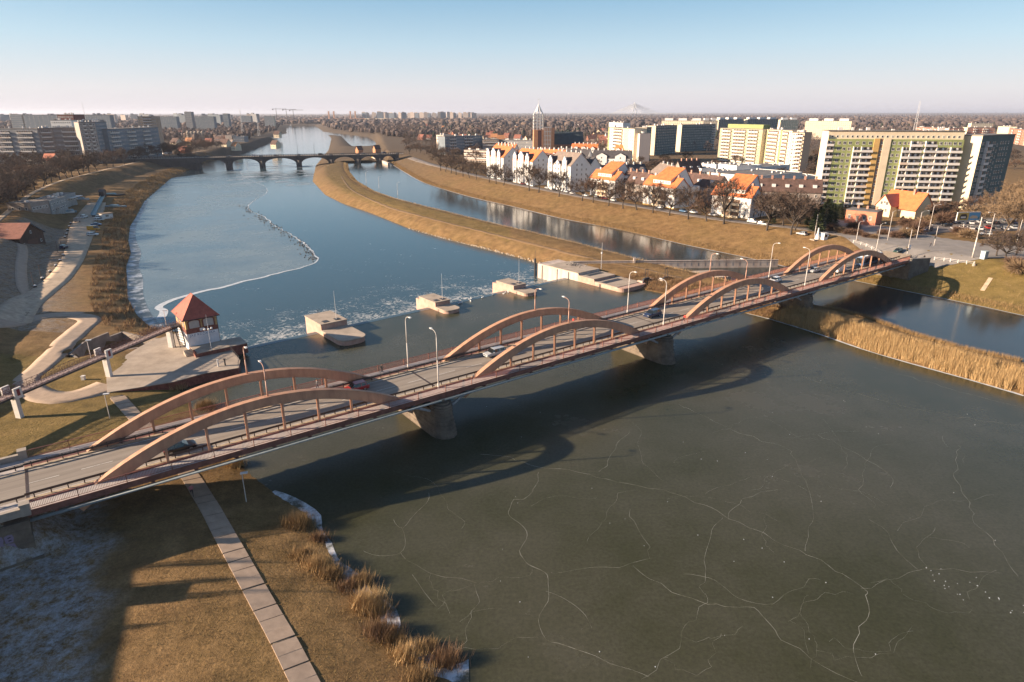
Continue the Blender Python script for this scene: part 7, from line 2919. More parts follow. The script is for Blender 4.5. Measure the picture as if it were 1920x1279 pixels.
# ------------------------------------------------------------------ people
def person(p, head, label, jacket, trousers, hair, pose='walk', group='people on the bridge', scale=1.0):
 """one continuous skinned figure; local +x is where the person faces"""
 st = {'walk': 0.30, 'run': 0.48, 'stand': 0.07}[pose]
 lift = {'walk': 0.10, 'run': 0.30, 'stand': 0.0}[pose]
 arm = {'walk': 0.22, 'run': 0.28, 'stand': 0.05}[pose]
 J = {
  'pel': ((0, 0, 0.95), 0.145), 'sp': ((0.01, 0, 1.15), 0.135), 'ch': ((0.02, 0, 1.36), 0.165), 'nk': ((0.03, 0, 1.50), 0.062), 'h1': ((0.05, 0, 1.60), 0.092), 'h2': ((0.05, 0, 1.71), 0.095), 'h3': ((0.04, 0, 1.78), 0.06),
  'hl': ((0, 0.10, 0.90), 0.10), 'kl': ((st * 0.62, 0.10, 0.50), 0.068), 'al': ((st * 0.78, 0.10, 0.09), 0.045), 'tl': ((st * 0.78 + 0.19, 0.11, 0.04), 0.035),
  'hr': ((0, -0.10, 0.90), 0.10), 'kr': ((-st * 0.25 + 0.06, -0.10, 0.50), 0.068), 'ar': ((-st * 0.95, -0.10, 0.10 + lift), 0.045), 'tr': ((-st * 0.95 + 0.16, -0.11, 0.03 + lift * 0.9), 0.035),
  'sl': ((0.01, 0.20, 1.40), 0.072), 'el': ((-arm * 0.6, 0.27, 1.13), 0.052), 'wl': ((-arm * 0.2 if pose != 'run' else 0.12, 0.25, 0.90 if pose != 'run' else 1.10), 0.036), 'fl': ((-arm * 0.1 if pose != 'run' else 0.20, 0.24, 0.81 if pose != 'run' else 1.13), 0.028),
  'sr': ((0.01, -0.20, 1.40), 0.072), 'er': ((arm * 0.35 - 0.05, -0.27, 1.13), 0.052), 'wr': ((arm * 0.9 + 0.04, -0.25, 0.92 if pose != 'run' else 1.16), 0.036), 'fr': ((arm * 1.0 + 0.10, -0.24, 0.84 if pose != 'run' else 1.22), 0.028),
 }
 E_ = [('pel', 'sp'), ('sp', 'ch'), ('ch', 'nk'), ('nk', 'h1'), ('h1', 'h2'), ('h2', 'h3'), ('pel', 'hl'), ('hl', 'kl'), ('kl', 'al'), ('al', 'tl'), ('pel', 'hr'), ('hr', 'kr'), ('kr', 'ar'), ('ar', 'tr'), ('ch', 'sl'), ('sl', 'el'), ('el', 'wl'), ('wl', 'fl'), ('ch', 'sr'), ('sr', 'er'), ('er', 'wr'), ('wr', 'fr')]
 ks = list(J)
 me = bpy.data.meshes.new('figure_cage')
 me.from_pydata([J[k][0] for k in ks], [(ks.index(a), ks.index(b_)) for a, b_ in E_], [])
 o = bpy.data.objects.new('figure_cage', me)
 COL.objects.link(o)
 md = o.modifiers.new('skin', 'SKIN')
 md.use_smooth_shade = True
 for i, k in enumerate(ks):
  me.skin_vertices[0].data[i].radius = (J[k][1] * (0.8 if k in ('pel', 'sp', 'ch') else 1.0), J[k][1] * (1.2 if k in ('pel', 'ch') else 1.0))
 me.skin_vertices[0].data[0].use_root = True
 o.modifiers.new('sub', 'SUBSURF').levels = 1
 dg = bpy.context.evaluated_depsgraph_get()
 out = bpy.data.meshes.new_from_object(o.evaluated_get(dg))
 bpy.data.objects.remove(o)
 out.name = 'person'
 out.materials.clear()
 for m_ in (trousers, jacket, mat('skin', (0.45, 0.27, 0.19), 0.6), hair, m_plast):
  out.materials.append(m_)
 for pl_ in out.polygons:
  c = pl_.center
  if c.z > 1.70 or (c.z > 1.58 and c.x < 0.03):
   k = 3
  elif c.z > 1.50:
   k = 2
  elif c.z > 0.98 or (abs(c.y) > 0.2 and c.z > 0.88):
   k = 1
  elif abs(c.y) > 0.19:
   k = 2
  elif c.z < 0.11 + (lift if c.x < 0 else 0):
   k = 4
  else:
   k = 0
  pl_.material_index = k
 return tag(put('person', out, None, p, head, scale), label, 'person', group)


mj = {'black': mat('black_coat', (0.015, 0.015, 0.018), 0.9), 'red': mat('red_jacket', (0.50, 0.04, 0.03), 0.8), 'pink': mat('pink_top', (0.50, 0.16, 0.18), 0.8), 'jeans': mat('dark_jeans', (0.03, 0.04, 0.07), 0.9), 'hair': mat('brown_hair', (0.05, 0.03, 0.02), 0.8), 'grey': mat('grey_coat', (0.12, 0.12, 0.13), 0.9)}
# the walkway under the far arches
w_ = lambda u, n: (lambda q: (q[0], q[1], 8.01))(lane(u, n))
person(w_(716, 11.7), BANG, 'person in a black coat walking on the downstream walkway before the second arches', mj['black'], mj['black'], mj['hair'])
person(w_(596, 11.7), BANG + pi, 'person in grey jacket and dark trousers walking behind the first arches', mj['grey'], mj['jeans'], mj['hair'])
person(w_(1075, 11.6), BANG + pi, 'person in a red jacket walking behind the second arches', mj['red'], mj['jeans'], mj['hair'])
person(w_(1283, -1.3), BANG, 'person in a bright red jacket on the upstream walkway at the third arch', mj['red'], mj['black'], mj['hair'])
p = gp(361, 930, 2.3)
person((p[0], p[1], p[2] + 0.08), radians(-60), 'person in a pink top running along the footpath in the bridge shadow', mj['pink'], mj['black'], mj['hair'], 'run', 'people on the ground')
for k, (u, v, c_) in enumerate([(1705, 487, 'black'), (1717, 487, 'grey'), (1732, 488, 'black'), (1744, 464, 'black')]):
 p = gp(u, v, 7.9)
 person((p[0], p[1], p[2] + 0.08), radians(40 * k), ['person in black waiting at the crossing by the traffic light mast', 'person in a grey coat at the end of the bridge parapet', 'person in black standing by the parapet end near the lamp', 'person in black crossing the road below the car park'][k], mj[c_], mj['jeans'], mj['hair'], 'stand' if k % 2 == 0 else 'walk', 'people on the ground')
# ------------------------------------------------------------------ poles, signs and furniture at the bridge head
poles = [
 (1527, 444, 402, 0.0, 'slim pale pole beside the white monument', 0), (1605, 453, 425, 1.6, 'curved lamp at the corner of the riverside road', 1), (1642, 473, 421, 1.6, 'tall lamp right at the end of the last arches', 1), (1664, 451, 397, 2.4, 'pale mast with a long arm in front of the villa', 2), (1699, 485, 430, -1.8, 'lamp carrying the traffic light at the bridge end', 1),
 (1718, 449, 398, 2.6, 'pale leaning mast right of the villa garden', 2), (1741, 436, 386, 2.6, 'pale mast in front of the tower block balconies', 2), (1751, 461, 428, -2.2, 'signal mast with a left arm by the car park lane', 2), (1823, 483, 407, 0.0, 'tallest thick white pole right of the billboard', 3), (1852, 455, 400, -2.4, 'double-armed lamp right of the tall white pole', 2), (1904, 462, 412, 0.0, 'first of two thin poles at the right edge', 0), (1912, 455, 405, 0.0, 'second of two thin poles at the right edge', 0),
]
for k, (u, v, vt, reach, lab, kd) in enumerate(poles):
 p = gp(u, v, 7.5)
 h = min(16.0, max(7.0, z_over(p, u + (u - 960) * (v - vt) / 4000.0, vt) - p[2]))
 t = thing('street_pole', lab, 'pole', (p[0], p[1], p[2]), 0.25, 'poles at the bridge head junction')
 r0 = 0.22 if kd == 3 else 0.12
 MB().path([(0, 0, -0.2), (0, 0, h * 0.5), (0, 0, h)], [r0, r0 * 0.85, r0 * 0.65], 8).build('pole', m_pole, t, smooth=True)
 if reach:
  sg = 1 if reach > 0 else -1
  MB().path([(0, 0, h - 0.1), (reach * 0.4, 0, h + 0.35), (reach, 0, h + 0.45)], 0.05, 6).build('arm', m_pole, t)
  MB().bx(min(reach, reach + 0.6 * sg), max(reach, reach + 0.6 * sg), -0.14, 0.14, h + 0.40, h + 0.55).build('lamp_head', m_lum, t)
 if k in (4, 7):
  MB().bx(-0.45, -0.15, -0.15, 0.15, 2.6, 3.6).build('signal_box', m_plast, t)
  for q, c_ in enumerate(((0.5, 0.03, 0.02), (0.4, 0.25, 0.02), (0.02, 0.3, 0.1))):
   MB().tube((-0.3, -0.15, 3.4 - 0.3 * q), (-0.3, -0.19, 3.4 - 0.3 * q), 0.1, n=8).build('signal_lens', mat('signal_%d' % q, c_, 0.3), t)
 if k == 4:
  for z in (3.4, 4.3):
   MB().tube((0.6, -0.05, z), (0.6, 0.0, z), 0.4, n=14).build('round_sign', mat('white_sign', (0.75, 0.75, 0.75), 0.5), t)
# billboard
p = gp(1806, 432, 7)
t = thing('billboard', 'billboard on one post with a yellow and a blue half above the car park', 'billboard', (p[0], p[1], p[2]), radians(8))
zb0 = z_over(p, 1806, 413.5) - p[2]
zb1 = z_over(p, 1806, 397) - p[2]
MB().bx(-0.3, 0.3, -0.15, 0.15, -0.2, zb0).build('post', m_pole, t)
wb = 10.5
MB().bx(-wb * 0.42, wb * 0.58, -0.25, 0.2, zb0 + 0.002, zb1).build('panel_frame', mat('billboard_frame', (0.60, 0.58, 0.55), 0.6), t)
mb = MB()
x0, x1 = -wb * 0.42 + 0.2, wb * 0.58 - 0.2
xm = (x0 + x1) / 2
mb.face([(x0, -0.262, zb0 + 0.25), (xm, -0.262, zb0 + 0.25), (xm, -0.262, zb1 - 0.25), (x0, -0.262, zb1 - 0.25)], 0)
mb.face([(xm, -0.262, zb0 + 0.25), (x1, -0.262, zb0 + 0.25), (x1, -0.262, zb1 - 0.25), (xm, -0.262, zb1 - 0.25)], 1)
hh = zb1 - zb0
mb.face([(x0 + 1.2, -0.266, zb0 + hh * 0.18), (xm - 0.9, -0.266, zb0 + hh * 0.18), (xm - 0.7, -0.266, zb0 + hh * 0.5), (xm - 1.4, -0.266, zb0 + hh * 0.8), (x0 + 1.5, -0.266, zb0 + hh * 0.75), (x0 + 0.9, -0.266, zb0 + hh * 0.45)], 2)
mb.face([(x0 + 1.5, -0.27, zb0 + hh * 0.3), (xm - 1.3, -0.27, zb0 + hh * 0.3), (xm - 1.3, -0.27, zb0 + hh * 0.5), (x0 + 1.5, -0.27, zb0 + hh * 0.5)], 3)
mb.face([(xm + 0.6, -0.266, zb0 + hh * 0.25), (x1 - 0.8, -0.266, zb0 + hh * 0.25), (x1 - 1.3, -0.266, zb0 + hh * 0.55), (xm + 1.6, -0.266, zb0 + hh * 0.62), (xm + 0.5, -0.266, zb0 + hh * 0.45)], 4)
mb.face([(x1 - 1.1, -0.27, zb0 + hh * 0.2), (x1 - 0.3, -0.27, zb0 + hh * 0.15), (x1 - 0.2, -0.27, zb0 + hh * 0.5)], 5)
mb.build('poster', [mat('poster_yellow', (0.60, 0.42, 0.12), 0.5), mat('poster_blue', (0.12, 0.38, 0.66), 0.5), mat('poster_dark', (0.06, 0.05, 0.04), 0.5), mat('poster_white', (0.7, 0.68, 0.64), 0.5), mat('poster_peach', (0.62, 0.50, 0.36), 0.5), mat('poster_teal', (0.05, 0.22, 0.25), 0.5)], t)
# utility box, monument, kiosk, bollard rail
p = gp(1844, 485, 8)
t = thing('utility_cabinet', 'pale blue utility cabinet on the verge right of the junction', 'cabinet', (p[0], p[1], p[2]), radians(25))
MB().bx(-0.9, 0.9, -0.7, 0.7, -0.1, 2.4).build('body', mat('pale_blue_metal', (0.34, 0.42, 0.46), 0.5, var=0.1), t)
MB().bx(-1.0, 1.0, -0.8, 0.8, 2.402, 2.52).build('lid', mat('pale_blue_metal', (0.34, 0.42, 0.46)), t)
MB().bx(-0.02, 0.02, -0.72, -0.701, 0.1, 2.2).build('door_gap', m_plast, t)
p = gp(1532, 449, 7)
t = thing('monument', 'white pointed monument on a slab beside the riverside road', 'monument', (p[0], p[1], p[2]), 0.3)
MB().bx(-2.4, 2.4, -1.2, 1.2, -0.2, 0.15).build('slab', m_conc, t)
MB().lathe([(0.95, 0.15), (0.85, 1.0), (0.45, 1.9), (0.28, 3.2), (0.22, 4.2), (0.05, 4.5)], 12).build('obelisk', m_white, t)
p = gp(1545, 449, 7)
t = thing('kiosk', 'small white kiosk box next to the white monument', 'kiosk', (p[0], p[1], p[2]), 0.3)
MB().bx(-0.9, 0.9, -0.8, 0.8, -0.1, 2.3).build('body', m_white, t)
MB().bx(-1.05, 1.05, -0.95, 0.95, 2.302, 2.5).build('roof', m_lum, t)
MB().bx(-0.5, 0.5, -0.83, -0.801, 1.0, 1.9).build('window', m_glass, t)


def post_rail(name, label, px_, group, n):
 pts = [gp(u, v, 7.8) for u, v in px_]
 t = thing(name, label, 'fence', pts[0], 0, group)
 Q = resample([q[:2] for q in pts], 0.5)
 sg = np.concatenate([[0], np.cumsum(np.linalg.norm(np.diff(Q, axis=0), axis=1))])
 last = None
 for i in range(n + 1):
  q = Q[int(np.searchsorted(sg, sg[-1] * i / n).clip(0, len(Q) - 1))]
  z = zt(*q)
  l = (q[0] - pts[0][0], q[1] - pts[0][1], z - pts[0][2])
  MB().bx(-0.13, 0.13, -0.13, 0.13, -0.2, 1.15).build('post', m_cw, t, l)
  if last:
   mb = MB()
   for h in (0.5, 0.95):
    mb.tube((last[0], last[1], last[2] + h), (l[0], l[1], l[2] + h), 0.05, n=5)
   mb.build('rail', m_cw, t)
  last = l


post_rail('barrier_rail', 'white post and rail barrier along the verge right of the bridge', [(1752, 488), (1778, 491), (1800, 494), (1826, 497)], 'white barriers', 5)
post_rail('barrier_rail', 'white post and rail barrier curving behind the last arches', [(1600, 456), (1622, 462), (1640, 470), (1650, 477)], 'white barriers', 5)
p = gp(1826, 498, 7.6)
tag(MB().lathe([(0.5, -0.2), (0.55, 0.2), (0.35, 0.55), (0.1, 0.6)], 10).build('stone_block', m_stone_l, None, (p[0], p[1], p[2])), 'low stone at the end of the white barrier', 'stone')
# dark retaining wing walls beside the right bridge head
for (sa, na, sb, nb, lab) in ((115, -2.6, 122, -5.2, 'dark concrete wing wall on the upstream side of the right bridge head'), (115, 13.0, 122, 16.0, 'dark concrete wing wall on the downstream side of the right bridge head')):
 a, c = bp(sa, na, 0), bp(sb, nb, 0)
 L = hypot(c[0] - a[0], c[1] - a[1])
 t = thing('wing_wall', lab, 'wall', (a[0], a[1], 0), atan2(c[1] - a[1], c[0] - a[0]), 'wing walls at the bridge head')
 mw = mat('dark_stained_concrete', (0.13, 0.115, 0.10), 0.9, var=0.3, scale=0.6)
 MB().prism([(0, -0.35), (L, -0.35), (L, 0.35), (0, 0.35)], 1.0, [8.3, 8.1, 8.1, 8.3]).build('wall', mw, t)
 MB().prism([(-0.05, -0.45), (L + 0.05, -0.45), (L + 0.05, 0.45), (-0.05, 0.45)], [8.303, 8.103, 8.103, 8.303], [8.5, 8.3, 8.3, 8.5]).build('coping', m_stone_l, t)
# stone stair on the right bank slope
p0, p1 = gp(1858, 521, 6), gp(1842, 545, 3)
t = thing('bank_stair', 'narrow stone stair down the grassy right bank', 'stair', p0, atan2(p1[1] - p0[1], p1[0] - p0[0]))
L = hypot(p1[0] - p0[0], p1[1] - p0[1])
for k in range(16):
 d_ = L * k / 16
 q = (p0[0] + (p1[0] - p0[0]) * k / 16, p0[1] + (p1[1] - p0[1]) * k / 16)
 z = zt(*q) - p0[2]
 MB().bx(d_, d_ + L / 16 * 0.92, -0.55, 0.55, z - 0.4, z + 0.04).build('step', m_track, t)
# lamp posts on the lawns
for k, (u, v, vt, lab) in enumerate([(462, 941, 893, 'thin lamp post beside the footpath in the bridge shadow'), (206, 784, 745, 'lamp post with a white box head on the lawn behind the bridge')]):
 p = gp(u, v, 2.2)
 h = max(4.5, z_over(p, u, vt) - p[2])
 tee_lamp((p[0], p[1], p[2]), 0.3, h, lab, 'path lamps')
p = gp(157, 712, 2.2)
tag(MB().bx(-0.3, 0.3, -0.3, 0.3, -0.1, 0.75).bx(-0.36, 0.36, -0.36, 0.36, 0.752, 0.85).build('stone_post', m_cw, None, p), 'small pale stone post on the round lawn', 'post')
# sewer works by the road on the right: evergreen trees and bushes
m_conif = island_ramp('dark_conifer', [(0.015, 0.025, 0.014), (0.03, 0.042, 0.02), (0.045, 0.055, 0.025), (0.02, 0.03, 0.018)])


def conifer_mesh(seed, h=10.0, r0=2.4):
 r = np.random.default_rng(seed)
 n = 1500
 z = h * (0.08 + 0.92 * r.random(n) ** 1.15)
 rad = r0 * (1 - z / h) ** 0.8 * np.sqrt(r.uniform(0.25, 1, n)) * (1 + 0.25 * np.sin(z * 4))
 a = r.uniform(0, 2 * pi, n)
 P = np.stack([rad * np.cos(a), rad * np.sin(a), z], -1)
 d = np.stack([np.cos(a), np.sin(a), -0.35 + 0.3 * r.random(n)], -1) + r.normal(0, 0.25, (n, 3))
 w = np.cross(d, r.normal(0, 1, (n, 3)))
 w = w / (np.linalg.norm(w, axis=1)[:, None] + 1e-9) * 0.16
 V = np.stack([P - w, P + w, P + d * 0.65], 1)
 return V.reshape(-1, 3), np.arange(3 * n).reshape(-1, 3)


CON = []
for sd in (1, 2):
 V, F_ = conifer_mesh(sd)
 CON.append((np_mesh('crown', V, F_, m_conif), MB().tube((0, 0, -0.3), (0, 0, 9.5), 0.22, 0.03, 6).mesh('trunk', m_bark)))


def conifer(p, h, k, label, group, wide=1.0):
 t = thing('conifer', label, 'tree', p, random.uniform(0, 6), group)
 s_ = h / 10
 put('crown', CON[k % 2][0], t, sc=(s_ * wide, s_ * wide, s_))
 put('trunk', CON[k % 2][1], t, sc=s_)


for k, (u, v, h, w, lab) in enumerate([(1530, 436, 11, 1.2, 'dark conifer just left of the monument'), (1545, 428, 12, 1.2, 'tallest dark conifer between the bare trees and the coral building'), (1558, 422, 9, 1.3, 'dark conifer behind the monument'), (1520, 425, 9, 1.3, 'dark conifer at the end of the long brown terrace'), (1572, 412, 7, 1.5, 'small dark conifer beside the coral building'), (1690, 423, 4, 1.8, 'low dark conifer in the villa garden'), (1446, 420, 5, 1.6, 'low evergreen shrub beside the nearest bank trees')]):
 p = gp(u, v, 7)
 conifer((p[0], p[1], p[2]), h, k, lab, 'conifers by the bridge head', w)
bl = [(1575, 436, 3.5), (1592, 440, 3.2), (1608, 441, 3.0), (1625, 445, 2.6), (1640, 447, 2.4), (1600, 430, 4), (1655, 440, 3), (1680, 446, 3.5), (1697, 444, 4.5), (1712, 438, 5.5), (1725, 430, 5), (1700, 425, 5), (1735, 420, 5), (1765, 418, 6), (1775, 410, 5), (1800, 440, 4.5), (1815, 446, 4.5), (1765, 400, 6), (1745, 405, 6), (1560, 432, 4), (1912, 512, 5.5), (1900, 498, 4.0)]
for k, (u, v, h) in enumerate(bl):
 p = gp(u, v, 7)
 lab = 'dense rounded bush at the right edge above the grassy bank' if k == 20 else 'smaller bush behind the dense bush at the right edge' if k == 21 else 'brown bare bush, %s from the left in the thicket behind the junction' % ordinal(sorted(b_[0] * 1000 + b_[1] for b_ in bl[:20]).index(u * 1000 + v))
 place_bush((p[0], p[1], p[2]), h, k, lab, 'bare bushes at the bridge head', k % 4 == 0, 1.3)
tl_ = [(1880, 440, 330, 3), (1905, 445, 318, 3), (1915, 420, 310, 3), (1868, 480, 425, 1), (1885, 486, 430, 1), (1905, 478, 425, 1), (1840, 425, 372, 3), (1862, 415, 350, 3), (1790, 405, 365, 2), (1760, 415, 372, 2), (1830, 405, 360, 2), (1895, 400, 330, 3)]
nm = ['pale sunlit bare tree left in the tall group at the right edge', 'pale sunlit bare tree tallest in the group at the right edge', 'pale bare tree half cut by the right edge', 'spreading low bare tree nearest the utility cabinet', 'second spreading bare tree right of the utility cabinet', 'third spreading bare tree right of the utility cabinet', 'tawny bare tree below the dark teal tower', 'tawny bare tree at the foot of the dark teal tower', 'reddish bare tree under the white end wall', 'reddish bare tree in front of the lowest balconies', 'reddish bare tree left of the billboard top', 'tawny bare tree behind the tall group at the right edge']
for k, (u, v, vt, cr) in enumerate(tl_):
 p = gp(u, v, 7)
 h = max(6.0, z_over(p, u, vt) - p[2])
 place_tree(p, min(h, 19), k + 2, nm[k], 'bare trees at the bridge head', cr, pale=cr == 3, wide=0.9 if h > 14 else 1.25)
p = at2(1660, 430, 7)
for k, (u, v, vt, cr) in enumerate([(1468, 424, 355, 1), (1452, 418, 350, 2), (1500, 420, 362, 1), (1425, 410, 356, 1), (1478, 408, 355, 2), (1515, 410, 370, 2), (1490, 432, 366, 1)]):
 p = gp(u, v, 6.5)
 place_tree(p, max(8, z_over(p, u, vt) - p[2]), k, ['bare tree in the clump by the nearest orange house, %s' % w for w in ('front left', 'front middle', 'front right', 'closest to the house', 'middle of the back', 'right of the back', 'lowest in front')][k], 'bare tree clump by the orange houses', cr)
for k, (u, v, vt) in enumerate([(687, 347, 322), (711, 358, 331), (746, 371, 342)]):
 p = gp(u, v, 1.5)
 make_lamp('street_lamp', 'thin lamp post on the canal edge of the island, %s from the far bridge' % ordinal(k), z_over(p, u, vt) - p[2], 1.6, m_pole, 'lamps on the island', False, 0.8, p, 0.3)
# ------------------------------------------------------------------ left bank: boathouse, landing, marina
m_dwood = mat('dark_brown_boards', (0.075, 0.045, 0.035), 0.9, var=0.3, scale=2.0, stretch=(1, 1, 0.15))
m_bluer = mat('blue_grey_metal_roof', (0.13, 0.155, 0.19), 0.45, var=0.15, scale=0.8)
a, c = gp(38, 457, 2), gp(86, 457, 2)
b = Bld('boathouse', 'dark brown boathouse with a steep gable and blue-grey metal roof side', 'boathouse', a[:2], c[:2], min(a[2], c[2]))
W = b.W
he = 5.2
b.box('wall', m_dwood, 0, W, 0, 12, -2, he)
MB().prof_y([(0, he - 0.02), (W, he - 0.02), (W * 0.5, he + 4.4)], 0, 12).build('gable_wall', m_dwood, b.t)
mb = MB()
mb.prof_y([(-0.6, he - 0.5), (W * 0.5, he + 4.45), (W * 0.5, he + 4.7), (-0.6, he - 0.25)], -0.8, 12.8)
mb.build('roof_left', mat('rusty_red_roof', (0.25, 0.10, 0.07), 0.8, var=0.2, scale=0.8), b.t)
mb = MB()
mb.prof_y([(W + 0.6, he - 0.5), (W + 0.6, he - 0.25), (W * 0.5 + 0.002, he + 4.7), (W * 0.5 + 0.002, he + 4.45)], -0.8, 12.8)
rf = mb.build('roof_right', m_bluer, b.t)
kx = (4.45 + 0.5) / (W * 0.5 + 0.6)
for q in range(8):
 y = -0.2 + 1.75 * q
 mb = MB()
 mb.prof_y([(W + 0.6, he - 0.24), (W + 0.6, he - 0.12), (W * 0.5 + 0.1, he + 4.78), (W * 0.5 + 0.1, he + 4.69)], y, y + 0.12)
 mb.build('roof_seam', m_bluer, rf)
b.box('door', mat('boathouse_door', (0.11, 0.06, 0.045), 0.9), W * 0.3, W * 0.7, -0.06, 0.0, -0.5, 3.4)
windows(b, 'front', [W * 0.15, W * 0.85], [1.5], 1.0, 1.1)
windows(b, 'front', [W * 0.5], [he + 0.5], 1.0, 1.1)
# marina house with outside stairs and terraces
m_mar = mat('pale_teal_grey_wall', (0.26, 0.27, 0.27), 0.85, var=0.15, scale=0.5)
a, c = gp(98, 402, 1), gp(130, 398, 1)
b = flat('marina_house', 'grey marina house with a flat roof and outside stair below the left bank', 'building', a[:2], c[:2], 10, 6.5, m_mar, 6, 2, 1.3, 1.3, 1.2, 2.9, zb=a[2], vents=3)
for k in range(8):
 b.box('stair_tread', m_concw, b.W * 0.2 + 0.35 * k, b.W * 0.2 + 0.35 * k + 0.4, -1.6, -0.1, 0.4 * k, 0.4 * k + 0.15)
a, c = gp(60, 398, 3), gp(96, 402, 2)
b = flat('marina_annex', 'low annex with a brownish flat roof dug into the left bank', 'building', a[:2], c[:2], 12, 4.6, m_grubby, 5, 1, 1.4, 1.4, 1.4, 3, zb=a[2] - 0.5, vents=1)
a, c = gp(112, 388, 1), gp(146, 384, 1)
b = flat('marina_pavilion', 'small pavilion with a pale canopy behind the marina house', 'building', a[:2], c[:2], 9, 5.0, m_mar, 5, 1, 1.3, 1.5, 1.4, 3, zb=a[2], vents=4)
b.box('canopy', m_white, b.W * 0.5, b.W + 3, -2.5, 1.0, 3.2, 3.35)
a, c = gp(193, 411, 0), gp(213, 410, 0)
b = Bld('work_shed', 'low white shed with a brown flat roof by the scrub', 'shed', a[:2], c[:2], a[2])
b.box('wall', m_white, 0, b.W, 0, 4.5, -0.3, 2.5)
b.box('roof', mat('brown_felt_roof', (0.15, 0.11, 0.08), 0.9), -0.3, b.W + 0.3, -0.3, 4.8, 2.502, 2.7)
b.box('window', m_glass, b.W * 0.3, b.W * 0.6, -0.03, 0.0, 1.0, 2.0)
a, c = gp(187, 370, 0), gp(196, 370, 0)
b = Bld('black_hut', 'black hut beside the moored boat', 'hut', a[:2], c[:2], a[2])
b.box('wall', m_steel_d, 0, b.W, 0, 4, -0.3, 3.4)
b.gable('roof', m_steel_d, 0, b.W, 0, 4, 3.4, 4.6, 'x', 0.3, m_steel_d)
# teal conveyor ramp
p0, p1 = gp(176, 407, 0.5), gp(193, 371, 0.5)
L = hypot(p1[0] - p0[0], p1[1] - p0[1])
t = thing('jetty_ramp', 'long straight teal ramp crossing the marina yard', 'ramp', (p0[0], p0[1], p0[2]), atan2(p1[1] - p0[1], p1[0] - p0[0]))
m_teal2 = mat('teal_metal', (0.12, 0.24, 0.28), 0.5, var=0.15)
MB().bx(0, L, -1.1, 1.1, 0.9, 1.1).build('deck', m_teal2, t)
for sy in (-1.1, 1.1):
 mb = MB()
 mb.bx(0, L, sy - 0.05, sy + 0.05, 1.101, 1.9)
 mb.build('side_panel', m_teal2, t)
for k in range(9):
 MB().bx(L * k / 8 - 0.1, L * k / 8 + 0.1, -0.8, 0.8, -0.6, 0.899).build('trestle', m_steel_d, t)
# boats laid up
m_boat = mat('blue_grey_tarpaulin', (0.17, 0.26, 0.31), 0.7, var=0.2, scale=1)
for k, (u, v, rz, L, lab, m_) in enumerate([(211, 367, 0.15, 16, 'long dark barge hull moored behind the marina yard', m_steel_d), (218, 389, 0.05, 12, 'blue covered boat laid up on the marina yard', m_boat), (135, 398, -0.3, 7, 'pale blue covered boat beside the marina house', m_boat), (155, 375, 0.1, 8, 'pale covered boat behind the marina yard', m_white), (128, 400, 0.6, 6, 'white upturned boat below the marina stair', m_white)]):
 p = gp(u, v, 0)
 t = thing('boat', lab, 'boat', (p[0], p[1], p[2]), rz, 'boats of the marina')
 def bs(x, w, z):
  return [(x, -w, z), (x, -w * 0.7, 0.1), (x, w * 0.7, 0.1), (x, w, z)]
 w0 = L * 0.15
 loft([(-L / 2, w0 * 0.55, 1.0), (-L * 0.25, w0, 0.9), (L * 0.2, w0, 0.9), (L * 0.42, w0 * 0.5, 1.1), (L / 2, 0.05, 1.3)], bs).build('hull', m_, t)
 MB().prof_y([(-L * 0.3, 0.9), (L * 0.15, 0.9), (L * 0.08, 1.7), (-L * 0.25, 1.7)], -w0 * 0.65, w0 * 0.65).build('cabin', m_teal2 if k == 0 else m_boat, t)
# bollards along the gravel track
m_blk = mat('black_bollard', (0.02, 0.02, 0.02), 0.7)
for k, (u, v) in enumerate([(66, 539), (80, 524), (94, 511), (105, 500), (113, 490), (119, 480), (122, 446), (125, 440), (127, 433), (130, 426), (133, 420)]):
 p = gp(u, v, 1)
 t = thing('bollard', 'black bollard with a white cap beside the gravel track, %s from the near end' % ordinal(k), 'bollard', (p[0], p[1], p[2]), 0, 'bollards along the gravel track')
 MB().lathe([(0.5, -0.1), (0.5, 0.45), (0.3, 0.5)], 10).build('drum', m_blk, t)
 MB().lathe([(0.42, 0.501), (0.46, 0.75), (0.2, 0.85)], 10).build('cap', m_white, t)
for k, (u, v) in enumerate([(64, 536), (78, 522), (117, 468), (109, 474)]):
 p = gp(u, v, 1)
 tag(MB().tube((0, 0, -0.2), (0, 0, 4.6), 0.08, 0.06, 6).tube((0, 0, 4.2), (0.5, 0.2, 4.4), 0.05, n=5).build('timber_post', m_dwood, None, p), ['leaning timber post by the nearest bollard', 'timber post by the second bollard', 'timber post in front of the parked dark car', 'short timber post left of the parked dark car'][k], 'post', 'timber posts by the track')
# sunken basin beside the yard
t = thing('basin', 'dark sunken concrete basin beside the footbridge', 'basin', (0, 0, 0))
m_bas = mat('basin_concrete', (0.24, 0.20, 0.17), 0.9, var=0.2, scale=0.6)
for (q0, q1) in zip(BASIN, BASIN[1:] + BASIN[:1]):
 L = hypot(q1[0] - q0[0], q1[1] - q0[1])
 zg = max(zt(q0[0] + (q0[1] - q1[1]) / L * 3, q0[1] + (q1[0] - q0[0]) / L * 3), zt(q0[0] - (q0[1] - q1[1]) / L * 3, q0[1] - (q1[0] - q0[0]) / L * 3), 0.4)
 MB().bx(-0.1, L + 0.1, -0.5, 0.0, -3, min(zg, 1.5) + 0.1).build('wall', m_bas, t, (q0[0], q0[1], 0), atan2(q1[1] - q0[1], q1[0] - q0[0]))
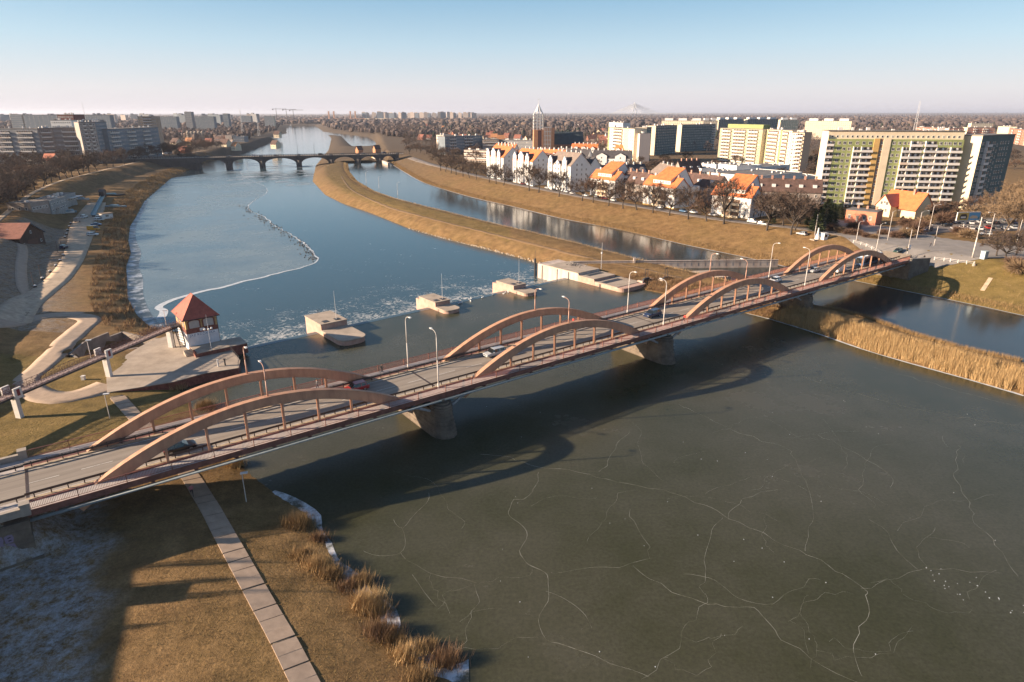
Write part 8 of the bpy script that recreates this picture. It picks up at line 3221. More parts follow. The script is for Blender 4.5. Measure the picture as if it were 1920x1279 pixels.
# ------------------------------------------------------------------ grove on the left bank
r_ = random.Random(9)
n_t = 0
grove = []
for k in range(28):                       # the avenue along the crest, trunks visible
 f = k / 27
 i = f * 6.8
 j = min(int(i), 6)
 x = CREST[1 + j][0] + (CREST[2 + j][0] - CREST[1 + j][0]) * (i - j)
 y = CREST[1 + j][1] + (CREST[2 + j][1] - CREST[1 + j][1]) * (i - j)
 q = (x - 9.0 + r_.uniform(-1, 1), y - 5.0 + r_.uniform(-2, 2))
 place_tree((q[0], q[1], zt(*q)), r_.uniform(15, 18), k, 'bare tree of the avenue on the left bank crest, %s counting from the far bridge' % ordinal(k), 'avenue trees on the left bank', 1 if k % 4 else 2, wide=1.15)
for k in range(95):
 for _ in range(60):
  u, v = r_.uniform(-120, 300), r_.uniform(300, 470)
  p = at(u, v, 5.5)
  dd_, sd_ = pdist(CREST, np.array([p[0]]), np.array([p[1]]))
  if sd_[0] < 0 and dd_[0] > 14 and dd_[0] < 190 and p[1] < 720 and all((p[0] - g[0]) ** 2 + (p[1] - g[1]) ** 2 > 60 for g in grove):
   break
 else:
  continue
 grove.append(p)
 place_tree((p[0], p[1], zt(p[0], p[1])), r_.uniform(14, 18), k, 'bare brown tree within the dense grove on the left bank', 'grove on the left bank', 1 if k % 3 else 2, wide=1.25)
p = gp(92, 318, 6)
b = Bld('small_house', 'small house with a red roof among the left grove', 'house', at2(84, 320, 6), at2(103, 320, 6), 5.5)
b.box('wall', m_cream, 0, b.W, 0, 9, -1, 9)
b.gable('roof', m_coral, 0, b.W, 0, 9, 9, 14, 'x', 0.4, m_cream)
# near crest trees outside the picture, shadowing the meadow; unseen building added for its shade
for k, (x, y, h) in enumerate([(-79, 56.5, 13), (-77, 53.5, 12), (-76, 51.0, 14), (-74, 47.5, 13)]):
 place_tree((x, y, zt(x, y)), h, k, 'slim bare tree left of the picture, its shadow crossing the meadow, %s from the bridge' % ordinal(k), 'trees left of the picture', 1, wide=0.11)
b = Bld('shade_block', 'long building left of the picture whose shadow keeps the meadow frosted', 'building', (-68.0, 12.0), (-88.5, 60.0), 3.0)
b.box('wall', m_grubby, -20, b.W, 0, 10, -1, 13.0)
b.box('roof', m_bitumen, -20.2, b.W + 0.2, -0.2, 10.2, 13.002, 13.4)
t = thing('billboard', 'billboard left of the picture whose square shadow lies beside the footpath', 'billboard', (-58.0, 54.5, zt(-58.0, 54.5)), radians(100))
MB().bx(-0.25, 0.25, -0.2, 0.2, -0.3, 4.6).build('post', m_steel_d, t)
MB().bx(-1.5, 1.5, -0.2, 0.2, 4.602, 7.4).build('panel', m_steel_d, t)
b = Bld('shade_house', 'narrow tall unseen house added beyond the left edge so its shadow crosses the bank road', 'building', (-150.0, 160.5), (-143.0, 160.5), 1.0)  # unseen house added only to throw a shadow band over the bank road
b.box('wall', m_grubby, 0, 7, 0, 5.5, -1, 13.5)
b.gable('roof', m_brownr, 0, 7, 0, 5.5, 13.5, 15.5, 'y', 0.3, m_grubby)
# ------------------------------------------------------------------ apartment buildings on the left
m_lgrey = mat('cool_grey_facade', (0.20, 0.205, 0.22), 0.8, var=0.12, scale=0.2)
m_lbrown = mat('brown_grey_facade', (0.25, 0.20, 0.18), 0.8, var=0.12, scale=0.2)
m_lblue = mat('blue_grey_facade', (0.16, 0.19, 0.22), 0.8, var=0.12, scale=0.2)


def ltop(u, v, Y):
 """corner of a roof seen at u,v at ground distance Y"""
 a_ = (u - 960) / FPX
 b_ = (v - 639.5) / FPX
 t_ = Y / (CP - b_ * SP)
 return (a_ * t_, Y), CAM_H + t_ * (-SP - b_ * CP)


def lblock(label, u0, v0, u1, v1, Y0, Y1, D, floors, cols, wall, bal=(), endm=None):
 A_, za = ltop(u0, v0, Y0)
 B_, zb_ = ltop(u1, v1, Y1)
 return slab(label, A_, B_, D, max(za, zb_) - 4, wall, floors, cols, endm, bal, 'new apartment blocks on the left bank', 4.0)


lblock('long grey balcony block at the left picture edge', -60, 242, 70, 243, 640, 640, 16, 8, 30, m_lgrey, [(0.1, 0.3), (0.4, 0.6), (0.7, 0.95)])
lblock('brownish balcony block right of the long grey block', 70, 243, 98, 241, 640, 650, 16, 8, 7, m_lbrown, [(0.1, 0.9)])
lblock('block with white bands of balconies at the left', 98, 241, 148, 240, 650, 655, 16, 8, 12, m_lbrown, [(0.3, 1.0)])
lblock('white attic block with narrow dark windows', 94, 226, 133, 226.5, 690, 690, 16, 11, 9, m_white)
lblock('maroon topped tower behind the white attic block', 107, 215.5, 137, 216, 760, 760, 20, 12, 8, mat('maroon_facade', (0.14, 0.05, 0.045), 0.8))
lblock('tall concrete tower with a grid of loggias', 147, 231, 178, 229.5, 640, 650, 16, 11, 5, mat('raw_concrete', (0.33, 0.29, 0.26), 0.85, var=0.1, scale=0.3), [(0.2, 0.4), (0.6, 0.8)])
lblock('tall grey tower in scaffolding right of the concrete tower', 178, 229.5, 199, 230, 650, 670, 16, 11, 6, m_lblue)
lblock('long blue-grey block stepping back along the street', 200, 243, 296, 240, 660, 760, 16, 8, 26, m_lblue, [(0.05, 0.2), (0.35, 0.5), (0.65, 0.8)])
lblock('dark set-back block behind the long blue-grey block', 140, 226, 185, 226, 740, 745, 16, 11, 10, m_lgrey)
lblock('block under construction with raw upper floors', 258, 221, 292, 219, 900, 905, 20, 13, 8, mat('raw_ochre_concrete', (0.36, 0.27, 0.20), 0.85, var=0.2, scale=0.2), [(0.2, 0.7)])
for k, (u0, v0, u1, v1, Y, lab) in enumerate([(18, 215, 42, 215, 1500, 'far pale long slab block at the far left'), (40, 216, 145, 216, 1500, 'far long blue slab block behind the left blocks'), (147, 216, 205, 216, 1500, 'far shorter slab block behind the concrete tower'), (290, 219, 330, 219, 1800, 'far wide block beyond the construction site'), (345, 210, 358, 210, 1900, 'far round-topped tower on the left skyline'), (365, 219, 400, 219, 1800, 'far low block right of the round-topped tower'), (417, 213.5, 427, 213.5, 2000, 'far dark cube block on the left skyline'), (450, 217.5, 470, 217.5, 2600, 'far pale block left of the river'), (495, 218, 512, 218, 2200, 'far block with a lit end beside the river')]):
 lblock(lab, u0, v0, u1, v1, Y, Y, 16, 11, 12, m_lblue if k != 4 else m_lgrey, (), m_cream if k in (0, 8) else None)
# silos and works yard
p = at2(355, 263, 5)
t = thing('silo_group', 'pale cylindrical silos of the works beyond the far bridge', 'silo', (p[0], p[1], 4), 0)
for k in range(5):
 MB().lathe([(3.4, 0), (3.4, 15), (0.6, 17)], 14, c=(6.2 * k, 0.6 * k)).build('silo', m_conc, t)
for k, (u, v, u1, H_, wl, lab) in enumerate([(402, 268, 418, 11, m_brick, 'pinkish works hall beyond the far bridge'), (424, 268, 436, 12, m_concw, 'pale works block beyond the far bridge'), (438, 268, 459, 10, m_bluer, 'blue metal works hall beyond the far bridge'), (320, 272, 352, 7, m_concw, 'low sunlit shed beyond the far bridge'), (300, 282, 330, 6, m_grubby, 'dark low shed left of the far bridge')]):
 a, c = at2(u, v, 4), at2(u1, v, 4)
 b = flat('works_hall', lab, 'building', a, c, 18, H_, wl, 6, 2, 1.4, 1.4, zb=4, vents=2, group='works beyond the far bridge')
for k, (u, vt, vb, h0, lab) in enumerate([(457, 205, 262, 0, 'tall lattice mast of the works yard'), (486, 218, 255, 0, 'lattice pylon by the far river bank'), (163, 191, 236, 0, 'thin radio mast above the left blocks')]):
 p = at2(u, vb, 4)
 h = z_over(p, u, vt) - 4
 t = thing('lattice_mast', lab, 'mast', (p[0], p[1], 4), 0, 'lattice masts')
 w0 = 2.2 if k < 2 else 1.2
 for sx in (-1, 1):
  for sy in (-1, 1):
   MB().tube((sx * w0, sy * w0, 0), (sx * 0.2, sy * 0.2, h), 0.14, 0.1, 4).build('leg', m_steel_w, t)
 mb = MB()
 for q in range(10):
  f = 1 - q / 10.5
  g = 1 - (q + 1) / 10.5
  for sy in (-1, 1):
   mb.tube((-w0 * f, sy * w0 * f, h * q / 10.5), (w0 * g, sy * w0 * g, h * (q + 1) / 10.5), 0.09, n=3)
   mb.tube((sy * w0 * f, w0 * f, h * q / 10.5), (sy * w0 * g, -w0 * g, h * (q + 1) / 10.5), 0.09, n=3)
 mb.build('bracing', m_steel_w, t)
p = at2(1698, 262, 30)
t = thing('lattice_mast', 'white lattice mast on the roof of the olive tower block', 'mast', (202.0, 338.0, 43.7), 0, 'lattice masts')
for sx in (-0.7, 0.7):
 MB().tube((sx, 0, 0), (sx * 0.2, 0, 14), 0.09, 0.05, 4).build('leg', m_steel_w, t)
mb = MB()
for q in range(9):
 mb.tube((-0.7 * (1 - q / 11), 0, 1.5 * q), (0.7 * (1 - q / 11), 0, 1.5 * q + 1.5), 0.05, n=3)
mb.build('bracing', m_steel_w, t)
# ------------------------------------------------------------------ the far stone bridge
m_fst = mat('dark_old_masonry', (0.085, 0.075, 0.072), 0.9, var=0.25, scale=0.12)
fa, fb2 = np.array(at2(300, 297.0, 9.0)), np.array(at2(748, 288.5, 9.0))
FLN = float(np.linalg.norm(fb2 - fa))
FAN = atan2(fb2[1] - fa[1], fb2[0] - fa[0])
fbr = thing('masonry_bridge', 'dark old masonry road bridge with low arches across the river in the distance', 'bridge', (fa[0], fa[1], 0), FAN)


def fs(u):
 """distance along the far bridge for photo column u"""
 lo, hi = 0.0, FLN
 for _ in range(40):
  m_ = (lo + hi) / 2
  x, y = fa[0] + cos(FAN) * m_, fa[1] + sin(FAN) * m_
  d_ = y * CP + (CAM_H - 5) * SP
  if 960 + FPX * x / d_ < u:
   lo = m_
  else:
   hi = m_
 return lo


pier_u = [369, 428, 491, 560, 621, 671, 712, 745]
ps = [fs(u) for u in pier_u]
BW = 14.0
ZD = 8.6
for k in range(len(ps) - 1):
 x0, x1 = ps[k], ps[k + 1]
 hw = 2.6
 xa, xb = x0 + hw, x1 - hw
 n_ = 14
 arc = [((xa + xb) / 2 + (xb - xa) / 2 * cos(t), 0.3 + 6.6 * sin(t) ** 0.9) for t in [pi * i / n_ for i in range(n_ + 1)]]
 prof = [(x0, -4), (xa, -4)] + arc[::-1] + [(xb, -4), (x1, -4), (x1, ZD), (x0, ZD)]
 mb = MB()
 mb.prof_y([(x, z) for x, z in prof], 0, BW)
 mb.build('arch_span', m_fst, fbr)
MB().bx(-60, ps[0] - 0.02, 0.01, BW - 0.01, -3, ZD - 0.01).build('abutment', m_fst, fbr)
for k, x in enumerate(ps):
 mb = MB()
 mb.prism([(x - 2.9, -0.002), (x - 2.4, -2.5), (x, -4.5), (x + 2.4, -2.5), (x + 2.9, -0.002)], -5, 4.5)
 mb.bx(x - 1.6, x + 1.6, -1.2, -0.003, 4.502, 10.2)
 p_ = mb.build('pier', m_fst, fbr)
 MB().bx(x - 1.2, x + 1.2, -1.3, -1.202, 8.9, 10.0).build('pilaster_cap', m_stone_l, p_)
MB().bx(-60, FLN + 6, 0.4, BW - 0.4, ZD + 0.003, ZD + 0.3).build('roadway', m_asph, fbr)
for y in (0.0, BW - 0.4):
 mb = MB()
 mb.bx(-60, FLN + 6, y, y + 0.35, ZD + 1.1, ZD + 1.4)
 for i in range(int((FLN + 66) / 2.4)):
  mb.bx(-60 + 2.4 * i, -59.4 + 2.4 * i, y + 0.02, y + 0.33, ZD + 0.3, ZD + 1.1)
 mb.build('balustrade', m_fst, fbr)
for k, x in enumerate([ps[1], ps[3], (ps[3] + ps[4]) / 2, ps[5], ps[0], (ps[1] + ps[2]) / 2]):
 q = (fa[0] + cos(FAN) * x - sin(FAN) * 1.0, fa[1] + sin(FAN) * x + cos(FAN) * 1.0, ZD + 0.3)
 tag(MB().tube((0, 0, 0), (0, 0, 11), 0.18, 0.1, 5).tube((0, 0, 10.9), (1.8, 0, 11.3), 0.1, n=4).build('lamp_post', m_steel_d, None, q), 'thin lamp post on the far masonry bridge, %s counting from the left bank' % ordinal(sorted([ps[1], ps[3], (ps[3] + ps[4]) / 2, ps[5], ps[0], (ps[1] + ps[2]) / 2]).index(x)), 'lamps on the far bridge')
for k in range(9):
 x = ps[0] + (ps[-1] - ps[0]) * (k + 0.4) / 9
 n_ = 4.0 if k % 2 else 9.0
 q = (fa[0] + cos(FAN) * x - sin(FAN) * n_, fa[1] + sin(FAN) * x + cos(FAN) * n_, ZD + 0.31)
 car(q, FAN + (0 if k % 2 else pi), ['hatch', 'estate', 'van'][k % 3], ['black', 'grey', 'white', 'navy', 'silver'][k % 5], 'tiny vehicle crossing the far masonry bridge, %s counting from the left bank' % ordinal(k), 'traffic on the far bridge', True)
# lock houses and guide wall
for (u0, v0, u1, v1, H_, roof, lab) in [(672, 292, 681, 291.5, 4, m_brownr, 'small steep-roofed lock house left of the lock'), (704, 291, 714, 290.5, 4.5, m_brownr, 'small steep-roofed lock house right of the lock')]:
 b = Bld('lock_house', lab, 'house', at2(u0, v0 - 6, 3), at2(u1, v1 - 6, 3), 2.5, 'lock houses')
 b.box('wall', m_chbr, 0, b.W, 0, 6, -1, H_)
 b.gable('roof', roof, 0, b.W, 0, 6, H_, H_ + 4.5, 'x', 0.4, m_chbr)
g = at2(700, 297, 0.5)
g2 = at2(729, 309, 0.5)
t = thing('guide_wall', 'pale concrete guide wall at the lock entrance', 'wall', (g[0], g[1], 0), atan2(g2[1] - g[1], g2[0] - g[0]))
L = hypot(g2[0] - g[0], g2[1] - g[1])
MB().bx(0, L, -1.2, 1.2, -1.5, 2.6).build('wall', m_concw, t)
MB().bx(-4, 0.0, -1.6, 1.6, -1.5, 3.4).build('yellow_end', mat('yellow_painted_wall', (0.55, 0.42, 0.12), 0.8), t)
# channel marker
p = at(546, 239, LOW)
tag(MB().lathe([(2.2, -0.5), (2.2, 1.2), (0.8, 1.5), (0.7, 7.5), (1.3, 7.6), (1.3, 10), (0.2, 11)], 10).build('channel_marker', m_white, None, p), 'white navigation marker standing in the far river', 'marker')

# ------------------------------------------------------------------ far road bridge with four orange pylons
Y0 = 4300.0


def fpt(u, v, Y):
 a_ = (u - 960) / FPX
 b_ = (v - 639.5) / FPX
 t_ = Y / (CP - b_ * SP)
 return (a_ * t_, Y, CAM_H + t_ * (-SP - b_ * CP))


t = thing('pylon_bridge', 'distant road bridge with four slim orange pylons', 'bridge', (0, 0, 0))
m_op = mat('orange_pylon_paint', (0.60, 0.33, 0.20), 0.7)
for u in (617.5, 627, 658, 667):
 lo_, hi_ = fpt(u, 227, Y0), fpt(u, 208.5, Y0)
 mb = MB()
 mb.prism([(lo_[0] - 4, Y0 - 4), (lo_[0] + 4, Y0 - 4), (lo_[0] + 4, Y0 + 4), (lo_[0] - 4, Y0 + 4)], lo_[2], hi_[2])
 mb.build('pylon', m_op, t)
a, c = fpt(588, 222.3, Y0), fpt(684, 222.3, Y0)
MB().bx(a[0], c[0], Y0 - 9, Y0 + 9, a[2] - 3, a[2]).build('deck', m_op, t)
c2 = fpt(745, 225, Y0)
mb = MB()
mb.prism([(c[0] + 0.1, Y0 - 9), (c2[0], Y0 - 60), (c2[0], Y0 - 42), (c[0] + 0.1, Y0 + 9)], c[2] - 9, c[2] - 0.02)
mb.build('approach_viaduct', m_cream, t)
mb = MB()
for (ua, ub) in ((617.5, 598), (617.5, 637), (627, 600), (627, 640), (658, 640), (658, 678), (667, 648), (667, 684)):
 p0, p1 = fpt(ua, 209.5, Y0), fpt(ub, 222, Y0)
 mb.tube(p0, p1, 0.5, n=3)
mb.build('stay_cables', m_op, t)
# far cable-stayed bridge
Y1 = 4700.0
t = thing('cable_stayed_bridge', 'distant white cable-stayed bridge fan on the horizon', 'bridge', (0, 0, 0))
top = fpt(1190, 192.5, Y1)
bot = fpt(1190, 220, Y1)
m_cab = mat('white_cable', (0.85, 0.85, 0.85), 0.5)
mb = MB()
for sx in (-1, 1):
 mb.tube((bot[0] + sx * 14, Y1, bot[2]), (top[0] + sx * 1.5, Y1, top[2]), 3.5, 2.2, 6)
mb.build('pylon', m_cab, t)
dl_ = fpt(1147, 212.3, Y1)
dr_ = fpt(1238, 212.6, Y1)
mb = MB()
for sg, e in ((-1, dl_), (1, dr_)):
 for off in (-14, 14):
  for k in range(18):
   f = (k + 1) / 18
   mb.tube((top[0], Y1 + off * 0.1, top[2] - 30 + 26 * f), (top[0] + (e[0] - top[0]) * f, Y1 + off, e[2]), 0.42, n=3)
mb.build('stay_cables', m_cab, t)
MB().bx(dl_[0] - 300, dr_[0] + 300, Y1 - 15, Y1 + 15, dl_[2] - 3, dl_[2]).build('deck', m_cab, t)

# ------------------------------------------------------------------ houses of the suburb
m_dred = mat('dull_red_tiles', (0.26, 0.10, 0.07), 0.85, var=0.2, scale=0.3)
m_dor = mat('dull_orange_tiles', (0.40, 0.18, 0.08), 0.85, var=0.2, scale=0.3)
HT = []
for k, (wm_, rm_) in enumerate([(m_white, m_dred), (m_cream, m_brownr), (m_white, m_greyr), (m_redbr, m_dred), (m_cream, m_dor)]):
 wb_ = MB().bx(-5, 5, -4.5, 4.5, -1, 5.6).prof_x([(-4.5, 5.58), (4.5, 5.58), (0, 10.2)], -5, 5)
 rb = MB().prof_x([(-5.1, 5.0), (0, 10.3), (5.1, 5.0), (5.1, 5.3), (0, 10.6), (-5.1, 5.3)], -5.3, 5.3)
 wi = MB()
 for x in (-3, 0, 3):
  for z in (1.2, 3.9):
   wi.bx(x - 0.5, x + 0.5, -4.56, -4.49, z, z + 1.2)
 for y in (-2, 2):
  wi.bx(-5.06, -4.99, y - 0.5, y + 0.5, 1.2, 2.4)
  wi.bx(-5.06, -4.99, y - 0.5, y + 0.5, 6.0, 7.2)
 HT.append((wb_.mesh('wall', wm_), rb.mesh('roof', rm_), wi.mesh('windows', m_glass)))
FOOT = [(o.location.x, o.location.y) for o in bpy.data.objects if o.parent is None and o.get('category') in ('apartment house', 'terrace', 'school', 'apartment block', 'church', 'building', 'house')]
TAKEN = list(FOOT)
ROOFW = ['red', 'dark brown', 'grey', 'red', 'orange']


def suburb(n, box, seed, label, group, smin=0.8, smax=1.25):
 r = random.Random(seed)
 for k in range(n):
  for _ in range(40):
   u, v = r.uniform(box[0], box[1]), r.uniform(box[2], box[3])
   p = at(u, v, 5)
   if all((p[0] - q[0]) ** 2 + (p[1] - q[1]) ** 2 > 300 for q in TAKEN):
    break
  else:
   continue
  TAKEN.append(p[:2])
  i = r.randrange(5)
  t = thing('small_house', label % ROOFW[i], 'house', (p[0], p[1], 4), r.uniform(-0.6, 0.9), group + ', ' + ROOFW[i] + ' roofs')
  s_ = r.uniform(smin, smax)
  for nm, me in zip(('wall', 'roof', 'windows'), HT[i]):
   o = put(nm, me, t, sc=s_)
   if nm == 'windows':
    o['kind'] = 'stuff'


suburb(60, (775, 1000, 238, 268), 1, 'small house with a %s roof among trees left of the church', 'suburb left of the church')
suburb(34, (1105, 1145, 236, 280), 2, 'small house with %s roof in the suburb right of the church', 'suburb right of the church')
suburb(26, (1010, 1140, 228, 240), 3, 'far small house with a %s roof behind the church', 'suburb behind the church')
suburb(18, (1600, 1720, 243, 262), 4, 'small house with a %s roof behind the olive tower block', 'houses behind the tower block')
suburb(14, (300, 530, 250, 290), 5, 'small house with a %s roof beyond the far bridge on the left', 'houses beyond the far bridge')
# flats by the church
for k, (u0, v0, u1, v1, z, D, fl, cols, wl, bal, lab) in enumerate([
 (818, 253, 833, 254.5, 26, 14, 6, 5, m_concw, [(0.3, 0.9)], 'pale end of the glazed flats left of the church'),
 (834, 256.5, 905, 254.5, 26, 14, 6, 18, m_lblue, [(0.1, 0.3), (0.5, 0.7)], 'dark glazed flats left of the church'),
 (905, 262, 935, 262, 22, 16, 5, 8, m_concw, [(0.0, 0.99)], 'pale terraced flats stepping toward the river'),
 (935, 263, 1000, 264, 21, 14, 4, 14, m_lgrey, [], 'long low grey flats with white roof vents in front of the church'),
 (870, 281.5, 915, 283, 17, 14, 3, 8, m_concw, [(0.0, 0.99)], 'low pale terrace building beside the first white house'),
 (1142, 229.5, 1168, 230.5, 38, 12, 12, 6, m_white, [], 'white rooftop house with maroon gable above the pale green block'),
]):
 slab(lab, ptop(u0, v0, z), ptop(u1, v1, z), D, z - 5, wl, fl, cols, None, bal, 'flats by the church')
# far skyline blocks
r_ = random.Random(31)
for k in range(26):
 u = 680 + 8.2 * k + r_.uniform(-2, 2)
 Y = r_.uniform(4200, 5200)
 p, z = ltop(u, r_.uniform(210.0, 212.5), Y)
 w = r_.uniform(14, 40)
 t = thing('skyline_block', 'tiny pale tower block in the far skyline row above the river bend', 'apartment block', (p[0], p[1], 0), r_.uniform(-0.3, 0.3), 'far skyline blocks')
 MB().bx(0, w, 0, 14, 0, z).build('wall', m_concw if k % 3 else m_bluer, t)
 MB().bx(1, w * 0.6, 2, 8, z, z + 4).build('roof_house', m_concw, t)
for k in range(22):
 u = r_.uniform(0, 470)
 Y = r_.uniform(2600, 4200)
 p, z = ltop(u, r_.uniform(213.5, 216.0), Y)
 w = r_.uniform(20, 60)
 t = thing('skyline_block', 'tiny hazy city block on the left skyline', 'apartment block', (p[0], p[1], 0), r_.uniform(-0.5, 0.5), 'left skyline blocks')
 MB().bx(0, w, 0, 16, 0, z).build('wall', [m_lblue, m_concw, m_lgrey][k % 3], t)
 MB().bx(1, w * 0.4, 2, 8, z, z + 4).build('roof_house', m_lgrey, t)
for k, (u, vt) in enumerate([(517, 203), (536, 204), (549, 205)]):
 p, z = ltop(u, vt, 3300)
 t = thing('tower_crane', 'distant tower crane above the river bend, %s from the left' % ordinal(k), 'crane', (p[0], p[1], 0), 0, 'distant cranes')
 MB().bx(-0.8, 0.8, -0.8, 0.8, 0, z).build('mast', m_steel_d, t)
 MB().bx(-18, 50, -0.7, 0.7, z - 4, z - 2.5).build('jib', m_steel_d, t)
 MB().bx(-18, -13, -1.2, 1.2, z - 8, z - 4).build('counterweight', m_steel_d, t)

# ------------------------------------------------------------------ trees of the middle distance, one by one
r_ = random.Random(77)
mid = [
 ((1170, 1560, 300, 345), 36, 'bare tree between the school and the apartment blocks'), ((900, 1230, 285, 330), 26, 'bare tree among the terraces behind the white houses'),
 ((760, 905, 262, 312), 55, 'bare tree in the wood left of the white houses'), ((1510, 1560, 270, 340), 10, 'bare tree left of the olive tower block'), ((1840, 1920, 270, 330), 10, 'bare tree behind the dark teal tower'),
 ((290, 460, 272, 296), 34, 'bare tree on the bank beyond the far bridge'),
]
for (bx_, n_, lab) in mid:
 spots = []
 for k in range(n_):
  for _ in range(50):
   u, v = r_.uniform(bx_[0], bx_[1]), r_.uniform(bx_[2], bx_[3])
   p = at(u, v, 6)
   q = np.array([p[0]]), np.array([p[1]])
   if all((p[0] - f[0]) ** 2 + (p[1] - f[1]) ** 2 > 70 for f in TAKEN) and sdist(CANAL, *q)[0] > 42 and sdist(LOWP, *q)[0] > 14:
    break
  else:
   continue
  TAKEN.append(p[:2])
  spots.append((u, p))
 for k, (u, p) in enumerate(sorted(spots)):
  place_tree((p[0], p[1], zt(p[0], p[1])), r_.uniform(9, 14), k, lab + ', %s from the left' % ordinal(k), lab.replace('bare tree', 'bare trees'), 1 if k % 3 else 2, wide=1.2)

# ------------------------------------------------------------------ far woods as one mass
m_wood = island_ramp('winter_wood', [(0.075, 0.060, 0.062), (0.105, 0.080, 0.075), (0.13, 0.098, 0.085), (0.085, 0.072, 0.075), (0.15, 0.105, 0.08)], 1.0)
m_pine = island_ramp('far_pines', [(0.018, 0.026, 0.02), (0.03, 0.038, 0.028)], 1.0)


def wood_points(n, u0, u1, v0, v1, seed, minwater=18):
 r = np.random.default_rng(seed)
 u = r.uniform(u0, u1, n)
 v = r.uniform(v0, v1, n)
 a_ = (u - 960) / FPX
 b_ = (v - 639.5) / FPX
 t_ = (CAM_H - 5) / (SP + b_ * CP)
 x, y = a_ * t_, (CP - b_ * SP) * t_
 keep = sdist(LOWP, x, y) > minwater
 keep &= sdist(CANAL, x, y) > 45
 fx = np.array(TAKEN)
 ok = np.ones(len(x), bool)
 near = y < 2600
 ii = np.where(near)[0]
 for q in fx:
  ok[ii] &= ((x[ii] - q[0]) ** 2 + (y[ii] - q[1]) ** 2) > 150
 for o in BIGS:
  c_, s_ = cos(-o[2]), sin(-o[2])
  lx = (x - o[0]) * c_ - (y - o[1]) * s_
  ly = (x - o[0]) * s_ + (y - o[1]) * c_
  ok &= ~((lx > -5) & (lx < o[3] + 5) & (ly > -22) & (ly < 24))
 return np.stack([x, y], -1)[keep & ok]


BIGS = []
for o in bpy.data.objects:
 if o.parent is None and o.get('category') in ('apartment block', 'terrace', 'school', 'building', 'apartment house', 'church'):
  xs_ = [c.bound_box[6][0] for c in o.children if c.type == 'MESH' and c.name.startswith('wall')]
  BIGS.append((o.location.x, o.location.y, o.rotation_euler.z, max(xs_) if xs_ else 40))


def twig_wood(P, hmin, hmax, ntw, seed, tw=0.10, tl=1.6):
 """trees as bundles of thin twig blades plus a trunk"""
 r = np.random.default_rng(seed)
 n = len(P)
 h = r.uniform(hmin, hmax, n)
 R = h * r.uniform(0.26, 0.42, n)
 Z0 = terrain(P[:, 0], P[:, 1])
 # twigs
 a = r.uniform(0, 2 * pi, (n, ntw))
 ph = r.uniform(-0.5, 1.0, (n, ntw)) * pi / 2
 rr_ = r.uniform(0.35, 1.0, (n, ntw)) ** 0.6
 cx_ = P[:, None, 0] + R[:, None] * rr_ * np.cos(a) * np.cos(ph)
 cy_ = P[:, None, 1] + R[:, None] * rr_ * np.sin(a) * np.cos(ph)
 cz_ = Z0[:, None] + h[:, None] * 0.58 + h[:, None] * 0.40 * rr_ * np.sin(ph)
 C_ = np.stack([cx_, cy_, cz_], -1).reshape(-1, 3)
 d = np.stack([np.cos(a) * np.cos(ph), np.sin(a) * np.cos(ph), 0.5 + np.sin(ph)], -1).reshape(-1, 3) + r.normal(0, 0.45, (n * ntw, 3))
 d /= np.linalg.norm(d, axis=1)[:, None]
 w = np.cross(d, r.normal(0, 1, d.shape))
 w /= np.linalg.norm(w, axis=1)[:, None] + 1e-9
 sc_ = np.repeat(h / 12, ntw)[:, None]
 V1 = np.stack([C_ - w * tw * sc_, C_ + w * tw * sc_, C_ + d * tl * sc_], 1).reshape(-1, 3)
 F1 = np.arange(len(V1)).reshape(-1, 3)
 # trunks
 k = 3
 ang = np.arange(k) * 2 * pi / k
 b0 = np.stack([P[:, None, 0] + 0.22 * np.cos(ang), P[:, None, 1] + 0.22 * np.sin(ang), np.repeat(Z0[:, None], k, 1)], -1)
 tp = np.stack([P[:, 0], P[:, 1], Z0 + h * 0.8], -1)[:, None, :]
 V2 = np.concatenate([b0, tp], 1).reshape(-1, 3)
 base = np.arange(n)[:, None] * 4
 F2 = np.concatenate([np.stack([base[:, 0] + i, base[:, 0] + (i + 1) % 3, base[:, 0] + 3], -1) for i in range(3)])
 return np.concatenate([V1, V2]), np.concatenate([F1, F2 + len(V1)])


ICO = None


def blob_wood(P, hmin, hmax, wide, seed):
 r = np.random.default_rng(seed)
 t_ = (1 + 5 ** 0.5) / 2
 iv = np.array([(-1, t_, 0), (1, t_, 0), (-1, -t_, 0), (1, -t_, 0), (0, -1, t_), (0, 1, t_), (0, -1, -t_), (0, 1, -t_), (t_, 0, -1), (t_, 0, 1), (-t_, 0, -1), (-t_, 0, 1)], float)
 iv /= np.linalg.norm(iv[0])
 fi = np.array([(0, 11, 5), (0, 5, 1), (0, 1, 7), (0, 7, 10), (0, 10, 11), (1, 5, 9), (5, 11, 4), (11, 10, 2), (10, 7, 6), (7, 1, 8), (3, 9, 4), (3, 4, 2), (3, 2, 6), (3, 6, 8), (3, 8, 9), (4, 9, 5), (2, 4, 11), (6, 2, 10), (8, 6, 7), (9, 8, 1)])
 n = len(P)
 h = r.uniform(hmin, hmax, n)
 R = h * wide * r.uniform(0.7, 1.3, n)
 Z0 = terrain(P[:, 0], P[:, 1])
 V = iv[None] * (1 + r.normal(0, 0.2, (n, 12, 1)))
 V = V * np.stack([R, R, h * 0.55], -1)[:, None, :]
 V = V + np.stack([P[:, 0], P[:, 1], Z0 + h * 0.5], -1)[:, None, :]
 F_ = fi[None] + (np.arange(n) * 12)[:, None, None]
 return V.reshape(-1, 3), F_.reshape(-1, 3)


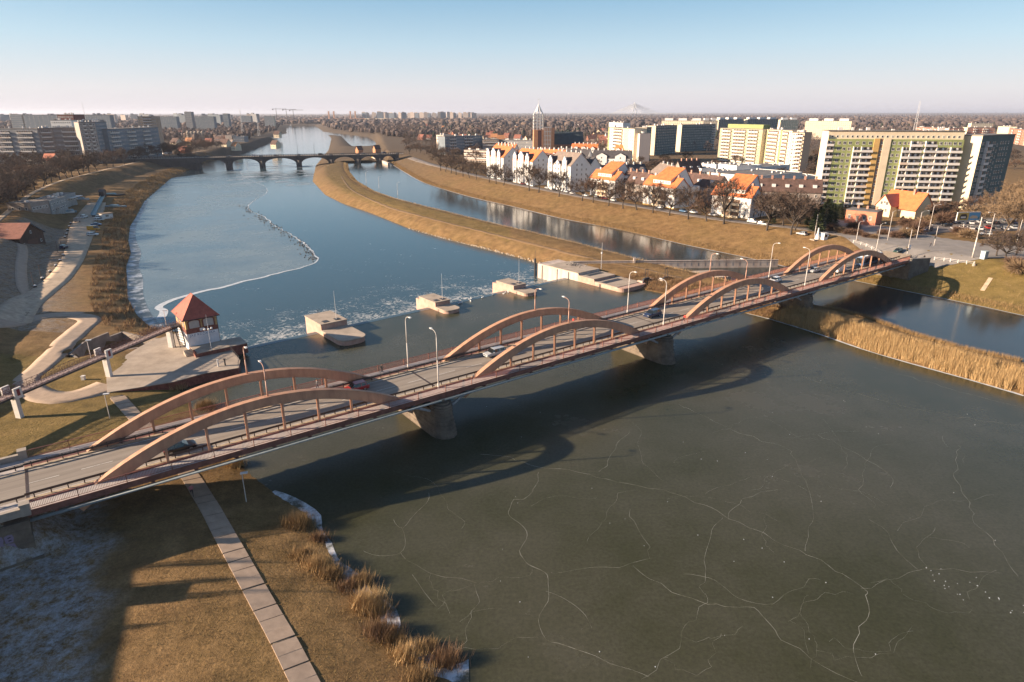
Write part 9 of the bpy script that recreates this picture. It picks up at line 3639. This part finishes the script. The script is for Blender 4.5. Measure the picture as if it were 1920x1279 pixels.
P = np.concatenate([wood_points(900, 740, 1010, 226, 262, 1), wood_points(420, 1090, 1240, 226, 290, 2), wood_points(500, 1240, 1560, 240, 290, 3), wood_points(420, 1560, 1930, 238, 262, 4), wood_points(700, 640, 790, 224, 258, 5), wood_points(1300, -20, 540, 224, 282, 6, 30), wood_points(160, 760, 900, 262, 296, 8)])
V, F_ = twig_wood(P, 9, 15, 130, 11)
stuff(put('bare_wood', np_mesh('bare_wood', V, F_, m_wood)), 'brown bare woods and garden trees around the suburbs in the middle distance', 'woods')
P = wood_points(420, 760, 1930, 224, 262, 12)
V, F_ = blob_wood(P, 9, 16, 0.22, 13)
stuff(put('pine_trees_mass', np_mesh('pine_trees_mass', V, F_, m_pine)), 'dark pines dotted through the distant woods', 'woods')
P = np.concatenate([wood_points(9000, -60, 1980, 213.6, 232, 14, 30), wood_points(3000, -60, 1980, 218, 240, 15, 30)])
V, F_ = blob_wood(P, 12, 20, 0.75, 16)
stuff(put('far_wood', np_mesh('far_wood', V, F_, m_wood)), 'brown violet forest stretching to the horizon', 'woods')

P = np.concatenate([wood_points(3600, -60, 560, 216, 264, 41, 26), wood_points(3000, 740, 1930, 218, 258, 42), wood_points(900, 600, 800, 222, 258, 43, 26)])
V, F_ = twig_wood(P, 9, 15, 45, 44, 0.28, 1.8)
far_ = P[P[:, 1] > 850]
V3, F3 = blob_wood(far_, 8.5, 14, 0.42, 45)
F_ = np.concatenate([F_, F3 + len(V)])
V = np.concatenate([V, V3])
stuff(put('brown_wood', np_mesh('brown_wood', V, F_, m_wood)), 'brown leafless canopy between the distant buildings', 'woods')

# ------------------------------------------------------------------ birds on the ice edge
bm = MB()
bm.prof_y([(-0.22, 0.05), (-0.1, 0.0), (0.15, 0.0), (0.22, 0.1), (0.1, 0.18), (-0.12, 0.17)], -0.09, 0.09)
bm.tube((0.18, 0, 0.1), (0.26, 0, 0.3), 0.05, 0.045, 5)
bm.bx(0.22, 0.42, -0.03, 0.03, 0.27, 0.33)
me_d = bm.mesh('duck', mat('dark_duck', (0.05, 0.04, 0.035), 0.8))
me_g = bm.mesh('gull', mat('white_gull', (0.72, 0.72, 0.72), 0.7))
r_ = random.Random(3)
eg = [(596, 490), (586, 474), (578, 462), (560, 450), (548, 441), (528, 430), (512, 421), (500, 410), (488, 403), (470, 396), (466, 386)]
for k in range(190):
 i = r_.random() * (len(eg) - 1)
 j = int(i)
 u = eg[j][0] + (eg[j + 1][0] - eg[j][0]) * (i - j)
 v = eg[j][1] + (eg[j + 1][1] - eg[j][1]) * (i - j)
 p = at(u - abs(r_.gauss(0, 9)), v + r_.gauss(0, 3.0), zi + 0.01)
 tag(put('duck', me_d, None, p, r_.uniform(0, 6.28), r_.uniform(1.0, 1.5)), 'dark duck resting in the long flock along the river ice edge', 'duck', 'ducks on the ice edge')
for k in range(12):
 f = r_.random()
 q = wp(60 + 22 * f, r_.uniform(-2.5, -0.4), 0.05)
 tag(put('gull', me_g, None, q, r_.uniform(0, 6.28), 1.4), 'white gull standing on the weir crest between the two farther piers', 'gull', 'gulls on the weir crest')
# ------------------------------------------------------------------ air
mh = bpy.data.materials.new('thin_haze')
mh.use_nodes = True
nt = mh.node_tree
for n_ in list(nt.nodes):
 nt.nodes.remove(n_)
out = nt.nodes.new('ShaderNodeOutputMaterial')
pv = nt.nodes.new('ShaderNodeVolumePrincipled')
pv.inputs['Color'].default_value = (0.76, 0.82, 0.98, 1)
pv.inputs['Density'].default_value = 4.0e-5
pv.inputs['Anisotropy'].default_value = 0.2
nt.links.new(pv.outputs['Volume'], out.inputs['Volume'])
hz = MB().bx(-75000, 75000, -3500, 95000, -6.0, 170.0).build('haze', mh)
stuff(hz, 'thin pale winter haze over the whole river valley', 'haze')
